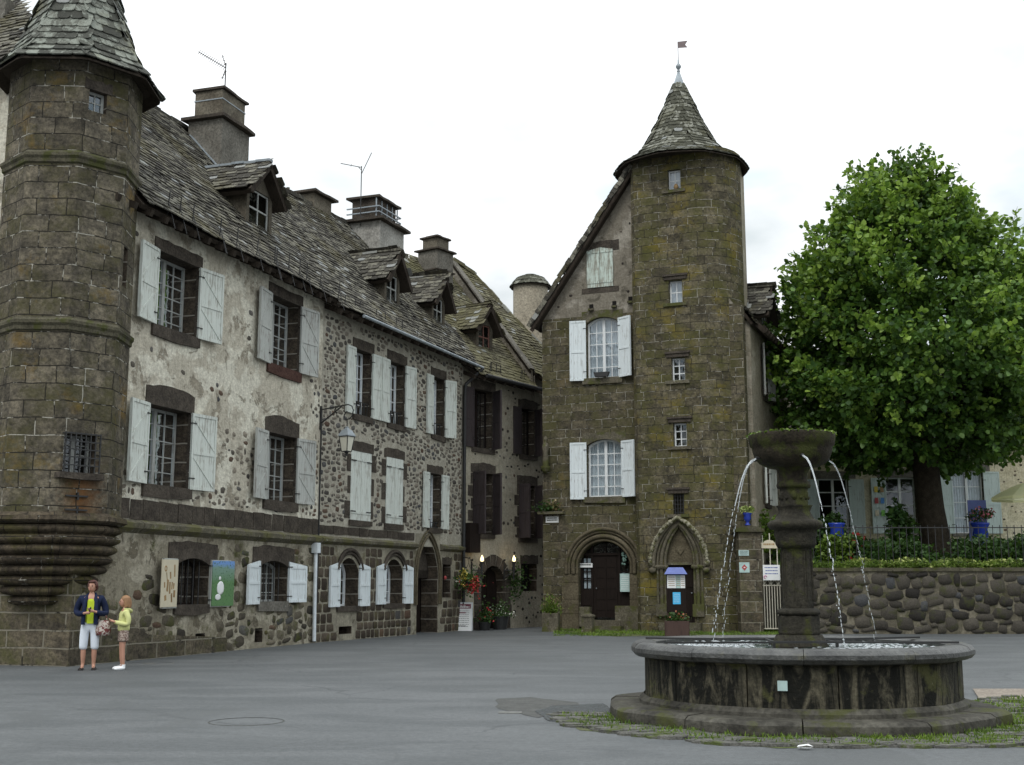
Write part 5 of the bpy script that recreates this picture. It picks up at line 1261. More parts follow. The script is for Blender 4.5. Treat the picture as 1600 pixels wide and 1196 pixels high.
    b = MB(); b.box(q['s0'] - .2, q['s1'] + .25, -.25, .27, -.05, .3); b.build('door_step', 'old_stone', HD)
tc = (4.94, 1.1)
cone_roof(HD, 'tower_roof', tc, [(2.42, ztw - .06), (1.84, ztw + .3), (1.33, ztw + .86), (.74, ztw + 1.98), (.22, ztw + 3.2)], 'tower_tiles', 10, R(14), .185, .27, soft=.4)
b = MB(); b.lathe([(.27, ztw + 3.05), (.04, ztw + 3.78), (.0, ztw + 3.8)], 16, tc, smooth=True); b.lathe([(.03, ztw + 3.75), (.07, ztw + 3.8), (.03, ztw + 3.84), (.04, ztw + 3.86), (.1, ztw + 3.95), (.1, ztw + 4.0), (.03, ztw + 4.1), (.025, ztw + 4.25), (.0, ztw + 4.25)], 12, tc, smooth=True)
fin = b.build('finial', 'zinc', HD)
b = MB(); b.tube([(tc[0], tc[1], ztw + 4.2), (tc[0], tc[1], ztw + 4.95)], .014, 6); x = tc[0]; z = ztw + 4.7
b.prism([(x, z), (x + .36, z - .04), (x + .27, z + .08), (x + .36, z + .22), (x, z + .24)], tc[1] - .01, tc[1] + .01); b.build('weather_vane', 'vane_metal', fin)
# ================================================================ house E on the terrace
FE = Frame((11.3, 50.0), PI / 2)
HE = house('terrace_house', 'low cream rendered house with pale blue shutters behind the tree', 'house', FE)
ew = [op(FE, 1280, 1327, 748, 834), op(FE, 1385, 1432, 746, 834), op(FE, 1489, 1538, 736, 834)]
eX = 18
wall(HE, 'wall', [(0, 2.0), (0, 7.6), (eX, 7.6), (eX, 2.0)], [loop(q) for q in ew], ['far_render', 'jamb_stone'], depth=.3)
b = MB(); b.box(.1, eX, 1.0, 1.04, 2, 7.4); b.build('dark_backing', 'room_dark', HE)
for i, q in enumerate(ew):
    window(HE, q, 1, 4, wm='bright_wood', y=.15, curtain=True if i == 2 else None, fr=.06, mun=.04)
    lintel(HE, q, .3, .3, m='chimney_stone', proud=.02); sill(HE, q, .12, .1, 'chimney_stone')
    l_ = shutter(HE, FE, q, -1, ang=176, m='pale_blue_shutter', style='panel', z1=q['z1'] - .04); r_ = shutter(HE, FE, q, 1, ang=176, m='pale_blue_shutter', style='panel', z1=q['z1'] - .04)
    l_.location.x += 0
    if i == 1:
        hh = q['z1'] - q['z0']; wv_ = (q['s1'] - q['s0']) / 2
        for sh, side in ((l_, 1), (r_, -1)):
            for (fx, fz, c_) in ((.3, .78, 'yellow_paint'), (.7, .78, 'tan_paint'), (.3, .58, 'red_paint'), (.7, .58, 'blue_paint'), (.3, .36, 'cream_board'), (.7, .36, 'green_paint')) if side > 0 else ((.35, .8, 'orange_paint'), (.35, .6, 'blue_paint'), (.35, .38, 'green_paint')):
                b = MB(); x = wv_ * (1 - fx) if side > 0 else wv_ * (1 - fx); y = (.05 if side > 0 else -.054); b.box(x - .075, x + .075, y, y + .004, hh * fz - .12, hh * fz + .12); b.build('small_poster', c_, sh)
field_stones(HE, 'wall_stones', .2, eX, 2.4, 7.3, av(ew, .7, .3), 'far_stones', (.12, .2), (.13, .3), dens=lambda x, z: .25, fill=.55, seed=15, into=part(HE, 'wall'))
slope_e = tiled(HE, 'roof', (-.3, -.45, 7.5), (1, 0, 0), (0, .76, .64), [(0, 0), (eX, 0), (eX, 6.5), (0, 6.5)], 'roof_tiles')
b = MB(); b.tube([(-.3, -.55, 7.46), (eX, -.55, 7.46)], .07, 8); b.build('gutter', 'zinc', HE)
# ================================================================ garden wall, gate, terrace
WY = 38.8
TZ = 2.0
GW = thing('garden_wall', 'low retaining wall of round dark boulders in pale mortar below the garden', 'wall', (8.75, WY, 0))
HG = 2.04
b = MB(); b.box(0, 22, 0, .5, -.1, HG - .1); b.build('stonework', 'boulder_wall', GW)
b = MB(); x = 0
while x < 22: e = x + .8 + .5 * rnd(); b.prism([(x + .005, HG - .1), (e - .005, HG - .1), (e - .005, HG + .02 * rnd()), (x + .005, HG + .02 * rnd())], -.05 - .03 * rnd(), .5); x = e
b.build('coping', 'moss_stone', GW)
field_stones(GW, 'boulders', 0, 20, .0, HG - .12, [], 'boulders', (.16, .46), (.2, .6), p=1.0, fill=1.1, seed=12, sq=3.4, bulge=.055, tight=.72, more=4.5, ragged=.26, into=part(GW, 'stonework'))
RL = thing('iron_railing', 'thin dark iron railing along the top of the boulder wall', 'railing', (8.9, WY + .25, HG))
b = MB(); b.bar((0, 0, 1.28), (21, 0, 1.28), .03); b.build('top_rail', 'iron', RL); b = MB(); b.bar((0, 0, .18), (21, 0, .18), .03); b.build('bottom_rail', 'iron', RL)
b = MB(); b.bar((0, 0, 0), (0, 0, 1.36), .018); bar0 = b.build('bar', 'iron', RL)
for k in range(1, 75):
    c = bar0.copy(); COL.objects.link(c); c.parent = RL; c.location.x = k * .23
b = MB(); n = 24
gx0, gx1 = 8.75, 31
vs = []; 
for j in range(13):
    for i in range(n + 1):
        x = gx0 + (gx1 - gx0) * i / n; y = WY + .45 + 13 * j / 12; vs.append((x, y, TZ - .08 + 1.3 * min(1, max(0, (y - WY - .6) / 9)) + .05 * rnd()))
b.add(vs, [(j * (n + 1) + i, j * (n + 1) + i + 1, (j + 1) * (n + 1) + i + 1, (j + 1) * (n + 1) + i) for j in range(12) for i in range(n)], smooth=True)
tg = b.build('terrace_ground', 'soil_grass'); tag(tg, kind='structure')
# gate pier with vase, and the white gate
GP = thing('gate_pier', 'square mossy stone gate pier with two small plaques beside the stair tower', 'pier', (7.3, 39.45, 0))
FP = Frame((7.3, 39.45), PI / 2)
b = MB(); b.box(0, .72, 0, .6, -.1, 3.2); b.build('shaft', 'base_stone', GP, .02)
b = MB(); b.prism([(-.1, 3.2), (.82, 3.2), (.82, 3.3), (.36, 3.42), (-.1, 3.3)], -.1, .7); b.build('cap', 'moss_stone', GP)
o_, r_ = plate('name_plaque', FP, 1154, 1170, 860, 868.5, 'plaque', GP, .0); lines(o_, r_, 'ink', 3, .15, .85, .35)
o_, r_ = plate('emblem_plaque', FP, 1155, 1171, 879, 895, 'plaque', GP, .0); s0, s1, z0, z1, y = r_
b = MB(); cx, cz = (s0 + s1) / 2, (z0 + z1) / 2; b.prism([(cx - .09, cz), (cx, cz - .1), (cx + .09, cz), (cx, cz + .1)], y - .006, y); b.build('red_lozenge', 'red_paint', o_)
b = MB(); b.box(cx - .025, cx + .025, y - .01, y - .006, cz - .015, cz + .015); b.build('centre_mark', 'paper', o_)
GT = thing('garden_gate', 'tall cream iron gate with lattice panel beside the stone pier', 'gate', (8.05, 39.6, 0))
b = MB()
for k in range(9): x = .04 + k * .085; b.bar((x, 0, .12), (x, 0, 1.55), .024)
for k in range(4): x = .04 + k * .23; b.bar((x, 0, 1.5), (x, 0, 3.1 + .06 * (k % 2)), .03)
for z in (.14, 1.5, 1.85, 2.75): b.bar((0, 0, z), (.75, 0, z), .035)
for k in range(3):
    x = .04 + k * .23; b.bar((x, 0, 1.52), (x + .23, 0, 1.84), .018); b.bar((x + .23, 0, 1.52), (x, 0, 1.84), .018)
b.build('bars', 'cream_metal', GT)
b = MB(); cx = .3; P = [(-.02, 2.68), (.5, 2.68), (.5, 2.86), (.42, 2.86), (.37, 2.92), (.24, 2.955), (.11, 2.92), (.06, 2.86), (-.02, 2.86)]; b.prism(P, -.06, -.04); o_ = b.build('arched_sign', 'cream_board', GT)
lines(o_, (.0, .48, 2.7, 2.86, -.06), 'tan_paint', 1, .25, .75, .7, 3)
FG = Frame((8.05, 39.6), PI / 2)
o_, r_ = plate('notice', FG, 1192, 1218.5, 883, 907, 'paper', GT, .12); lines(o_, r_, 'blue_roof', 3, .3, .9, .3, 8)
s0, s1, z0, z1, y = r_; b = MB(); b.tube([(s0 + .07 + .045 * math.cos(a_ * .7), y - .004, z0 + .1 + .045 * math.sin(a_ * .7)) for a_ in range(8)], .014, 6); b.build('pink_ring', 'pink_ink', o_)
b = MB(); b.box(-.15, 1.0, 6, 6.2, 0, 3.3); b.build('garden_wall', 'base_stone', None) if 0 else None
BW = MB(); BW.box(8.0, 8.8, 44, 44.3, -.1, 2.6); o_ = BW.build('back_wall', 'base_stone'); tag(o_, 'rough stone wall closing the path behind the cream gate', 'wall')
# ================================================================ leaves
rs = np.random.RandomState(11)
def leaf_mesh(name, C, size, m, parent=None, upbias=.9, drop=.25, dirs=None, aspect=.85):
    C = np.asarray(C, float); n = len(C); s = size * rs.uniform(.7, 1.25, (n, 1))
    nrm = rs.normal(size=(n, 3)); nrm /= np.linalg.norm(nrm, axis=1, keepdims=True); nrm[:, 2] += upbias; nrm /= np.linalg.norm(nrm, axis=1, keepdims=True)
    d = rs.normal(size=(n, 3)) if dirs is None else np.asarray(dirs) + rs.normal(size=(n, 3)) * .35
    d[:, 2] -= drop; d -= nrm * (d * nrm).sum(1, keepdims=True); d /= np.linalg.norm(d, axis=1, keepdims=True) + 1e-9
    sd = np.cross(nrm, d); w_ = s * aspect * .5
    V = np.stack([C, C + d * s * .28 + sd * w_ * .95 + nrm * s * .06, C + d * s * .7 + sd * w_ * .7 + nrm * s * .04, C + d * s * 1.02, C + d * s * .7 - sd * w_ * .7 + nrm * s * .04, C + d * s * .28 - sd * w_ * .95 + nrm * s * .06], 1).reshape(-1, 3)
    i = np.arange(n)[:, None] * 6; F = np.concatenate([i + np.array([[0, 1, 2, 3]]), i + np.array([[0, 3, 4, 5]])], 1).reshape(-1)
    me = bpy.data.meshes.new(name); me.vertices.add(len(V)); me.vertices.foreach_set('co', V.astype(np.float32).ravel())
    me.loops.add(len(F)); me.loops.foreach_set('vertex_index', F.astype(np.int32)); k = len(F) // 4
    me.polygons.add(k); me.polygons.foreach_set('loop_start', np.arange(k, dtype=np.int32) * 4); me.polygons.foreach_set('loop_total', np.full(k, 4, np.int32))
    me.materials.append(MATS[m]); me.update(calc_edges=True); me.validate()
    ob = bpy.data.objects.new(name, me); COL.objects.link(ob)
    if parent: ob.parent = parent
    return ob
# ================================================================ the linden tree
TX, TY = 14.75, 43.0; TB = TZ + .55
TR_ = thing('linden_tree', 'large leafy green linden tree standing in the raised garden at right', 'tree', (TX, TY, TB))
b = MB(); pts = [(0.12, 0, -.3), (.1, 0, .4), (.0, 0, 1.6), (-.1, 0, 3.2), (-.22, 0, 4.6), (-.35, 0, 6.5), (-.5, 0, 9), (-.5, 0, 12)]
b.tube(pts, [.7, .54, .47, .45, .41, .3, .2, .08], 14)
for k in range(16):
    a = k * 2.4; z0 = 3.4 + k * .42; r_ = .22 - k * .008; L = 4.6 - k * .18; up = .3 + k * .06
    P = []; p = Vector((-.2 - z0 * .02, 0, z0)); d = Vector((math.cos(a), math.sin(a), up)).normalized()
    for j in range(6): P.append(p.copy()); p = p + d * L / 5; d = (d + Vector((rnd() - .5, rnd() - .5, .15 + .1 * rnd())) * .35).normalized()
    b.tube(P, [r_ * (1 - j / 5.6) for j in range(6)], 7)
    for q_ in range(3):
        p = P[2 + q_]; d2 = Vector((math.cos(a + (-1) ** q_ * .9), math.sin(a + (-1) ** q_ * .9), .25)); b.tube([p, p + d2 * .9, p + d2 * 1.8 + Vector((0, 0, .2))], [r_ * .4, r_ * .25, .02], 5)
b.build('trunk', 'bark', TR_)
prof = [(5.9, 1.6), (6.3, 3.4), (6.9, 4.3), (7.8, 4.9), (9.0, 5.15), (10.4, 4.85), (11.6, 4.3), (12.8, 3.5), (13.8, 2.75), (14.7, 2.1), (15.4, 1.6), (15.9, 1.0), (16.2, .3)]
pz = np.array([p[0] for p in prof]); pr_ = np.array([p[1] for p in prof])
NS = 4600
z = rs.uniform(5.9, 16.1, NS * 2); th = rs.uniform(0, 2 * PI, NS * 2)
rr_ = np.interp(z, pz, pr_)
keep = rs.uniform(0, 1, NS * 2) < (rr_ / 5.2) ** .9; z, th, rr_ = z[keep][:NS], th[keep][:NS], rr_[keep][:NS]
lump = .5 + .5 * np.sin(th * 5 + z * 1.1) * np.sin(z * 1.9 + th * 2.0 + 1.3); lump2 = .5 + .5 * np.sin(th * 9 - z * 2.7) * np.cos(z * 3.3 + th * 3)
fr_ = 1.02 - rs.uniform(0, 1, len(z)) ** 1.4 * .6
r_ = rr_ * fr_ * (.68 + .27 * lump + .15 * lump2)
hol = (np.sin(th * 4 + z * .9 + .5) * np.sin(z * 1.7 + th * 2.1) > .42) & (fr_ > .74); hol |= (np.sin(th * 7 - z * 1.3) * np.sin(z * 2.9 + th) > .62) & (fr_ > .84)
z, th, rr_, fr_, r_, lump, lump2 = [q[~hol] for q in (z, th, rr_, fr_, r_, lump, lump2)]
r_ = r_ * (1.05 + .07 * np.sin(th * 3 + z * .55 + 1) + .05 * np.sin(th * 2 - z * .8))
cx = -.35
base = np.stack([cx + np.cos(th) * r_, np.sin(th) * r_, z - TB + (lump - .5) * .5], 1)
out = np.stack([np.cos(th), np.sin(th), np.zeros(len(z))], 1)
up = np.interp(z, [5.2, 7, 11, 17.3], [-.45, -.1, .45, 1.5])
d = out * np.interp(z, [5, 14, 17.3], [1, .9, .45])[:, None]; d[:, 2] += up; d += rs.normal(size=d.shape) * .3; d /= np.linalg.norm(d, axis=1, keepdims=True)
NL = 24; L = rs.uniform(.5, 1.5, len(z)) * np.interp(z, [5, 9, 17], [.8, .9, 1.15])
tt = np.linspace(.0, 1, NL)[None, :, None]
C = base[:, None, :] + d[:, None, :] * L[:, None, None] * tt + rs.normal(size=(len(z), NL, 3)) * (.16 * (1.25 - tt))
C[:, :, 2] -= (tt[:, :, 0] ** 2) * .12
lit_sel = (fr_ > .82) & (rs.uniform(0, 1, len(z)) < np.interp(z, [6, 10, 16], [.12, .5, .95]))  # outer sprays, more of them higher up, take the painted daylight tone
for nm_, sel, m_ in (('crown', ~lit_sel, 'linden_leaf'), ('crown_lit', lit_sel, 'lit_leaf')): leaf_mesh(nm_, C[sel].reshape(-1, 3), .19, m_, TR_, upbias=.6, drop=.35, dirs=np.repeat(d[sel], NL, 0))
nz_ = rs.choice(len(z), 1200, replace=False); b = MB()
for k in nz_: b.tube([tuple(base[k] - d[k] * .4), tuple(base[k] + d[k] * L[k])], [.014, .005], 3, caps=False)
b.build('twigs', 'bark', TR_)
# ================================================================ garden plants
def shrub(name, label, cat, p, w_, h, n, size, m, stems=5, group=None, flat=1.0, extra=None, flop=.3):
    t_ = thing(name, label, cat, p, 0, group)
    C = []; r2 = np.random.RandomState(int(abs(p[0] * 100 + p[1] * 17 + n)) % 9999)
    lumps = [(r2.uniform(-.5, .5) * w_ * .7, r2.uniform(-.5, .5) * w_ * .6, h * r2.uniform(.35, .75), r2.uniform(.25, .42)) for _ in range(7)]
    for k in range(n):
        lx, ly, lz, lr = lumps[k % 7]; v = r2.normal(size=3); v /= np.linalg.norm(v); q = r2.uniform(.35, 1) ** .5
        C.append((lx + v[0] * lr * w_ * q, ly + v[1] * lr * w_ * q, max(.03, lz + v[2] * lr * h * q * 1.1)))
    leaf_mesh('foliage', C, size, m, t_, drop=flop)
    if stems:
        b = MB()
        for k in range(stems): a = k * 2.4; b.tube([(.02 * math.cos(a), .02 * math.sin(a), 0), (w_ * .25 * math.cos(a), w_ * .25 * math.sin(a), h * .7)], [.02, .006], 5)
        b.build('stems', 'bark', t_)
    if extra:
        m2, n2, s2 = extra; idx = r2.choice(n, n2, replace=False); C2 = [(C[i][0] * 1.08, C[i][1] * 1.08 - .04, C[i][2] * 1.03 + .03) for i in idx]
        leaf_mesh('flowers', C2, s2, m2, t_, upbias=.3)
    return t_
def tz(y): return TZ - .05 + 1.3 * min(1, max(0, (y - WY - .6) / 9))
def gp(x, y, Y):   # garden position under a photo column
    p = atY(x, y, Y); return (p.x, Y, tz(Y))
shrub('bushy_shrub', 'round green bush around the tall blue pot in the garden', 'shrub', gp(1297, 830, 42.2), 1.5, 1.6, 2600, .11, 'shrub_leaf')
shrub('glossy_shrub', 'dark pyramid-shaped shrub in front of the poster shutters', 'shrub', gp(1413, 840, 41.6), .95, 2.0, 620, .2, 'shrub_leaf', 4)
shrub('rose_bush', 'low bush with crimson blooms by the railing', 'shrub', gp(1340, 850, 40.2), 1.0, 1.1, 700, .12, 'shrub_leaf', 4, extra=('red_petal', 60, .12))
for i, (x, w_, h, lab) in enumerate(((1372, 1.3, .95, 'mid green shrub left of the linden trunk'), (1420, 1.5, 1.0, 'feathery green bush just left of the linden trunk'), (1517, 1.4, 1.1, 'leafy bush just right of the linden trunk'), (1562, 1.5, 1.0, 'dark green bush under the yellow parasol'), (1608, 1.4, 1.2, 'bush at the right picture edge behind the railing'), (1305, 1.0, 1.0, 'spiky green clump at the left end of the railing'))):
    shrub('garden_shrub', lab, 'shrub', gp(x, 860, 39.9 + .3 * (i % 2)), w_, h, 1100, .12, ('shrub_leaf', 'grass_blade')[i == 5], 4, 'shrubs along the garden railing', flop=-.6 if i == 5 else .3)
shrub('gate_shrub', 'bright green shrub above the cream gate', 'shrub', (8.9, 42.2, 2.4), 1.6, 1.6, 1500, .12, 'grass_blade')
C = np.stack([rs.uniform(10.6, 24, 5200), rs.uniform(WY + .1, WY + 1.0, 5200), rs.uniform(HG, HG + .34, 5200)], 1)
C[:, 2] = HG + rs.uniform(0, .32, 5200) * (.5 + .5 * np.abs(np.sin(C[:, 0] * 2.1)))
tag(leaf_mesh('ground_cover', C, .12, 'pale_leaf', None, upbias=1.4), kind='stuff')
C = np.stack([rs.uniform(8.8, 24, 5000), rs.uniform(WY - .03, WY + .3, 5000), HG + rs.uniform(0, .16, 5000)], 1)
tag(leaf_mesh('wall_top_grass', C, .12, 'grass_blade', None, upbias=0, drop=-1.2, aspect=.2), kind='stuff')
C = []
for k in range(9000):
    x = rs.uniform(9, 27); y = rs.uniform(39.7, 47); C.append((x, y, tz(y) + rs.uniform(0, .25)))
tag(leaf_mesh('garden_weeds', C, .16, 'shrub_leaf', None, upbias=1.0), kind='stuff')
def blue_vase(p, s, label, plant=None, group='blue glazed garden pots'):
    t_ = thing('blue_pot', label, 'flower pot', p, 0, group)
    b = MB(); b.lathe([(.0, 0), (.14 * s, .0), (.15 * s, .05 * s), (.07 * s, .12 * s), (.1 * s, .2 * s), (.2 * s, .36 * s), (.17 * s, .5 * s), (.24 * s, .62 * s), (.24 * s, .66 * s), (.16 * s, .64 * s), (.0, .58 * s)], 16, smooth=True); b.build('pot', 'blue_gloss', t_)
    return t_
blue_vase((7.66, 39.75, 3.42), .62, 'small blue urn with a low plant on the gate pier'); shrub('urn_plant', 'low yellowish plant growing in the urn on the gate pier', 'plant', (7.66, 39.75, 3.78), .42, .28, 260, .07, 'pale_leaf', 0)
blue_vase(gp(1307, 815, 41.4)[:2] + (tz(41.4) + .55,), 1.2, 'tall blue pot half hidden in the bush behind the fountain')
blue_vase(gp(1531, 815, 42.6)[:2] + (tz(42.6) + .35,), 1.35, 'blue pot with red and pink blooms right of the tree')
shrub('geranium', 'pink geraniums flowering in the blue pot right of the tree', 'flowers', gp(1531, 815, 42.6)[:2] + (tz(42.6) + 1.2,), .75, .5, 420, .08, 'shrub_leaf', 0, extra=('pink_petal', 90, .09))
q = gp(1528, 815, 43.6); t_ = thing('blue_sign_board', 'blue poster board standing by the right-hand window', 'sign', (q[0], q[1], tz(43.6))); b = MB(); b.box(-.33, .33, 0, .03, .5, 1.95); b.build('board', 'blue_roof', t_)
for s_ in (-1, 1): b = MB(); b.bar((s_ * .28, .03, 0), (s_ * .28, .03, .5), .03); b.build('leg', 'iron', t_)
q = atY(1607, 778, 42.5); PRS = thing('parasol', 'pale yellow garden parasol cut by the right picture edge', 'parasol', (q.x, 42.5, tz(42.5)))
zz = q.z - tz(42.5); b = MB(); n = 8
for k in range(n):
    a0, a1 = 2 * PI * k / n, 2 * PI * (k + 1) / n
    for j in range(4):
        f0, f1 = j / 4, (j + 1) / 4; g_ = lambda f, a: (1.3 * f * math.cos(a), 1.3 * f * math.sin(a), zz + .55 * (1 - f ** 1.35))
        b.add([g_(f0, a0), g_(f1, a0), g_(f1, a1), g_(f0, a1)], [(0, 1, 2, 3)])
    p0, p1 = (1.3 * math.cos(a0), 1.3 * math.sin(a0), zz), (1.3 * math.cos(a1), 1.3 * math.sin(a1), zz); b.add([p0, p1, (p1[0], p1[1], zz - .09), (p0[0], p0[1], zz - .09)], [(0, 1, 2, 3)])
b.build('canopy', 'parasol_cloth', PRS); b = MB(); b.tube([(0, 0, 0), (0, 0, zz + .6)], .025, 8); b.build('pole', 'white_metal', PRS)
b = MB(); b.lathe([(.25, 0), (.25, .08), (.05, .12)], 12); b.build('base', 'chimney_stone', PRS)
# ================================================================ the fountain
FX_, FY_ = 3.35, 14.6
FO = thing('fountain', 'round dark stone fountain with tall pedestal, bowl and falling jets in the foreground', 'fountain', (FX_, FY_, 0))
oct_ = lambda n, s_, t0=0.0: (lambda th, r: r * (.955 if n > 8 or r > 2.2 else .955) * ((1 - s_) * math.cos(PI / n) / math.cos((th - t0) % (2 * PI / n) - PI / n) + s_))
rb_ = oct_(12, .55, .2); rs_ = oct_(8, .35, .35)
def ring_stones(name, prof, n, m, rf, gap=.004, jit=.006, t0=0.0, close=True):
    for k in range(n):
        a0, a1 = t0 + 2 * PI * k / n, t0 + 2 * PI * (k + 1) / n; g_ = gap / prof[0][0]; dr = (rnd() - .5) * jit; dz = (rnd() - .5) * jit
        b = MB(); P = [(r + dr, z_ + dz) for r, z_ in prof]; P2 = P + [P[0]] if close else P
        b.lathe(P2, 8, a0=a0 + g_, a1=a1 - g_, rf=rf, smooth=False, uvr=1.9)
        if close:
            nP = len(prof)
            for a in (a0 + g_, a1 - g_): b.ngon([(rf(a, r) * math.cos(a), rf(a, r) * math.sin(a), z_) for r, z_ in P])
        o_ = b.build(name, m, FO); 
        for p in o_.data.polygons: p.use_smooth = len(p.vertices) == 4
        md = o_.modifiers.new('e', 'EDGE_SPLIT'); md.split_angle = R(38)
ring_stones('basin_panel', [(1.90, .1), (1.90, .66), (1.94, .7), (1.78, .7), (1.78, .1)], 12, 'basin_stone', rb_, .007, .012)
b = MB(); b.lathe([(1.90, .1), (1.97, .12), (1.97, .2), (1.91, .25)], 96, rf=rb_); b.build('basin_foot', 'step_stone', FO)
rim = [(1.76, .70), (1.93, .685), (2.02, .70), (2.06, .745), (2.06, .79), (2.02, .835), (1.95, .855), (1.80, .85), (1.75, .83)]
ring_stones('rim_stone', rim, 10, 'rim_stone', rb_, .003, .006, .12)
ring_stones('step_slab', [(1.8, -.05), (2.40, -.05), (2.43, .03), (2.42, .12), (2.36, .155), (1.8, .165)], 11, 'step_stone', rs_, .006, .018, .5)
b = MB(); n = 90; RW = 1.69
vs = [(0, 0, .785)]; rings = 22
for j in range(1, rings + 1):
    for k in range(n):
        a = 2 * PI * k / n; r = RW * j / rings; h = .012 * math.sin(9 * r + 3 * math.sin(a * 2)) + .014 * (rnd() - .5)
        vs.append((r * math.cos(a), r * math.sin(a), .785 + h))
fs = [(0, 1 + k, 1 + (k + 1) % n) for k in range(n)] + [(1 + (j - 1) * n + k, 1 + j * n + k, 1 + j * n + (k + 1) % n, 1 + (j - 1) * n + (k + 1) % n) for j in range(1, rings) for k in range(n)]
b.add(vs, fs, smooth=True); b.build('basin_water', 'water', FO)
b = MB()   # foam patches where jets land
for k in range(900):
    a = rs.choice([-.6, .45, 3.0, 2.4, -1.2]) + rs.normal() * .35; r = min(1.7, 1.1 + rs.normal() * .3); b.ico((r * math.cos(a), r * math.sin(a), .797), .012 + .014 * rs.rand(), 1, sq=(1.6, 1.6, .35))
b.build('foam', 'spray', FO)
ax = .03
c0 = (ax, 0)
b = MB(); b.lathe([(.34, .60), (.34, .80), (.27, .93)], 8, c0, th0=.39, uvr=.3); b.build('pedestal_foot', 'fountain_stone', FO, .01)
b = MB(); b.lathe([(.235, .925), (.245, .95), (.245, 1.14), (.23, 1.16), (.0, 1.16)], 8, c0, th0=.39, uvr=.3); b.build('pedestal_block', 'fountain_stone', FO, .008)
b = MB(); b.lathe([(.0, 1.16), (.245, 1.161), (.255, 1.19), (.235, 1.22), (.2, 1.235), (.0, 1.24)], 24, c0, smooth=True); b.build('pedestal_ring', 'fountain_stone', FO)
b = MB(); b.lathe([(.18, 1.23), (.184, 1.3), (.178, 1.95), (.176, 2.0)], 8, c0, th0=.39, uvr=.3)
for k in range(8):
    a = .39 + PI / 4 * (k + .5); r = .180 * math.cos(PI / 8) + .006; t_ = Vector((-math.sin(a), math.cos(a), 0)); p = Vector((ax + r * math.cos(a), r * math.sin(a), 0)); 
    for s_ in (-1, 1): b.bar(p + t_ * s_ * .055 + Vector((0, 0, 1.32)), p + t_ * s_ * .055 + Vector((0, 0, 1.9)), .012)
b.build('column', 'fountain_stone', FO)
b = MB(); b.lathe([(.0, 1.93), (.215, 1.94), (.24, 1.99), (.235, 2.05), (.255, 2.1), (.25, 2.15), (.3, 2.165), (.325, 2.2), (.325, 2.235), (.29, 2.262), (.24, 2.275), (.21, 2.31), (.185, 2.37), (.2, 2.42), (.215, 2.44), (.0, 2.45)], 32, c0, smooth=True, uvr=.3); b.build('capital', 'fountain_stone', FO)
b = MB(); b.lathe([(.165, 2.44), (.162, 2.5), (.162, 2.6), (.165, 2.66)], 24, c0, smooth=True)
for k in range(6):
    a = k * PI / 3 + .3; b.ico((ax + .15 * math.cos(a), .15 * math.sin(a), 2.56), .04, 2, sq=(1, 1, 1.6), jit=.25); b.ico((ax + .165 * math.cos(a + .5), .165 * math.sin(a + .5), 2.53), .022, 1, sq=(1, 1, 1.2), jit=.3)
b.build('carved_neck', 'fountain_stone', FO)
b = MB(); b.lathe([(.0, 2.64), (.195, 2.65), (.203, 2.68), (.19, 2.72), (.168, 2.74), (.168, 2.82), (.2, 2.885), (.31, 2.905), (.395, 2.95), (.447, 3.02), (.47, 3.09), (.475, 3.14), (.5, 3.16), (.515, 3.26), (.515, 3.29), (.49, 3.3), (.44, 3.26), (.0, 3.2)], 40, c0, smooth=True, uvr=.4, rf=lambda th, r: r * (1 + .006 * math.sin(3 * th) + .004 * math.sin(11 * th))); b.build('bowl', 'bowl_stone', FO)
leaf_mesh('moss', [(ax + .5 * math.cos(a) + rs.normal() * .012, .5 * math.sin(a) + rs.normal() * .012, 3.29 + .01 * rs.rand()) for a in rs.uniform(0, 2 * PI, 420)], .03, 'grass_blade', FO)
b = MB(); b.ico((ax + .02, -.05, 3.32), .03, 1, jit=.5); b.ico((ax + .06, -.02, 3.31), .025, 1, jit=.5); b.build('bowl_bubbles', 'spray', FO)
# iron bars lying over the basin
b = MB()
def rimpt(a, r=1.79): return Vector((r * math.cos(a), r * math.sin(a), .87))
for A_, B_ in ((rimpt(R(205)), Vector((.36, -.42, .86))), (rimpt(R(165)), Vector((-.25, .3, .86))), (rimpt(R(338)), Vector((-.36, -.42, .86))), (rimpt(R(22)), Vector((.3, .3, .86)))): b.bar(A_, B_, .035, .022); b.bar(B_, B_ - Vector((0, 0, .18)), .03)
b.bar((-.4, -.42, .865), (.42, -.42, .865), .035, .022); b.bar((-.3, .32, .865), (.32, .32, .865), .03, .02); b.bar((-.36, -.42, .862), (-.3, .32, .862), .03, .02); b.bar((.36, -.42, .862), (.3, .32, .862), .03, .02)
b.build('basin_bars', 'iron', FO)
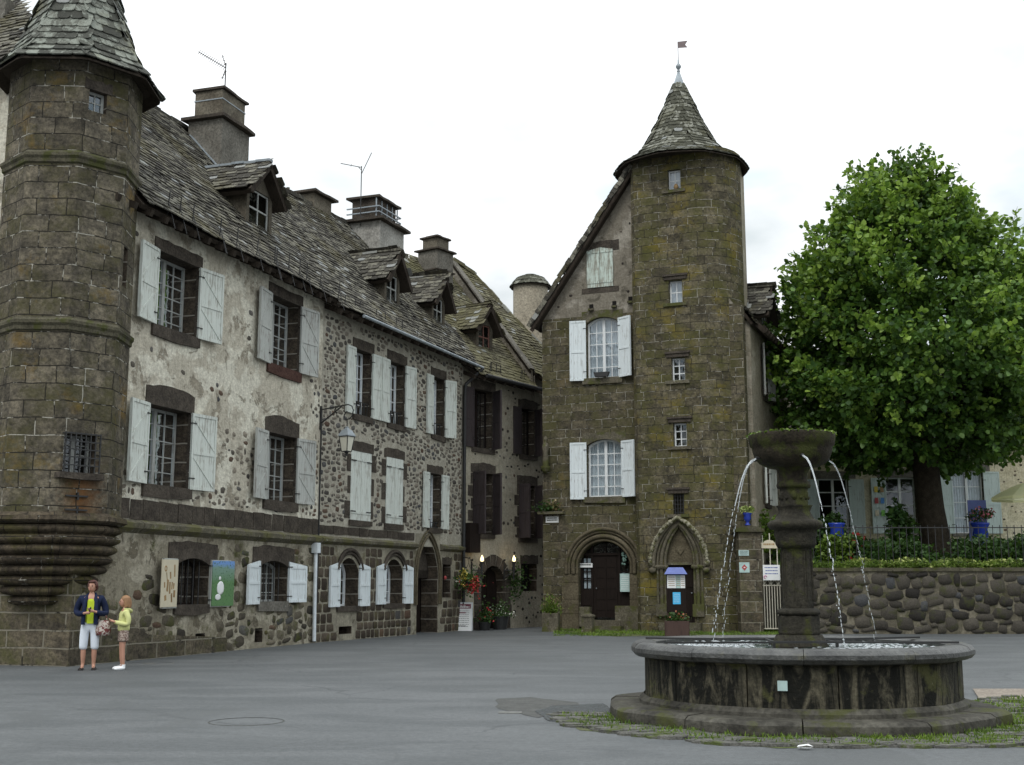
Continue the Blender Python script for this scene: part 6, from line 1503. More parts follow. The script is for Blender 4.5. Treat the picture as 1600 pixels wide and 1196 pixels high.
# jets
def jet(az, r0=.46, r1=1.1, z0=3.0, seed=1, thin=1.0, start=.0, az2=None):
    rr = random.Random(seed); d = Vector((math.cos(az), math.sin(az), 0)); b = MB(); base = Vector((ax, 0, 0)) + d * r0; r1 -= r0; r0 = 0
    if az2 is not None: d = Vector((math.cos(az2), math.sin(az2), 0))
    f = lambda t: base + d * (r0 + (r1 - r0) * (t ** .62)) + Vector((0, 0, z0 - .0 - (z0 - .79) * (t ** 1.12) * 1.0 + .06 * math.sin(PI * min(1, t * 4)) * .5))
    P = [f(start + (.30 - start) * i / 8) for i in range(9)]; b.tube(P, [.0105 * thin] * 3 + [.008 * thin] * 3 + [.006 * thin] * 3, 7)
    t = .29
    while t < 1:
        L = .010 + .018 * rr.random() * (1.4 - t * .6); off = Vector(((rr.random() - .5), (rr.random() - .5), 0)) * .035 * t
        p, q_ = f(t) + off, f(min(1, t + L)) + off; w_ = (.0035 + .0045 * rr.random()) * thin
        b.tube([p, p.lerp(q_, .5), q_], [w_ * .4, w_, w_ * .3], 5)
        if rr.random() < .35: b.ico(f(t) + off * 2.4 + Vector((0, 0, .02)), .006, 1)
        t += L * (.8 + .7 * rr.random())
    return b.build('water_jet', 'spray', FO)
jet(R(193), r1=1.10, seed=1); jet(R(160), r1=1.06, seed=2, thin=.85, az2=R(128)); jet(R(271), r1=.98, seed=3, thin=1.15, az2=R(305)); jet(R(12), r1=1.05, seed=4, thin=.75, az2=R(22)); jet(R(75), r1=1.1, seed=5, thin=.7)
for az in (193, 160, 271, 12, 75):
    a = R(az); d = Vector((math.cos(a), math.sin(a), 0)); b = MB(); b.tube([Vector((ax, 0, 3.0)) + d * .36, Vector((ax, 0, 3.005)) + d * .475], .018, 8); b.build('spout', 'iron', FO)
# sticker on the basin, bit of litter
a = R(252); b = MB(); r = 1.83; p = Vector((r * math.cos(a), r * math.sin(a), .48)); t_ = Vector((-math.sin(a), math.cos(a), 0)); n_ = Vector((math.cos(a), math.sin(a), 0))
b.add([p + n_ * .012 + t_ * x + Vector((0, 0, z_)) for x, z_ in ((-.05, -.05), (.05, -.05), (.05, .05), (-.05, .05))] + [p - n_ * .02 + t_ * x + Vector((0, 0, z_)) for x, z_ in ((-.05, -.05), (.05, -.05), (.05, .05), (-.05, .05))], [(0, 1, 2, 3), (0, 1, 5, 4), (1, 2, 6, 5), (2, 3, 7, 6), (3, 0, 4, 7)]); b.build('small_plate', 'plaque', FO)
# ================================================================ ground
def sheet(name, poly, z, m, kind='structure', jit=0.0):
    b = MB(); pts = []
    n = len(poly)
    for i in range(n):
        a_, c_ = Vector(poly[i]), Vector(poly[(i + 1) % n]); k = max(1, int((c_ - a_).length / .25)) if jit else 1
        for j in range(k): p = a_.lerp(c_, j / k); pts.append((p.x + (rnd() - .5) * jit, p.y + (rnd() - .5) * jit))
    b.ngon([(x, y, z) for x, y in pts]); o_ = b.build(name, m); tag(o_, kind=kind); return o_
b = MB(); b.add([(-150, -40, 0), (150, -40, 0), (150, 300, 0), (-150, 300, 0)], [(0, 1, 2, 3)]); g_ = b.build('square_asphalt', 'asphalt'); tag(g_, kind='structure')
gpts = [gpt(x, y) for x, y in ((868, 987), (905, 991), (960, 995), (1060, 994), (1160, 993), (1250, 992), (1250, 986), (1150, 984), (1000, 983), (868, 984))]
sheet('grass_verge', [tuple(p) for p in gpts], .004, 'verge_soil', jit=.15)
C = []
for k in range(16000):
    x = rs.uniform(866, 1250); y = rs.uniform(984, 994.5); p = gpt(x, y); 
    if rs.rand() < .5 + .5 * math.sin(p.x * 3 + p.y * 2): C.append((p.x, p.y, 0))
tag(leaf_mesh('verge_grass', C, .09, 'grass_blade', None, upbias=0, drop=-1.4, aspect=.22), kind='stuff')
# cobbles and weeds round the fountain step
cob = MB(); rr = random.Random(3)
for k in range(900):
    a = rr.uniform(R(175), R(395)); wdt = .55 if a < R(290) else .55 + 1.4 * min(1, (a - R(290)) / R(40)); rad = rs_(a, 2.44) + .05 + wdt * rr.random() ** .9
    x, y = FX_ + rad * math.cos(a), FY_ + rad * math.sin(a)
    s_ = .05 + .055 * rr.random(); rot = rr.random() * PI
    P = [(x + s_ * (1 + .35 * rr.random()) * math.cos(rot + t_ * PI / 3) * 1.3, y + s_ * math.sin(rot + t_ * PI / 3)) for t_ in range(6)]
    cob.prismz(P, -.02, .012 + .022 * rr.random())
tag(cob.build('cobbles', 'cobble_stone'), kind='stuff')
def ringpoly(a0, a1, r0, r1, n=40): return [(FX_ + (r0 if callable(r0) is False else r0(a)) * math.cos(a), FY_ + r0 * math.sin(a)) for a in [a0 + (a1 - a0) * k / n for k in range(n + 1)]]
inner = [(FX_ + rs_(a, 2.38) * math.cos(a), FY_ + rs_(a, 2.38) * math.sin(a)) for a in np.linspace(R(175), R(395), 50)]
outer = []
for a in np.linspace(R(395), R(175), 60):
    wdt = .48 if a < R(290) else .48 + 1.45 * min(1, (a - R(290)) / R(40)); rad = 2.34 + wdt + .12 * math.sin(a * 9) + .08 * math.sin(a * 23); outer.append((FX_ + rad * math.cos(a), FY_ + rad * math.sin(a)))
b = MB(); n_ = 60; ang = np.linspace(R(175), R(395), n_)
for i in range(n_ - 1):
    q4 = []
    for a in (ang[i], ang[i + 1]):
        wdt = .48 if a < R(290) else .48 + 1.45 * min(1, (a - R(290)) / R(40)); q4.append(((rs_(a, 2.3)), 2.34 + wdt + .12 * math.sin(a * 9) + .08 * math.sin(a * 23), a))
    (r0, R0, a0), (r1, R1, a1) = q4
    b.add([(FX_ + r * math.cos(a), FY_ + r * math.sin(a), .004) for r, a in ((r0, a0), (R0, a0), (R1, a1), (r1, a1))], [(0, 1, 2, 3)])
tag(b.build('fountain_verge', 'verge_soil'), kind='structure')
C = []
for k in range(26000):
    a = rs.uniform(R(178), R(392)); wdt = .55 if a < R(290) else .55 + 1.35 * min(1, (a - R(290)) / R(40)); u_ = rs.rand() ** 1.2; rad = rs_(a, 2.43) + wdt * u_
    dens = (.5 + .5 * math.sin(a * 17 + 1) * math.sin(rad * 7 + a * 5)) * (.25 if a < R(270) else .55 + .4 * (a - R(270)) / R(100)) * (1.6 if u_ < .12 else 1)
    if rs.rand() < dens: C.append((FX_ + rad * math.cos(a), FY_ + rad * math.sin(a), 0))
tag(leaf_mesh('fountain_weeds', C, .07, 'grass_blade', None, upbias=0, drop=-1.2, aspect=.2), kind='stuff')
sheet('pink_slab', [tuple(gpt(x, y)) for x, y in ((1520, 1078), (1640, 1078), (1660, 1094), (1530, 1094))], .016, 'pink_slab')
# round covers and drain
def cover(label, x, y, r, m='cover_metal', z=.004):
    p = gpt(x, y); b = MB(); b.lathe([(r * .95, z), (r, z), (r + .001, .0)], 32); b.lathe([(0, z), (r * .3, z)], 16) if m != 'asphalt_patch' else None; o_ = b.build('manhole_cover', m); o_.location = (p.x, p.y, 0); tag(o_, label, 'manhole cover'); return o_
cover('round manhole cover set in the asphalt in the left foreground', 385, 1128, .42, 'asphalt_patch'); cover('pale round cover on the asphalt near the girl', 235, 1037, .45, 'cover_metal')
p = gpt(797, 1114); b = MB(); b.box(-.14, .14, -.1, .1, -.02, .008)
o_ = b.build('drain_cover', 'cover_metal'); o_.location = (p.x, p.y, 0); tag(o_, 'small square drain cover in the asphalt left of the fountain', 'drain cover')
sheet('asphalt_repair', [tuple(gpt(x, y)) for x, y in ((775, 1092), (830, 1090), (905, 1098), (912, 1110), (840, 1122), (778, 1108))], .004, 'asphalt_patch', jit=.06)
sheet('wet_patch', [tuple(gpt(x, y)) for x, y in ((838, 1112), (860, 1104), (940, 1100), (960, 1112), (940, 1128), (860, 1128))], .008, 'wet_asphalt', jit=.06)
p = gpt(1256, 1172); b = MB(); b.add([(-.07, -.02, .03), (.02, -.035, .045), (.09, -.01, .03), (.05, .03, .05), (-.04, .025, .04), (-.07, -.02, .032), (.02, -.035, .047)], [(0, 1, 2, 3, 4)]); b.add([(-.07, -.02, .02), (.02, -.035, .02), (.09, -.01, .02), (.05, .03, .02), (-.04, .025, .02)], [(4, 3, 2, 1, 0)])
o_ = b.build('litter', 'paper'); o_.location = (p.x, p.y, .0); tag(o_, 'crumpled white paper scrap on the cobbles in front of the fountain', 'litter')

# ================================================================ people
plain('skin', (.42, .22, .15), .55, .08); plain('navy', (.012, .018, .045), .75); plain('lime', (.45, .55, .04), .8, .05); plain('white_cotton', (.62, .66, .72), .85, .08); plain('brown_hair', (.07, .02, .014), .6); plain('light_hair', (.26, .14, .065), .6, .3); plain('yellow_coat', (.56, .57, .25), .8, .06); plain('shoe_black', (.02, .018, .018), .5); plain('shoe_white', (.75, .76, .77), .6, .05); plain('lip', (.35, .1, .08), .5); plain('eye_dark', (.03, .02, .015), .3)
m, t = mat('print_cloth'); v = t.obj(); t.bsdf(t.mix(t.step(t.noise(v, 28, 3), .45, .55), (.13, .085, .07), (.33, .27, .23)), .85)
m, t = mat('bag_cloth'); v = t.obj(); t.bsdf(t.mix(t.step(t.noise(v, 16, 3, .5, 1.5), .47, .53), (.16, .05, .05), (.5, .45, .4)), .7)
def skin(nodes, edges, root=0, sub=2):
    """nodes [(co, r)] -> evaluated smooth tapering surface (verts, faces)"""
    me = bpy.data.meshes.new('tmp'); me.from_pydata([n[0] for n in nodes], edges, []); ob = bpy.data.objects.new('tmp', me); COL.objects.link(ob)
    md = ob.modifiers.new('s', 'SKIN'); md.use_smooth_shade = True
    if not me.skin_vertices: raise RuntimeError('no skin layer')
    for i, n in enumerate(nodes):
        r = n[1] if isinstance(n[1], (tuple, list)) else (n[1], n[1]); me.skin_vertices[0].data[i].radius = r; me.skin_vertices[0].data[i].use_root = (i == root)
    s2 = ob.modifiers.new('d', 'SUBSURF'); s2.levels = sub; s2.render_levels = sub
    dg = bpy.context.evaluated_depsgraph_get(); dg.update(); ev = ob.evaluated_get(dg); m2 = bpy.data.meshes.new_from_object(ev)
    V = [v.co[:] for v in m2.vertices]; F = [list(p.vertices) for p in m2.polygons]
    bpy.data.objects.remove(ob); bpy.data.meshes.remove(me); bpy.data.meshes.remove(m2)
    return V, F
def skinned(name, nodes, edges, m, parent, root=0, sub=2, extra=None, mats=None):
    V, F = skin(nodes, edges, root, sub); b = MB(); b.add(V, F, 0, smooth=True)
    if extra: extra(b)
    return b.build(name, mats or m, parent)
def chain(n, start=0): return [(start + i, start + i + 1) for i in range(n - 1)]
def hand(b, w_, d, nrm, s=1.0, curl=.8, thumb=1):
    """palm from wrist w_ along d; nrm = palm-facing direction; five bent fingers"""
    d = Vector(d).normalized(); nrm = Vector(nrm).normalized(); sd_ = d.cross(nrm).normalized(); w_ = Vector(w_)
    b.tube([w_ - d * .01, w_ + d * .03 * s, w_ + d * .075 * s, w_ + d * .088 * s], [.021 * s, .029 * s, .032 * s, .024 * s], 8)
    for i, (o_, L) in enumerate(((-.028, .066), (-.009, .076), (.010, .070), (.028, .055))):
        p = w_ + d * .08 * s + sd_ * o_ * s; dd = d.copy(); P = [p]
        for j in range(3):
            dd = (dd + nrm * curl * .45).normalized(); p = p + dd * L * s * (.42, .33, .25)[j]; P.append(p)
        b.tube(P, [.0088 * s, .0082 * s, .0075 * s, .006 * s], 6)
    p = w_ + d * .025 * s + sd_ * thumb * -.026 * s; dd = (d * .7 - sd_ * thumb * .6 + nrm * .35).normalized(); b.tube([p, p + dd * .035 * s, p + (dd + nrm * .4).normalized() * .06 * s], [.012 * s, .010 * s, .008 * s], 6)
def head(b, c, r, face, s=1.0):
    """egg-shaped head with brow, nose, lips, ears; face = unit direction"""
    f = Vector(face).normalized(); sd_ = Vector((0, 0, 1)).cross(f); c = Vector(c)
    bm = bmesh.new(); bmesh.ops.create_uvsphere(bm, u_segments=20, v_segments=14, radius=1); V = []
    for v in bm.verts:
        x, y, z = v.co; k = 1 - .24 * max(0, -z) ** 1.3
        fx = y * r * 1.02 * (1 - .12 * max(0, -z)) ; fz = z * r * 1.26
        if y > .3 and z < -.35: fx += .008 * s
        V.append(c + sd_ * (x * r * .86 * k) + f * fx + Vector((0, 0, fz)))
    b.add(V, [[v.index for v in q.verts] for q in bm.faces], 0, smooth=True); bm.free()
    n = c + f * r * .95; b.tube([n + Vector((0, 0, .03 * s)), n + f * .016 * s - Vector((0, 0, .012 * s)), n - Vector((0, 0, .022 * s)) - f * .005], [.007 * s, .013 * s, .009 * s], 6)
    for k in (-1, 1):
        b.ico(c + f * r * .9 + sd_ * k * r * .36 + Vector((0, 0, .012 * s)), .0115 * s, 1, 1, sq=(1, 1, .7)); b.tube([c + f * r * .95 + sd_ * k * r * .2 + Vector((0, 0, .034 * s)), c + f * r * .86 + sd_ * k * r * .52 + Vector((0, 0, .032 * s))], .0045 * s, 4, 3)
        b.ico(c + sd_ * k * r * .87 - f * r * .05, .026 * s, 1, 0, sq=(.5, .6, 1.1))
    b.tube([c + f * r * .86 - sd_ * r * .26 - Vector((0, 0, .055 * s)), c + f * r * .95 - Vector((0, 0, .053 * s)), c + f * r * .86 + sd_ * r * .26 - Vector((0, 0, .055 * s))], [.004 * s, .0085 * s, .004 * s], 5, 2)
# ---- the woman
pw = gpt(137, 1047); WM = thing('person', 'woman in a navy jacket, lime top and white cropped trousers standing beside the corner wall', 'person', (pw.x, pw.y, 0), R(12)); WM.scale = (.935,) * 3
leg = lambda k: [((k * .075, 0, .93), .085), ((k * .095, -.01, .70), .075), ((k * .10, -.015, .47), .055), ((k * .10, .0, .27), .052), ((k * .10, .015, .10), .034), ((k * .105, -.02, .045), .036), ((k * .12, -.14, .03), (.03, .022))]
nod = [((0, 0, .95), (.13, .10)), ((0, 0, 1.08), (.12, .092)), ((0, 0, 1.24), (.14, .10)), ((0, .005, 1.36), (.1, .07)), ((0, 0, 1.43), .048), ((0, -.01, 1.5), .046)]
ed = chain(6)
for k in (-1, 1):
    s0 = len(nod); nod += leg(k); ed += [(0, s0)] + chain(7, s0)
armR = [((-.18, .0, 1.35), .055), ((-.25, .04, 1.2), .046), ((-.27, .03, 1.08), .04), ((-.17, -.14, 1.06), .034), ((-.07, -.24, 1.08), .024)]
armL = [((.18, .0, 1.35), .055), ((.25, .03, 1.2), .046), ((.28, .0, 1.06), .04), ((.2, -.16, 1.07), .034), ((.09, -.25, 1.11), .024)]
for A_ in (armR, armL): s0 = len(nod); nod += A_; ed += [(3, s0)] + chain(5, s0)
def ex(b):
    head(b, (0, -.015, 1.575), .088, (-.25, -1, 0)); hand(b, (-.07, -.24, 1.08), (.9, -.25, .12), (.1, -.2, 1), curl=.7, thumb=1); hand(b, (.09, -.25, 1.11), (-.75, -.5, .2), (0, .2, 1), curl=.8, thumb=-1)
skinned('body', nod, ed, None, WM, 0, 2, ex, ['skin', 'eye_dark', 'lip', 'brown_hair'])
tr = [((0, 0, .96), (.155, .12)), ((0, 0, .88), (.16, .125))]
te = [(0, 1)]
for k in (-1, 1): s0 = len(tr); tr += [((k * .085, 0, .80), .105), ((k * .10, -.01, .62), .092), ((k * .105, -.01, .46), .083), ((k * .105, -.005, .37), .082)]; te += [(1, s0)] + chain(4, s0)
skinned('trousers', tr, te, 'white_cotton', WM)
skinned('shirt', [((0, -.03, .86), (.15, .115)), ((0, -.03, 1.0), (.145, .115)), ((0, -.03, 1.15), (.15, .115)), ((0, -.02, 1.3), (.135, .095)), ((0, -.01, 1.38), (.07, .06))], chain(5), 'lime', WM)
jk = [((0, .03, .84), (.20, .12)), ((0, .03, 1.0), (.185, .125)), ((0, .03, 1.18), (.185, .125)), ((0, .03, 1.32), (.15, .1)), ((0, .03, 1.40), (.085, .07))]; je = chain(5)
for A_ in (armR, armL):
    s0 = len(jk); jk += [((x * 1.02, y + .01, z), r + .024) for (x, y, z), r in A_[:4]] + [((Vector(A_[3][0]).lerp(Vector(A_[4][0]), .75))[:], .043)]; je += [(3, s0)] + chain(5, s0)
skinned('jacket', jk, je, 'navy', WM)
b = MB()      # the open front: lapels down both sides
for k in (-1, 1): b.tube([(k * .075, -.02, 1.42), (k * .10, -.115, 1.3), (k * .11, -.15, 1.1), (k * .12, -.14, .86)], [.03, .04, .042, .04], 8)
b.tube([(-.075, -.02, 1.42), (-.06, .06, 1.44), (0, .09, 1.45), (.06, .06, 1.44), (.075, -.02, 1.42)], .028, 8); b.build('lapels', 'navy', WM)
b = MB(); b.box(-.05, .07, -.148, -.125, .88, 1.3); b.build('shirt_front', 'lime', WM)
b = MB(); b.ico((.01, .02, 1.625), .098, 2, sq=(1.0, 1.0, .92), jit=.06); b.ico((.02, .05, 1.57), .09, 2, sq=(1.05, .8, 1.1), jit=.08)
for k in (-1, 1): b.ico((.015 + k * .07, -.03, 1.61), .042, 2, sq=(.7, 1.1, 1.5), jit=.12)
b.ico((0, -.07, 1.675), .05, 2, sq=(1.4, .8, .5), jit=.12); b.build('hair', 'brown_hair', WM)
for k in (-1, 1):
    b = MB(); x = k * .12; b.prismz([(x - .04, -.2), (x + .035, -.2), (x + .045, -.1), (x + .035, .05), (x - .035, .05), (x - .045, -.1)], 0, .018); b.tube([(x - .045, -.09, .02), (x, -.1, .06), (x + .045, -.09, .02)], .012, 5); b.tube([(x - .038, -.14, .02), (x, -.145, .048), (x + .038, -.14, .02)], .01, 5); b.tube([(x - .04, .0, .02), (x, .055, .07), (x + .04, .0, .02)], .01, 5); b.build('sandal', 'shoe_black', WM)
b = MB(); b.box(-.028, .028, -.005, .005, -.06, .06)
o_ = b.build('phone', 'shoe_black'); o_.matrix_world = Matrix.Translation((pw.x, pw.y, 0)) @ Matrix.Rotation(R(12), 4, 'Z') @ Matrix.Translation((.02, -.28, 1.066)) @ Matrix.Rotation(R(50), 4, 'X') @ Matrix.Rotation(R(60), 4, 'Z'); tag(o_, "small dark phone in the woman's hands", 'phone')
# handbag hanging from her forearm
q = Vector((pw.x, pw.y, 0)) + Matrix.Rotation(R(12), 3, 'Z') @ Vector((.23, -.07, .60)); HBG = thing('handbag', "red-brown and white patterned handbag hanging from the woman's forearm", 'handbag', q, R(12))
b = MB(); b.lathe([(.0, 0), (.12, .01), (.14, .08), (.125, .2), (.09, .27), (.0, .28)], 20, rf=lambda th, r: r * (1 - .45 * abs(math.sin(th))), smooth=True); b.build('bag_body', 'bag_cloth', HBG)
b = MB(); b.tube([(-.08, 0, .25), (-.06, 0, .36), (-.01, 0, .43), (.04, 0, .36), (.07, 0, .25)], .01, 6); b.build('handle', 'bag_cloth', HBG)
# ---- the girl
pg = gpt(190, 1047); GL = thing('person', 'girl in a pale yellow jacket and patterned shorts facing the woman', 'person', (pg.x, pg.y, 0), R(-62)); S_ = .765
GL.scale = (S_, S_, S_)
nod = [((0, 0, .95), (.115, .09)), ((0, 0, 1.08), (.11, .085)), ((0, 0, 1.24), (.12, .09)), ((0, .005, 1.36), (.09, .065)), ((0, 0, 1.43), .045), ((0, -.01, 1.5), .042)]; ed = chain(6)
for k in (-1, 1):
    s0 = len(nod); nod += [((x * 1.05, y, z), (r if isinstance(r, tuple) else r * .9)) for (x, y, z), r in leg(k)]; ed += [(0, s0)] + chain(7, s0)
armR = [((-.16, .0, 1.33), .045), ((-.21, .05, 1.19), .04), ((-.22, .04, 1.05), .036), ((-.16, -.12, 1.08), .03), ((-.09, -.24, 1.12), .022)]
armL = [((.16, .0, 1.33), .045), ((.21, .05, 1.19), .04), ((.22, .04, 1.05), .036), ((.16, -.12, 1.08), .03), ((.08, -.24, 1.12), .022)]
for A_ in (armR, armL): s0 = len(nod); nod += A_; ed += [(3, s0)] + chain(5, s0)
def ex(b):
    head(b, (0, -.02, 1.575), .1, (0, -1, -.1), 1.1); hand(b, (-.09, -.24, 1.12), (.5, -.8, .3), (.3, .1, 1), .95, .8, 1); hand(b, (.08, -.24, 1.12), (-.5, -.8, .3), (-.3, .1, 1), .95, .8, -1)
skinned('body', nod, ed, None, GL, 0, 2, ex, ['skin', 'eye_dark', 'lip', 'light_hair'])
tr = [((0, 0, 1.0), (.14, .11)), ((0, 0, .88), (.15, .12))]; te = [(0, 1)]
for k in (-1, 1): s0 = len(tr); tr += [((k * .09, 0, .80), .11), ((k * .105, -.0, .70), .112), ((k * .11, 0, .64), .118)]; te += [(1, s0)] + chain(3, s0)
skinned('shorts', tr, te, 'print_cloth', GL)
jk = [((0, .0, .86), (.19, .16)), ((0, .0, 1.0), (.175, .145)), ((0, .0, 1.18), (.165, .135)), ((0, .0, 1.31), (.135, .11)), ((0, .0, 1.40), (.075, .07))]; je = chain(5)
for A_ in (armR, armL):
    s0 = len(jk); jk += [((x * 1.03, y + .01, z), r + .028) for (x, y, z), r in A_[:4]] + [((Vector(A_[3][0]).lerp(Vector(A_[4][0]), .8))[:], .045)]; je += [(3, s0)] + chain(5, s0)
skinned('jacket', jk, je, 'yellow_coat', GL)
b = MB(); b.tube([(-.08, -.03, 1.41), (-.08, .07, 1.4), (0, .14, 1.36), (.08, .07, 1.4), (.08, -.03, 1.41)], [.025, .04, .055, .04, .025], 8); b.build('hood', 'yellow_coat', GL)
b = MB(); b.ico((0, .015, 1.63), .112, 2, sq=(1, 1.02, .95), jit=.06)
for k in range(22):
    a = R(-20 + 220 * k / 21); x, y = .095 * math.cos(a), .02 + .095 * math.sin(a); b.tube([(x * .9, y * .9, 1.66), (x * 1.08, y * 1.1, 1.56), (x * (1.12 + .15 * rnd()), y * 1.2, 1.43 + .04 * rnd())], [.03, .032, .012], 6)
b.build('hair', 'light_hair', GL)
for k in (-1, 1):
    b = MB(); x = k * .115; b.tube([(x, .04, .05), (x, -.04, .045), (x, -.15, .035), (x, -.19, .03)], [.042, .048, .042, .02], 8); b.tube([(x, .02, .05), (x, .02, .13)], [.04, .043], 8); b.build('shoe', 'shoe_white', GL)
# ================================================================ street furniture
# bracket lantern on the corner between the plaster house and the rubble house
zL = FA.Z(498, 640, .0)
LP = thing('street_lantern', 'old glass street lantern hanging from a scrolled iron bracket on the house corner', 'street lamp', FA.w(LA - .05, .03, zL), math.atan2(FA.n.y, FA.n.x) - R(14))
b = MB(); b.bar((0, 0, -.55), (0, 0, .1), .05); b.bar((0, 0, 0), (.95, 0, .07), .03); b.bar((0, 0, -.38), (.72, 0, .03), .03)
b.tube([(.55 + .07 * math.cos(a_), 0, -.05 + .07 * math.sin(a_)) for a_ in np.linspace(0, 5.4, 12)], .012, 6)
sc1 = [(.78, 0, .06), (.95, 0, .07), (1.08, 0, .02), (1.14, 0, -.1), (1.10, 0, -.25), (1.0, 0, -.33), (.88, 0, -.32), (.82, 0, -.23), (.86, 0, -.14), (.93, 0, -.12)]
b.tube(sc1, .017, 6); b.bar((.93, 0, -.33), (.93, 0, -.56), .02); b.build('bracket', 'iron', LP)
cx = .93; b = MB(); b.lathe([(.0, -.52), (.05, -.54), (.05, -.57), (.1, -.62), (.13, -.63), (.0, -.64)], 4, (cx, 0), th0=PI / 4); b.lathe([(.13, -.62), (.23, -.76), (.235, -.79), (.0, -.79)], 4, (cx, 0), th0=PI / 4); b.build('lantern_top', 'zinc', LP)
b = MB(); b.lathe([(.2, -.80), (.125, -1.2), (.0, -1.2)], 4, (cx, 0), th0=PI / 4); b.build('lantern_glass', 'lamp_glass', LP)
b = MB()
for k in range(4):
    a = PI / 4 + k * PI / 2; b.bar((cx + .205 * math.cos(a), .205 * math.sin(a), -.8), (cx + .13 * math.cos(a), .13 * math.sin(a), -1.2), .018)
    a2 = a + PI / 2
    for r_, z_ in ((.21, -.8), (.13, -1.2)): b.bar((cx + r_ * math.cos(a), r_ * math.sin(a), z_), (cx + r_ * math.cos(a2), r_ * math.sin(a2), z_), .02)
b.lathe([(.07, -1.2), (.03, -1.26), (.045, -1.29), (.0, -1.32)], 8, (cx, 0)); b.build('lantern_frame', 'iron', LP)
b = MB(); p_ = [(LA - .0, -.03, zL + .0), (LA + .0, -.03, 1.0)]; b.tube(p_, .022, 6); b.build('cable', 'iron', HA)
# two torch lamps by the arched door
for x, lab in ((753, 'lit torch-shaped wall lamp left of the arched door'), (803, 'lit torch-shaped wall lamp right of the arched door')):
    s_, z_ = FC.hit(x, 880, .3); t_ = thing('torch_lamp', lab, 'wall lamp', FC.w(s_, 0, z_), math.atan2(FC.d.y, FC.d.x), 'torch lamps beside the arched door')
    b = MB(); b.bar((-.22, -.03, -.6), (-.22, -.03, .05), .04); b.ico((-.22, -.05, .1), .045, 1); b.bar((-.22, -.03, -.25), (0, -.3, -.25), .03); b.bar((-.22, -.03, -.5), (-.02, -.28, -.32), .022)
    b.tube([(-.02, -.3, -.62), (-.01, -.3, -.3), (0, -.3, 0)], [.02, .035, .055], 8); b.lathe([(.05, -.02), (.085, .02), (.085, .05), (.0, .05)], 10, (0, -.3)); b.build('bracket', 'iron', t_)
    b = MB(); b.lathe([(.045, .05), (.065, .11), (.05, .18), (.015, .26), (.0, .28)], 10, (0, -.3), smooth=True); b.build('flame_bulb', 'flame', t_)
    l_ = bpy.data.lights.new('torch_light', 'POINT'); l_.energy = 2; l_.color = (1, .72, .4); l_.shadow_soft_size = .08; lo = bpy.data.objects.new('torch_light', l_); COL.objects.link(lo); lo.parent = t_; lo.location = (0, -.45, .16)
# hanging basket with flowers on the corner
s_, z_ = FC.hit(732, 908, .6); hb_ = thing('hanging_basket', 'hanging basket of yellow and dark red flowers in the corner by the downpipe', 'flower basket', FC.w(s_, .6, z_))
b = MB(); b.lathe([(.0, -.3), (.16, -.2), (.22, -.02), (.22, 0)], 14); b.tube([(0, 0, .75), (0, 0, .6), (.2, 0, .02)], .006, 4); b.tube([(0, 0, .6), (-.2, 0, .02)], .006, 4); b.tube([(0, 0, .75), (-.2, .5, .8)], .015, 6); b.build('basket', 'iron', hb_)
C = np.stack([rs.normal(size=700) * .2, rs.normal(size=700) * .18, rs.normal(size=700) * .17 - .02], 1); leaf_mesh('foliage', C, .08, 'shrub_leaf', hb_)
C = np.stack([-.12 + rs.normal(size=90) * .12, -.12 + rs.normal(size=90) * .12, .1 + rs.normal(size=90) * .14], 1); leaf_mesh('yellow_flowers', C, .085, 'yellow_petal', hb_)
C = np.stack([.15 + rs.normal(size=150) * .13, -.15 + rs.normal(size=150) * .12, -.15 + rs.normal(size=150) * .14], 1); leaf_mesh('red_flowers', C, .085, 'red_petal', hb_)
C = np.stack([-.32 + rs.normal(size=8) * .03, -.2 + rs.normal(size=8) * .03, -.0 + rs.normal(size=8) * .04], 1); leaf_mesh('white_flowers', C, .08, 'white_petal', hb_)
# climbing plant right of the door, small pots at its foot
s_, z_ = FC.hit(806, 905, .2); cp = thing('trailing_plant', 'dark trailing plant on the wall between the arched door and the small window', 'plant', FC.w(s_, .15, z_))
C = np.stack([rs.normal(size=420) * .22, rs.normal(size=420) * .1, rs.normal(size=420) * .32], 1); leaf_mesh('foliage', C, .09, 'shrub_leaf', cp); b = MB(); b.tube([(0, 0, -.5), (.05, 0, 0), (-.1, 0, .4)], .012, 5); b.build('stem', 'bark', cp)
s_, z_ = FC.hit(783, 978, .5)
def pot(label, p, r, h, m='iron', leafn=260, petal='white_petal', pn=40, lh=.4, cat='flower pot'):
    t_ = thing('plant_pot', label, cat, p); b = MB(); b.lathe([(.0, 0), (r * .75, 0), (r, h), (r * 1.05, h), (r * 1.05, h + .03), (r * .9, h + .03), (r * .85, h - .02), (.0, h - .03)], 16); b.build('pot', m, t_)
    C = np.stack([rs.normal(size=leafn) * r * .7, rs.normal(size=leafn) * r * .7, h + abs(rs.normal(size=leafn)) * lh * .6], 1); leaf_mesh('foliage', C, .08, 'shrub_leaf', t_)
    if pn: C = np.stack([rs.normal(size=pn) * r * .8, rs.normal(size=pn) * r * .8 - r * .2, h + abs(rs.normal(size=pn)) * lh * .6 + .05], 1); leaf_mesh('flowers', C, .07, petal, t_)
    return t_
pot('dark pot with small white flowers at the foot of the arched door', FC.w(s_, .45, 0), .3, .42)
pot('pot with dull red flowers between the board and the arched door', FC.w(FC.S(757, 978, .5), .5, 0), .22, .25, petal='red_petal', pn=20, lh=.5)
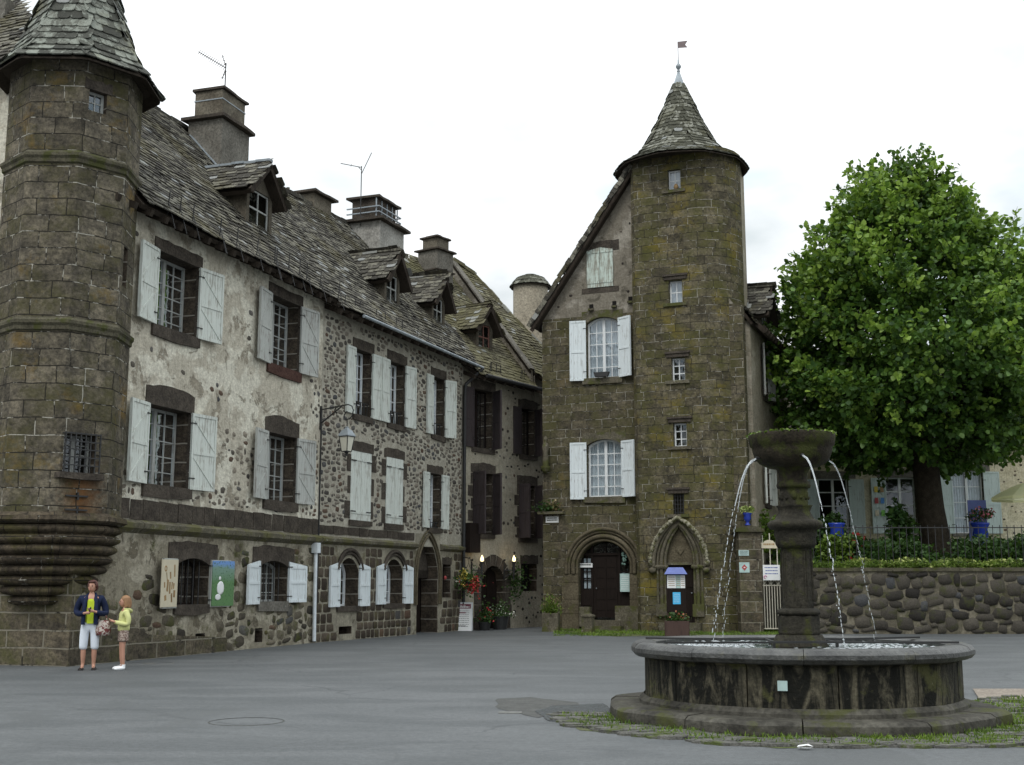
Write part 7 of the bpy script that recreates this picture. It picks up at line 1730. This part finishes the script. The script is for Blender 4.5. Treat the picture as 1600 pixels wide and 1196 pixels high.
# A-frame menu board
pa = gpt(723, 985.5); AB = thing('pavement_sign', 'white A-frame menu board with maroon header beside the arched door', 'sign', (pa.x, pa.y - .25, 0), R(-8))
tl = math.tan(R(9))
def tiltbox(b, x0, x1, z0, z1, y0, y1, s=1, mi=0):
    vs = [(x, s * (y + (z - .95) * -tl * -1 * -1), z) for z in (z0, z1) for y in (y0, y1) for x in (x0, x1)]
    vs = [(x, y, z) for x, y, z in vs]; b.add(vs, [(0, 2, 3, 1), (4, 5, 7, 6), (0, 1, 5, 4), (2, 6, 7, 3), (0, 4, 6, 2), (1, 3, 7, 5)], mi)
FRT = bpy.data.objects.new('front_panel', None)
b = MB(); b.box(-.33, .33, -.012, .012, 0, .93); fp = b.build('front_panel', 'paper', AB); fp.rotation_euler = (R(-9), 0, 0); fp.location = (0, -.15, .0)
b = MB(); b.box(-.35, -.33, -.02, .02, 0, .95); b.box(.33, .35, -.02, .02, 0, .95); b.box(-.33, .33, -.02, .02, .93, .95); fr_ = b.build('frame', 'white_metal', AB); fr_.rotation_euler = (R(-9), 0, 0); fr_.location = (0, -.15, 0)
b = MB(); b.box(-.33, .33, -.012, .012, 0, .93); bp = b.build('back_panel', 'paper', AB); bp.rotation_euler = (R(9), 0, 0); bp.location = (0, .15, 0)
b = MB(); b.box(-.29, .29, -.018, -.0125, .74, .89); b.build('header', 'maroon', fp)
def text(s, size, loc, m, parent, name='lettering'):
    cu = bpy.data.curves.new(name, 'FONT'); cu.body = s; cu.size = size; cu.extrude = .002; cu.align_x = 'CENTER'
    o = bpy.data.objects.new(name, cu); COL.objects.link(o); dg = bpy.context.evaluated_depsgraph_get(); dg.update(); me = bpy.data.meshes.new_from_object(o.evaluated_get(dg)); bpy.data.objects.remove(o)
    o = bpy.data.objects.new(name, me); COL.objects.link(o); me.materials.clear(); me.materials.append(MATS[m]); o.parent = parent; o.location = loc; o.rotation_euler = (PI / 2, 0, 0); return o
text('Bar du', .09, (0, -.022, .815), 'paper', fp)
lines(fp, (-.3, .3, .74, .81, -.018), 'paper', 1, .1, .75, .9, 4)
lines(fp, (-.3, .3, .1, .7, -.0125), 'ink', 9, .02, .98, .2, 5)
b = MB(); b.box(-.25, .12, -.017, -.0122, .58, .62); b.build('red_line', 'maroon', fp)
b = MB(); b.box(-.27, .14, -.017, -.0122, .155, .175); b.build('dark_line', 'ink', fp)
# stone planter at the corner of the gabled house
ps = gpt(861, 987); SPn = thing('stone_planter', 'mossy stone trough with dry grasses at the left corner of the gabled house', 'planter', (ps.x, ps.y - .1, 0), R(-10))
b = MB(); b.prismz([(-.27, -.25), (.27, -.25), (.27, .25), (-.27, .25)], -.02, .6); b.build('trough', 'old_stone', SPn, .02)
C = np.stack([rs.normal(size=420) * .13, rs.normal(size=420) * .1, .6 + abs(rs.normal(size=420)) * .2], 1); leaf_mesh('foliage', C, .13, 'grass_blade', SPn, upbias=0, drop=-1.5, aspect=.3); C = np.stack([rs.normal(size=60) * .14, rs.normal(size=60) * .1, .75 + abs(rs.normal(size=60)) * .22], 1); leaf_mesh('dry_stalks', C, .16, 'dry_leaf', SPn, upbias=0, drop=-1.8, aspect=.15)
s_, z_ = FD.hit(860, 801); lpn = thing('ledge_plant', 'pale dried plant spilling over the ledge above the street-name plate', 'plant', FD.w(s_, .15, z_ + .06))
C = np.stack([rs.normal(size=260) * .22 - .08, rs.normal(size=260) * .06, abs(rs.normal(size=260)) * .13], 1); leaf_mesh('foliage', C, .08, 'shrub_leaf', lpn); C = np.stack([rs.normal(size=120) * .1 + .25, rs.normal(size=120) * .06, abs(rs.normal(size=120)) * .15], 1); leaf_mesh('dry_leaves', C, .08, 'dry_leaf', lpn)
pbk = FD.w(FD.S(942, 592), .14, FD.Z(942, 590)); wp = thing('window_planter', 'narrow black planter on the upper window sill of the gabled house', 'planter', pbk, math.atan2(FD.d.y, FD.d.x)); b = MB(); b.prism([(-.22, 0), (.22, 0), (.28, .16), (-.28, .16)], -.08, .08); b.build('trough', 'iron', wp)
# bollard
pb_ = gpt(919, 990); BO = thing('stone_bollard', 'short square stone bollard in front of the arched shop door', 'bollard', (pb_.x, pb_.y, 0), R(-22)); b = MB(); b.lathe([(.26, 0), (.25, .1), (.235, .5), (.0, .5)], 4, th0=PI / 4); b.build('shaft', 'old_stone', BO, .02); b = MB(); b.lathe([(.26, .5), (.27, .54), (.25, .57), (.03, .64), (0, .64)], 4, th0=PI / 4); b.build('cap', 'old_stone', BO, .01)
# notice kiosk standing in a planter box
pk = gpt(1058, 995.5); KI = thing('notice_kiosk', 'brown planter box carrying a blue-roofed notice board before the pointed doorway', 'notice board', (pk.x, pk.y, 0), R(-6))
b = MB(); 
for y in (-.2, .2): b.box(-.34, .34, y - .02, y + .02, .03, .47)
for x in (-.34, .34): b.box(x - .02, x + .02, -.178, .178, .03, .465)
b.box(-.318, .318, -.178, .178, .05, .4, 1); b.build('planter_box', ['kiosk_wood', 'soil'], KI)
C = np.stack([rs.normal(size=260) * .16, rs.normal(size=260) * .1, .44 + abs(rs.normal(size=260)) * .12], 1); leaf_mesh('foliage', C, .08, 'shrub_leaf', KI); C = np.stack([.1 + rs.normal(size=50) * .1, -.05 + rs.normal(size=50) * .1, .5 + abs(rs.normal(size=50)) * .08], 1); leaf_mesh('flowers', C, .06, 'dull_petal', KI)
for x in (-.24, .24): b = MB(); b.box(x - .035, x + .035, .1, .16, .4, 1.95); b.build('post', 'kiosk_wood', KI)
b = MB(); b.box(-.29, .29, .06, .099, .72, 1.86); b.build('back_board', 'dark_wood', KI)
b = MB(); b.add([(-.34, -.1, 1.83), (.34, -.1, 1.83), (.22, .1, 2.03), (-.22, .1, 2.03), (.34, .3, 1.83), (-.34, .3, 1.83)], [(0, 1, 2, 3), (1, 4, 2), (4, 5, 3, 2), (5, 0, 3), (0, 5, 4, 1)]); b.build('roof', 'blue_roof', KI)
for k, (x0, x1, m_) in enumerate(((-.26, .0, 'paper'), (.005, .13, 'plaque'), (.135, .27, 'paper'))): b = MB(); b.box(x0, x1, .05, .059, 1.42, 1.80); o_ = b.build('paper_sheet', m_, KI); lines(o_, (x0, x1, 1.42, 1.8, .05), 'tan_paint', 5, .1, .9, .3, k)
b = MB(); b.box(-.10, .13, .05, .059, .95, 1.3); o_ = b.build('blue_sheet', 'blue_paper', KI); lines(o_, (-.1, .13, .95, 1.3, .05), 'paper', 5, .1, .9, .15, 9)
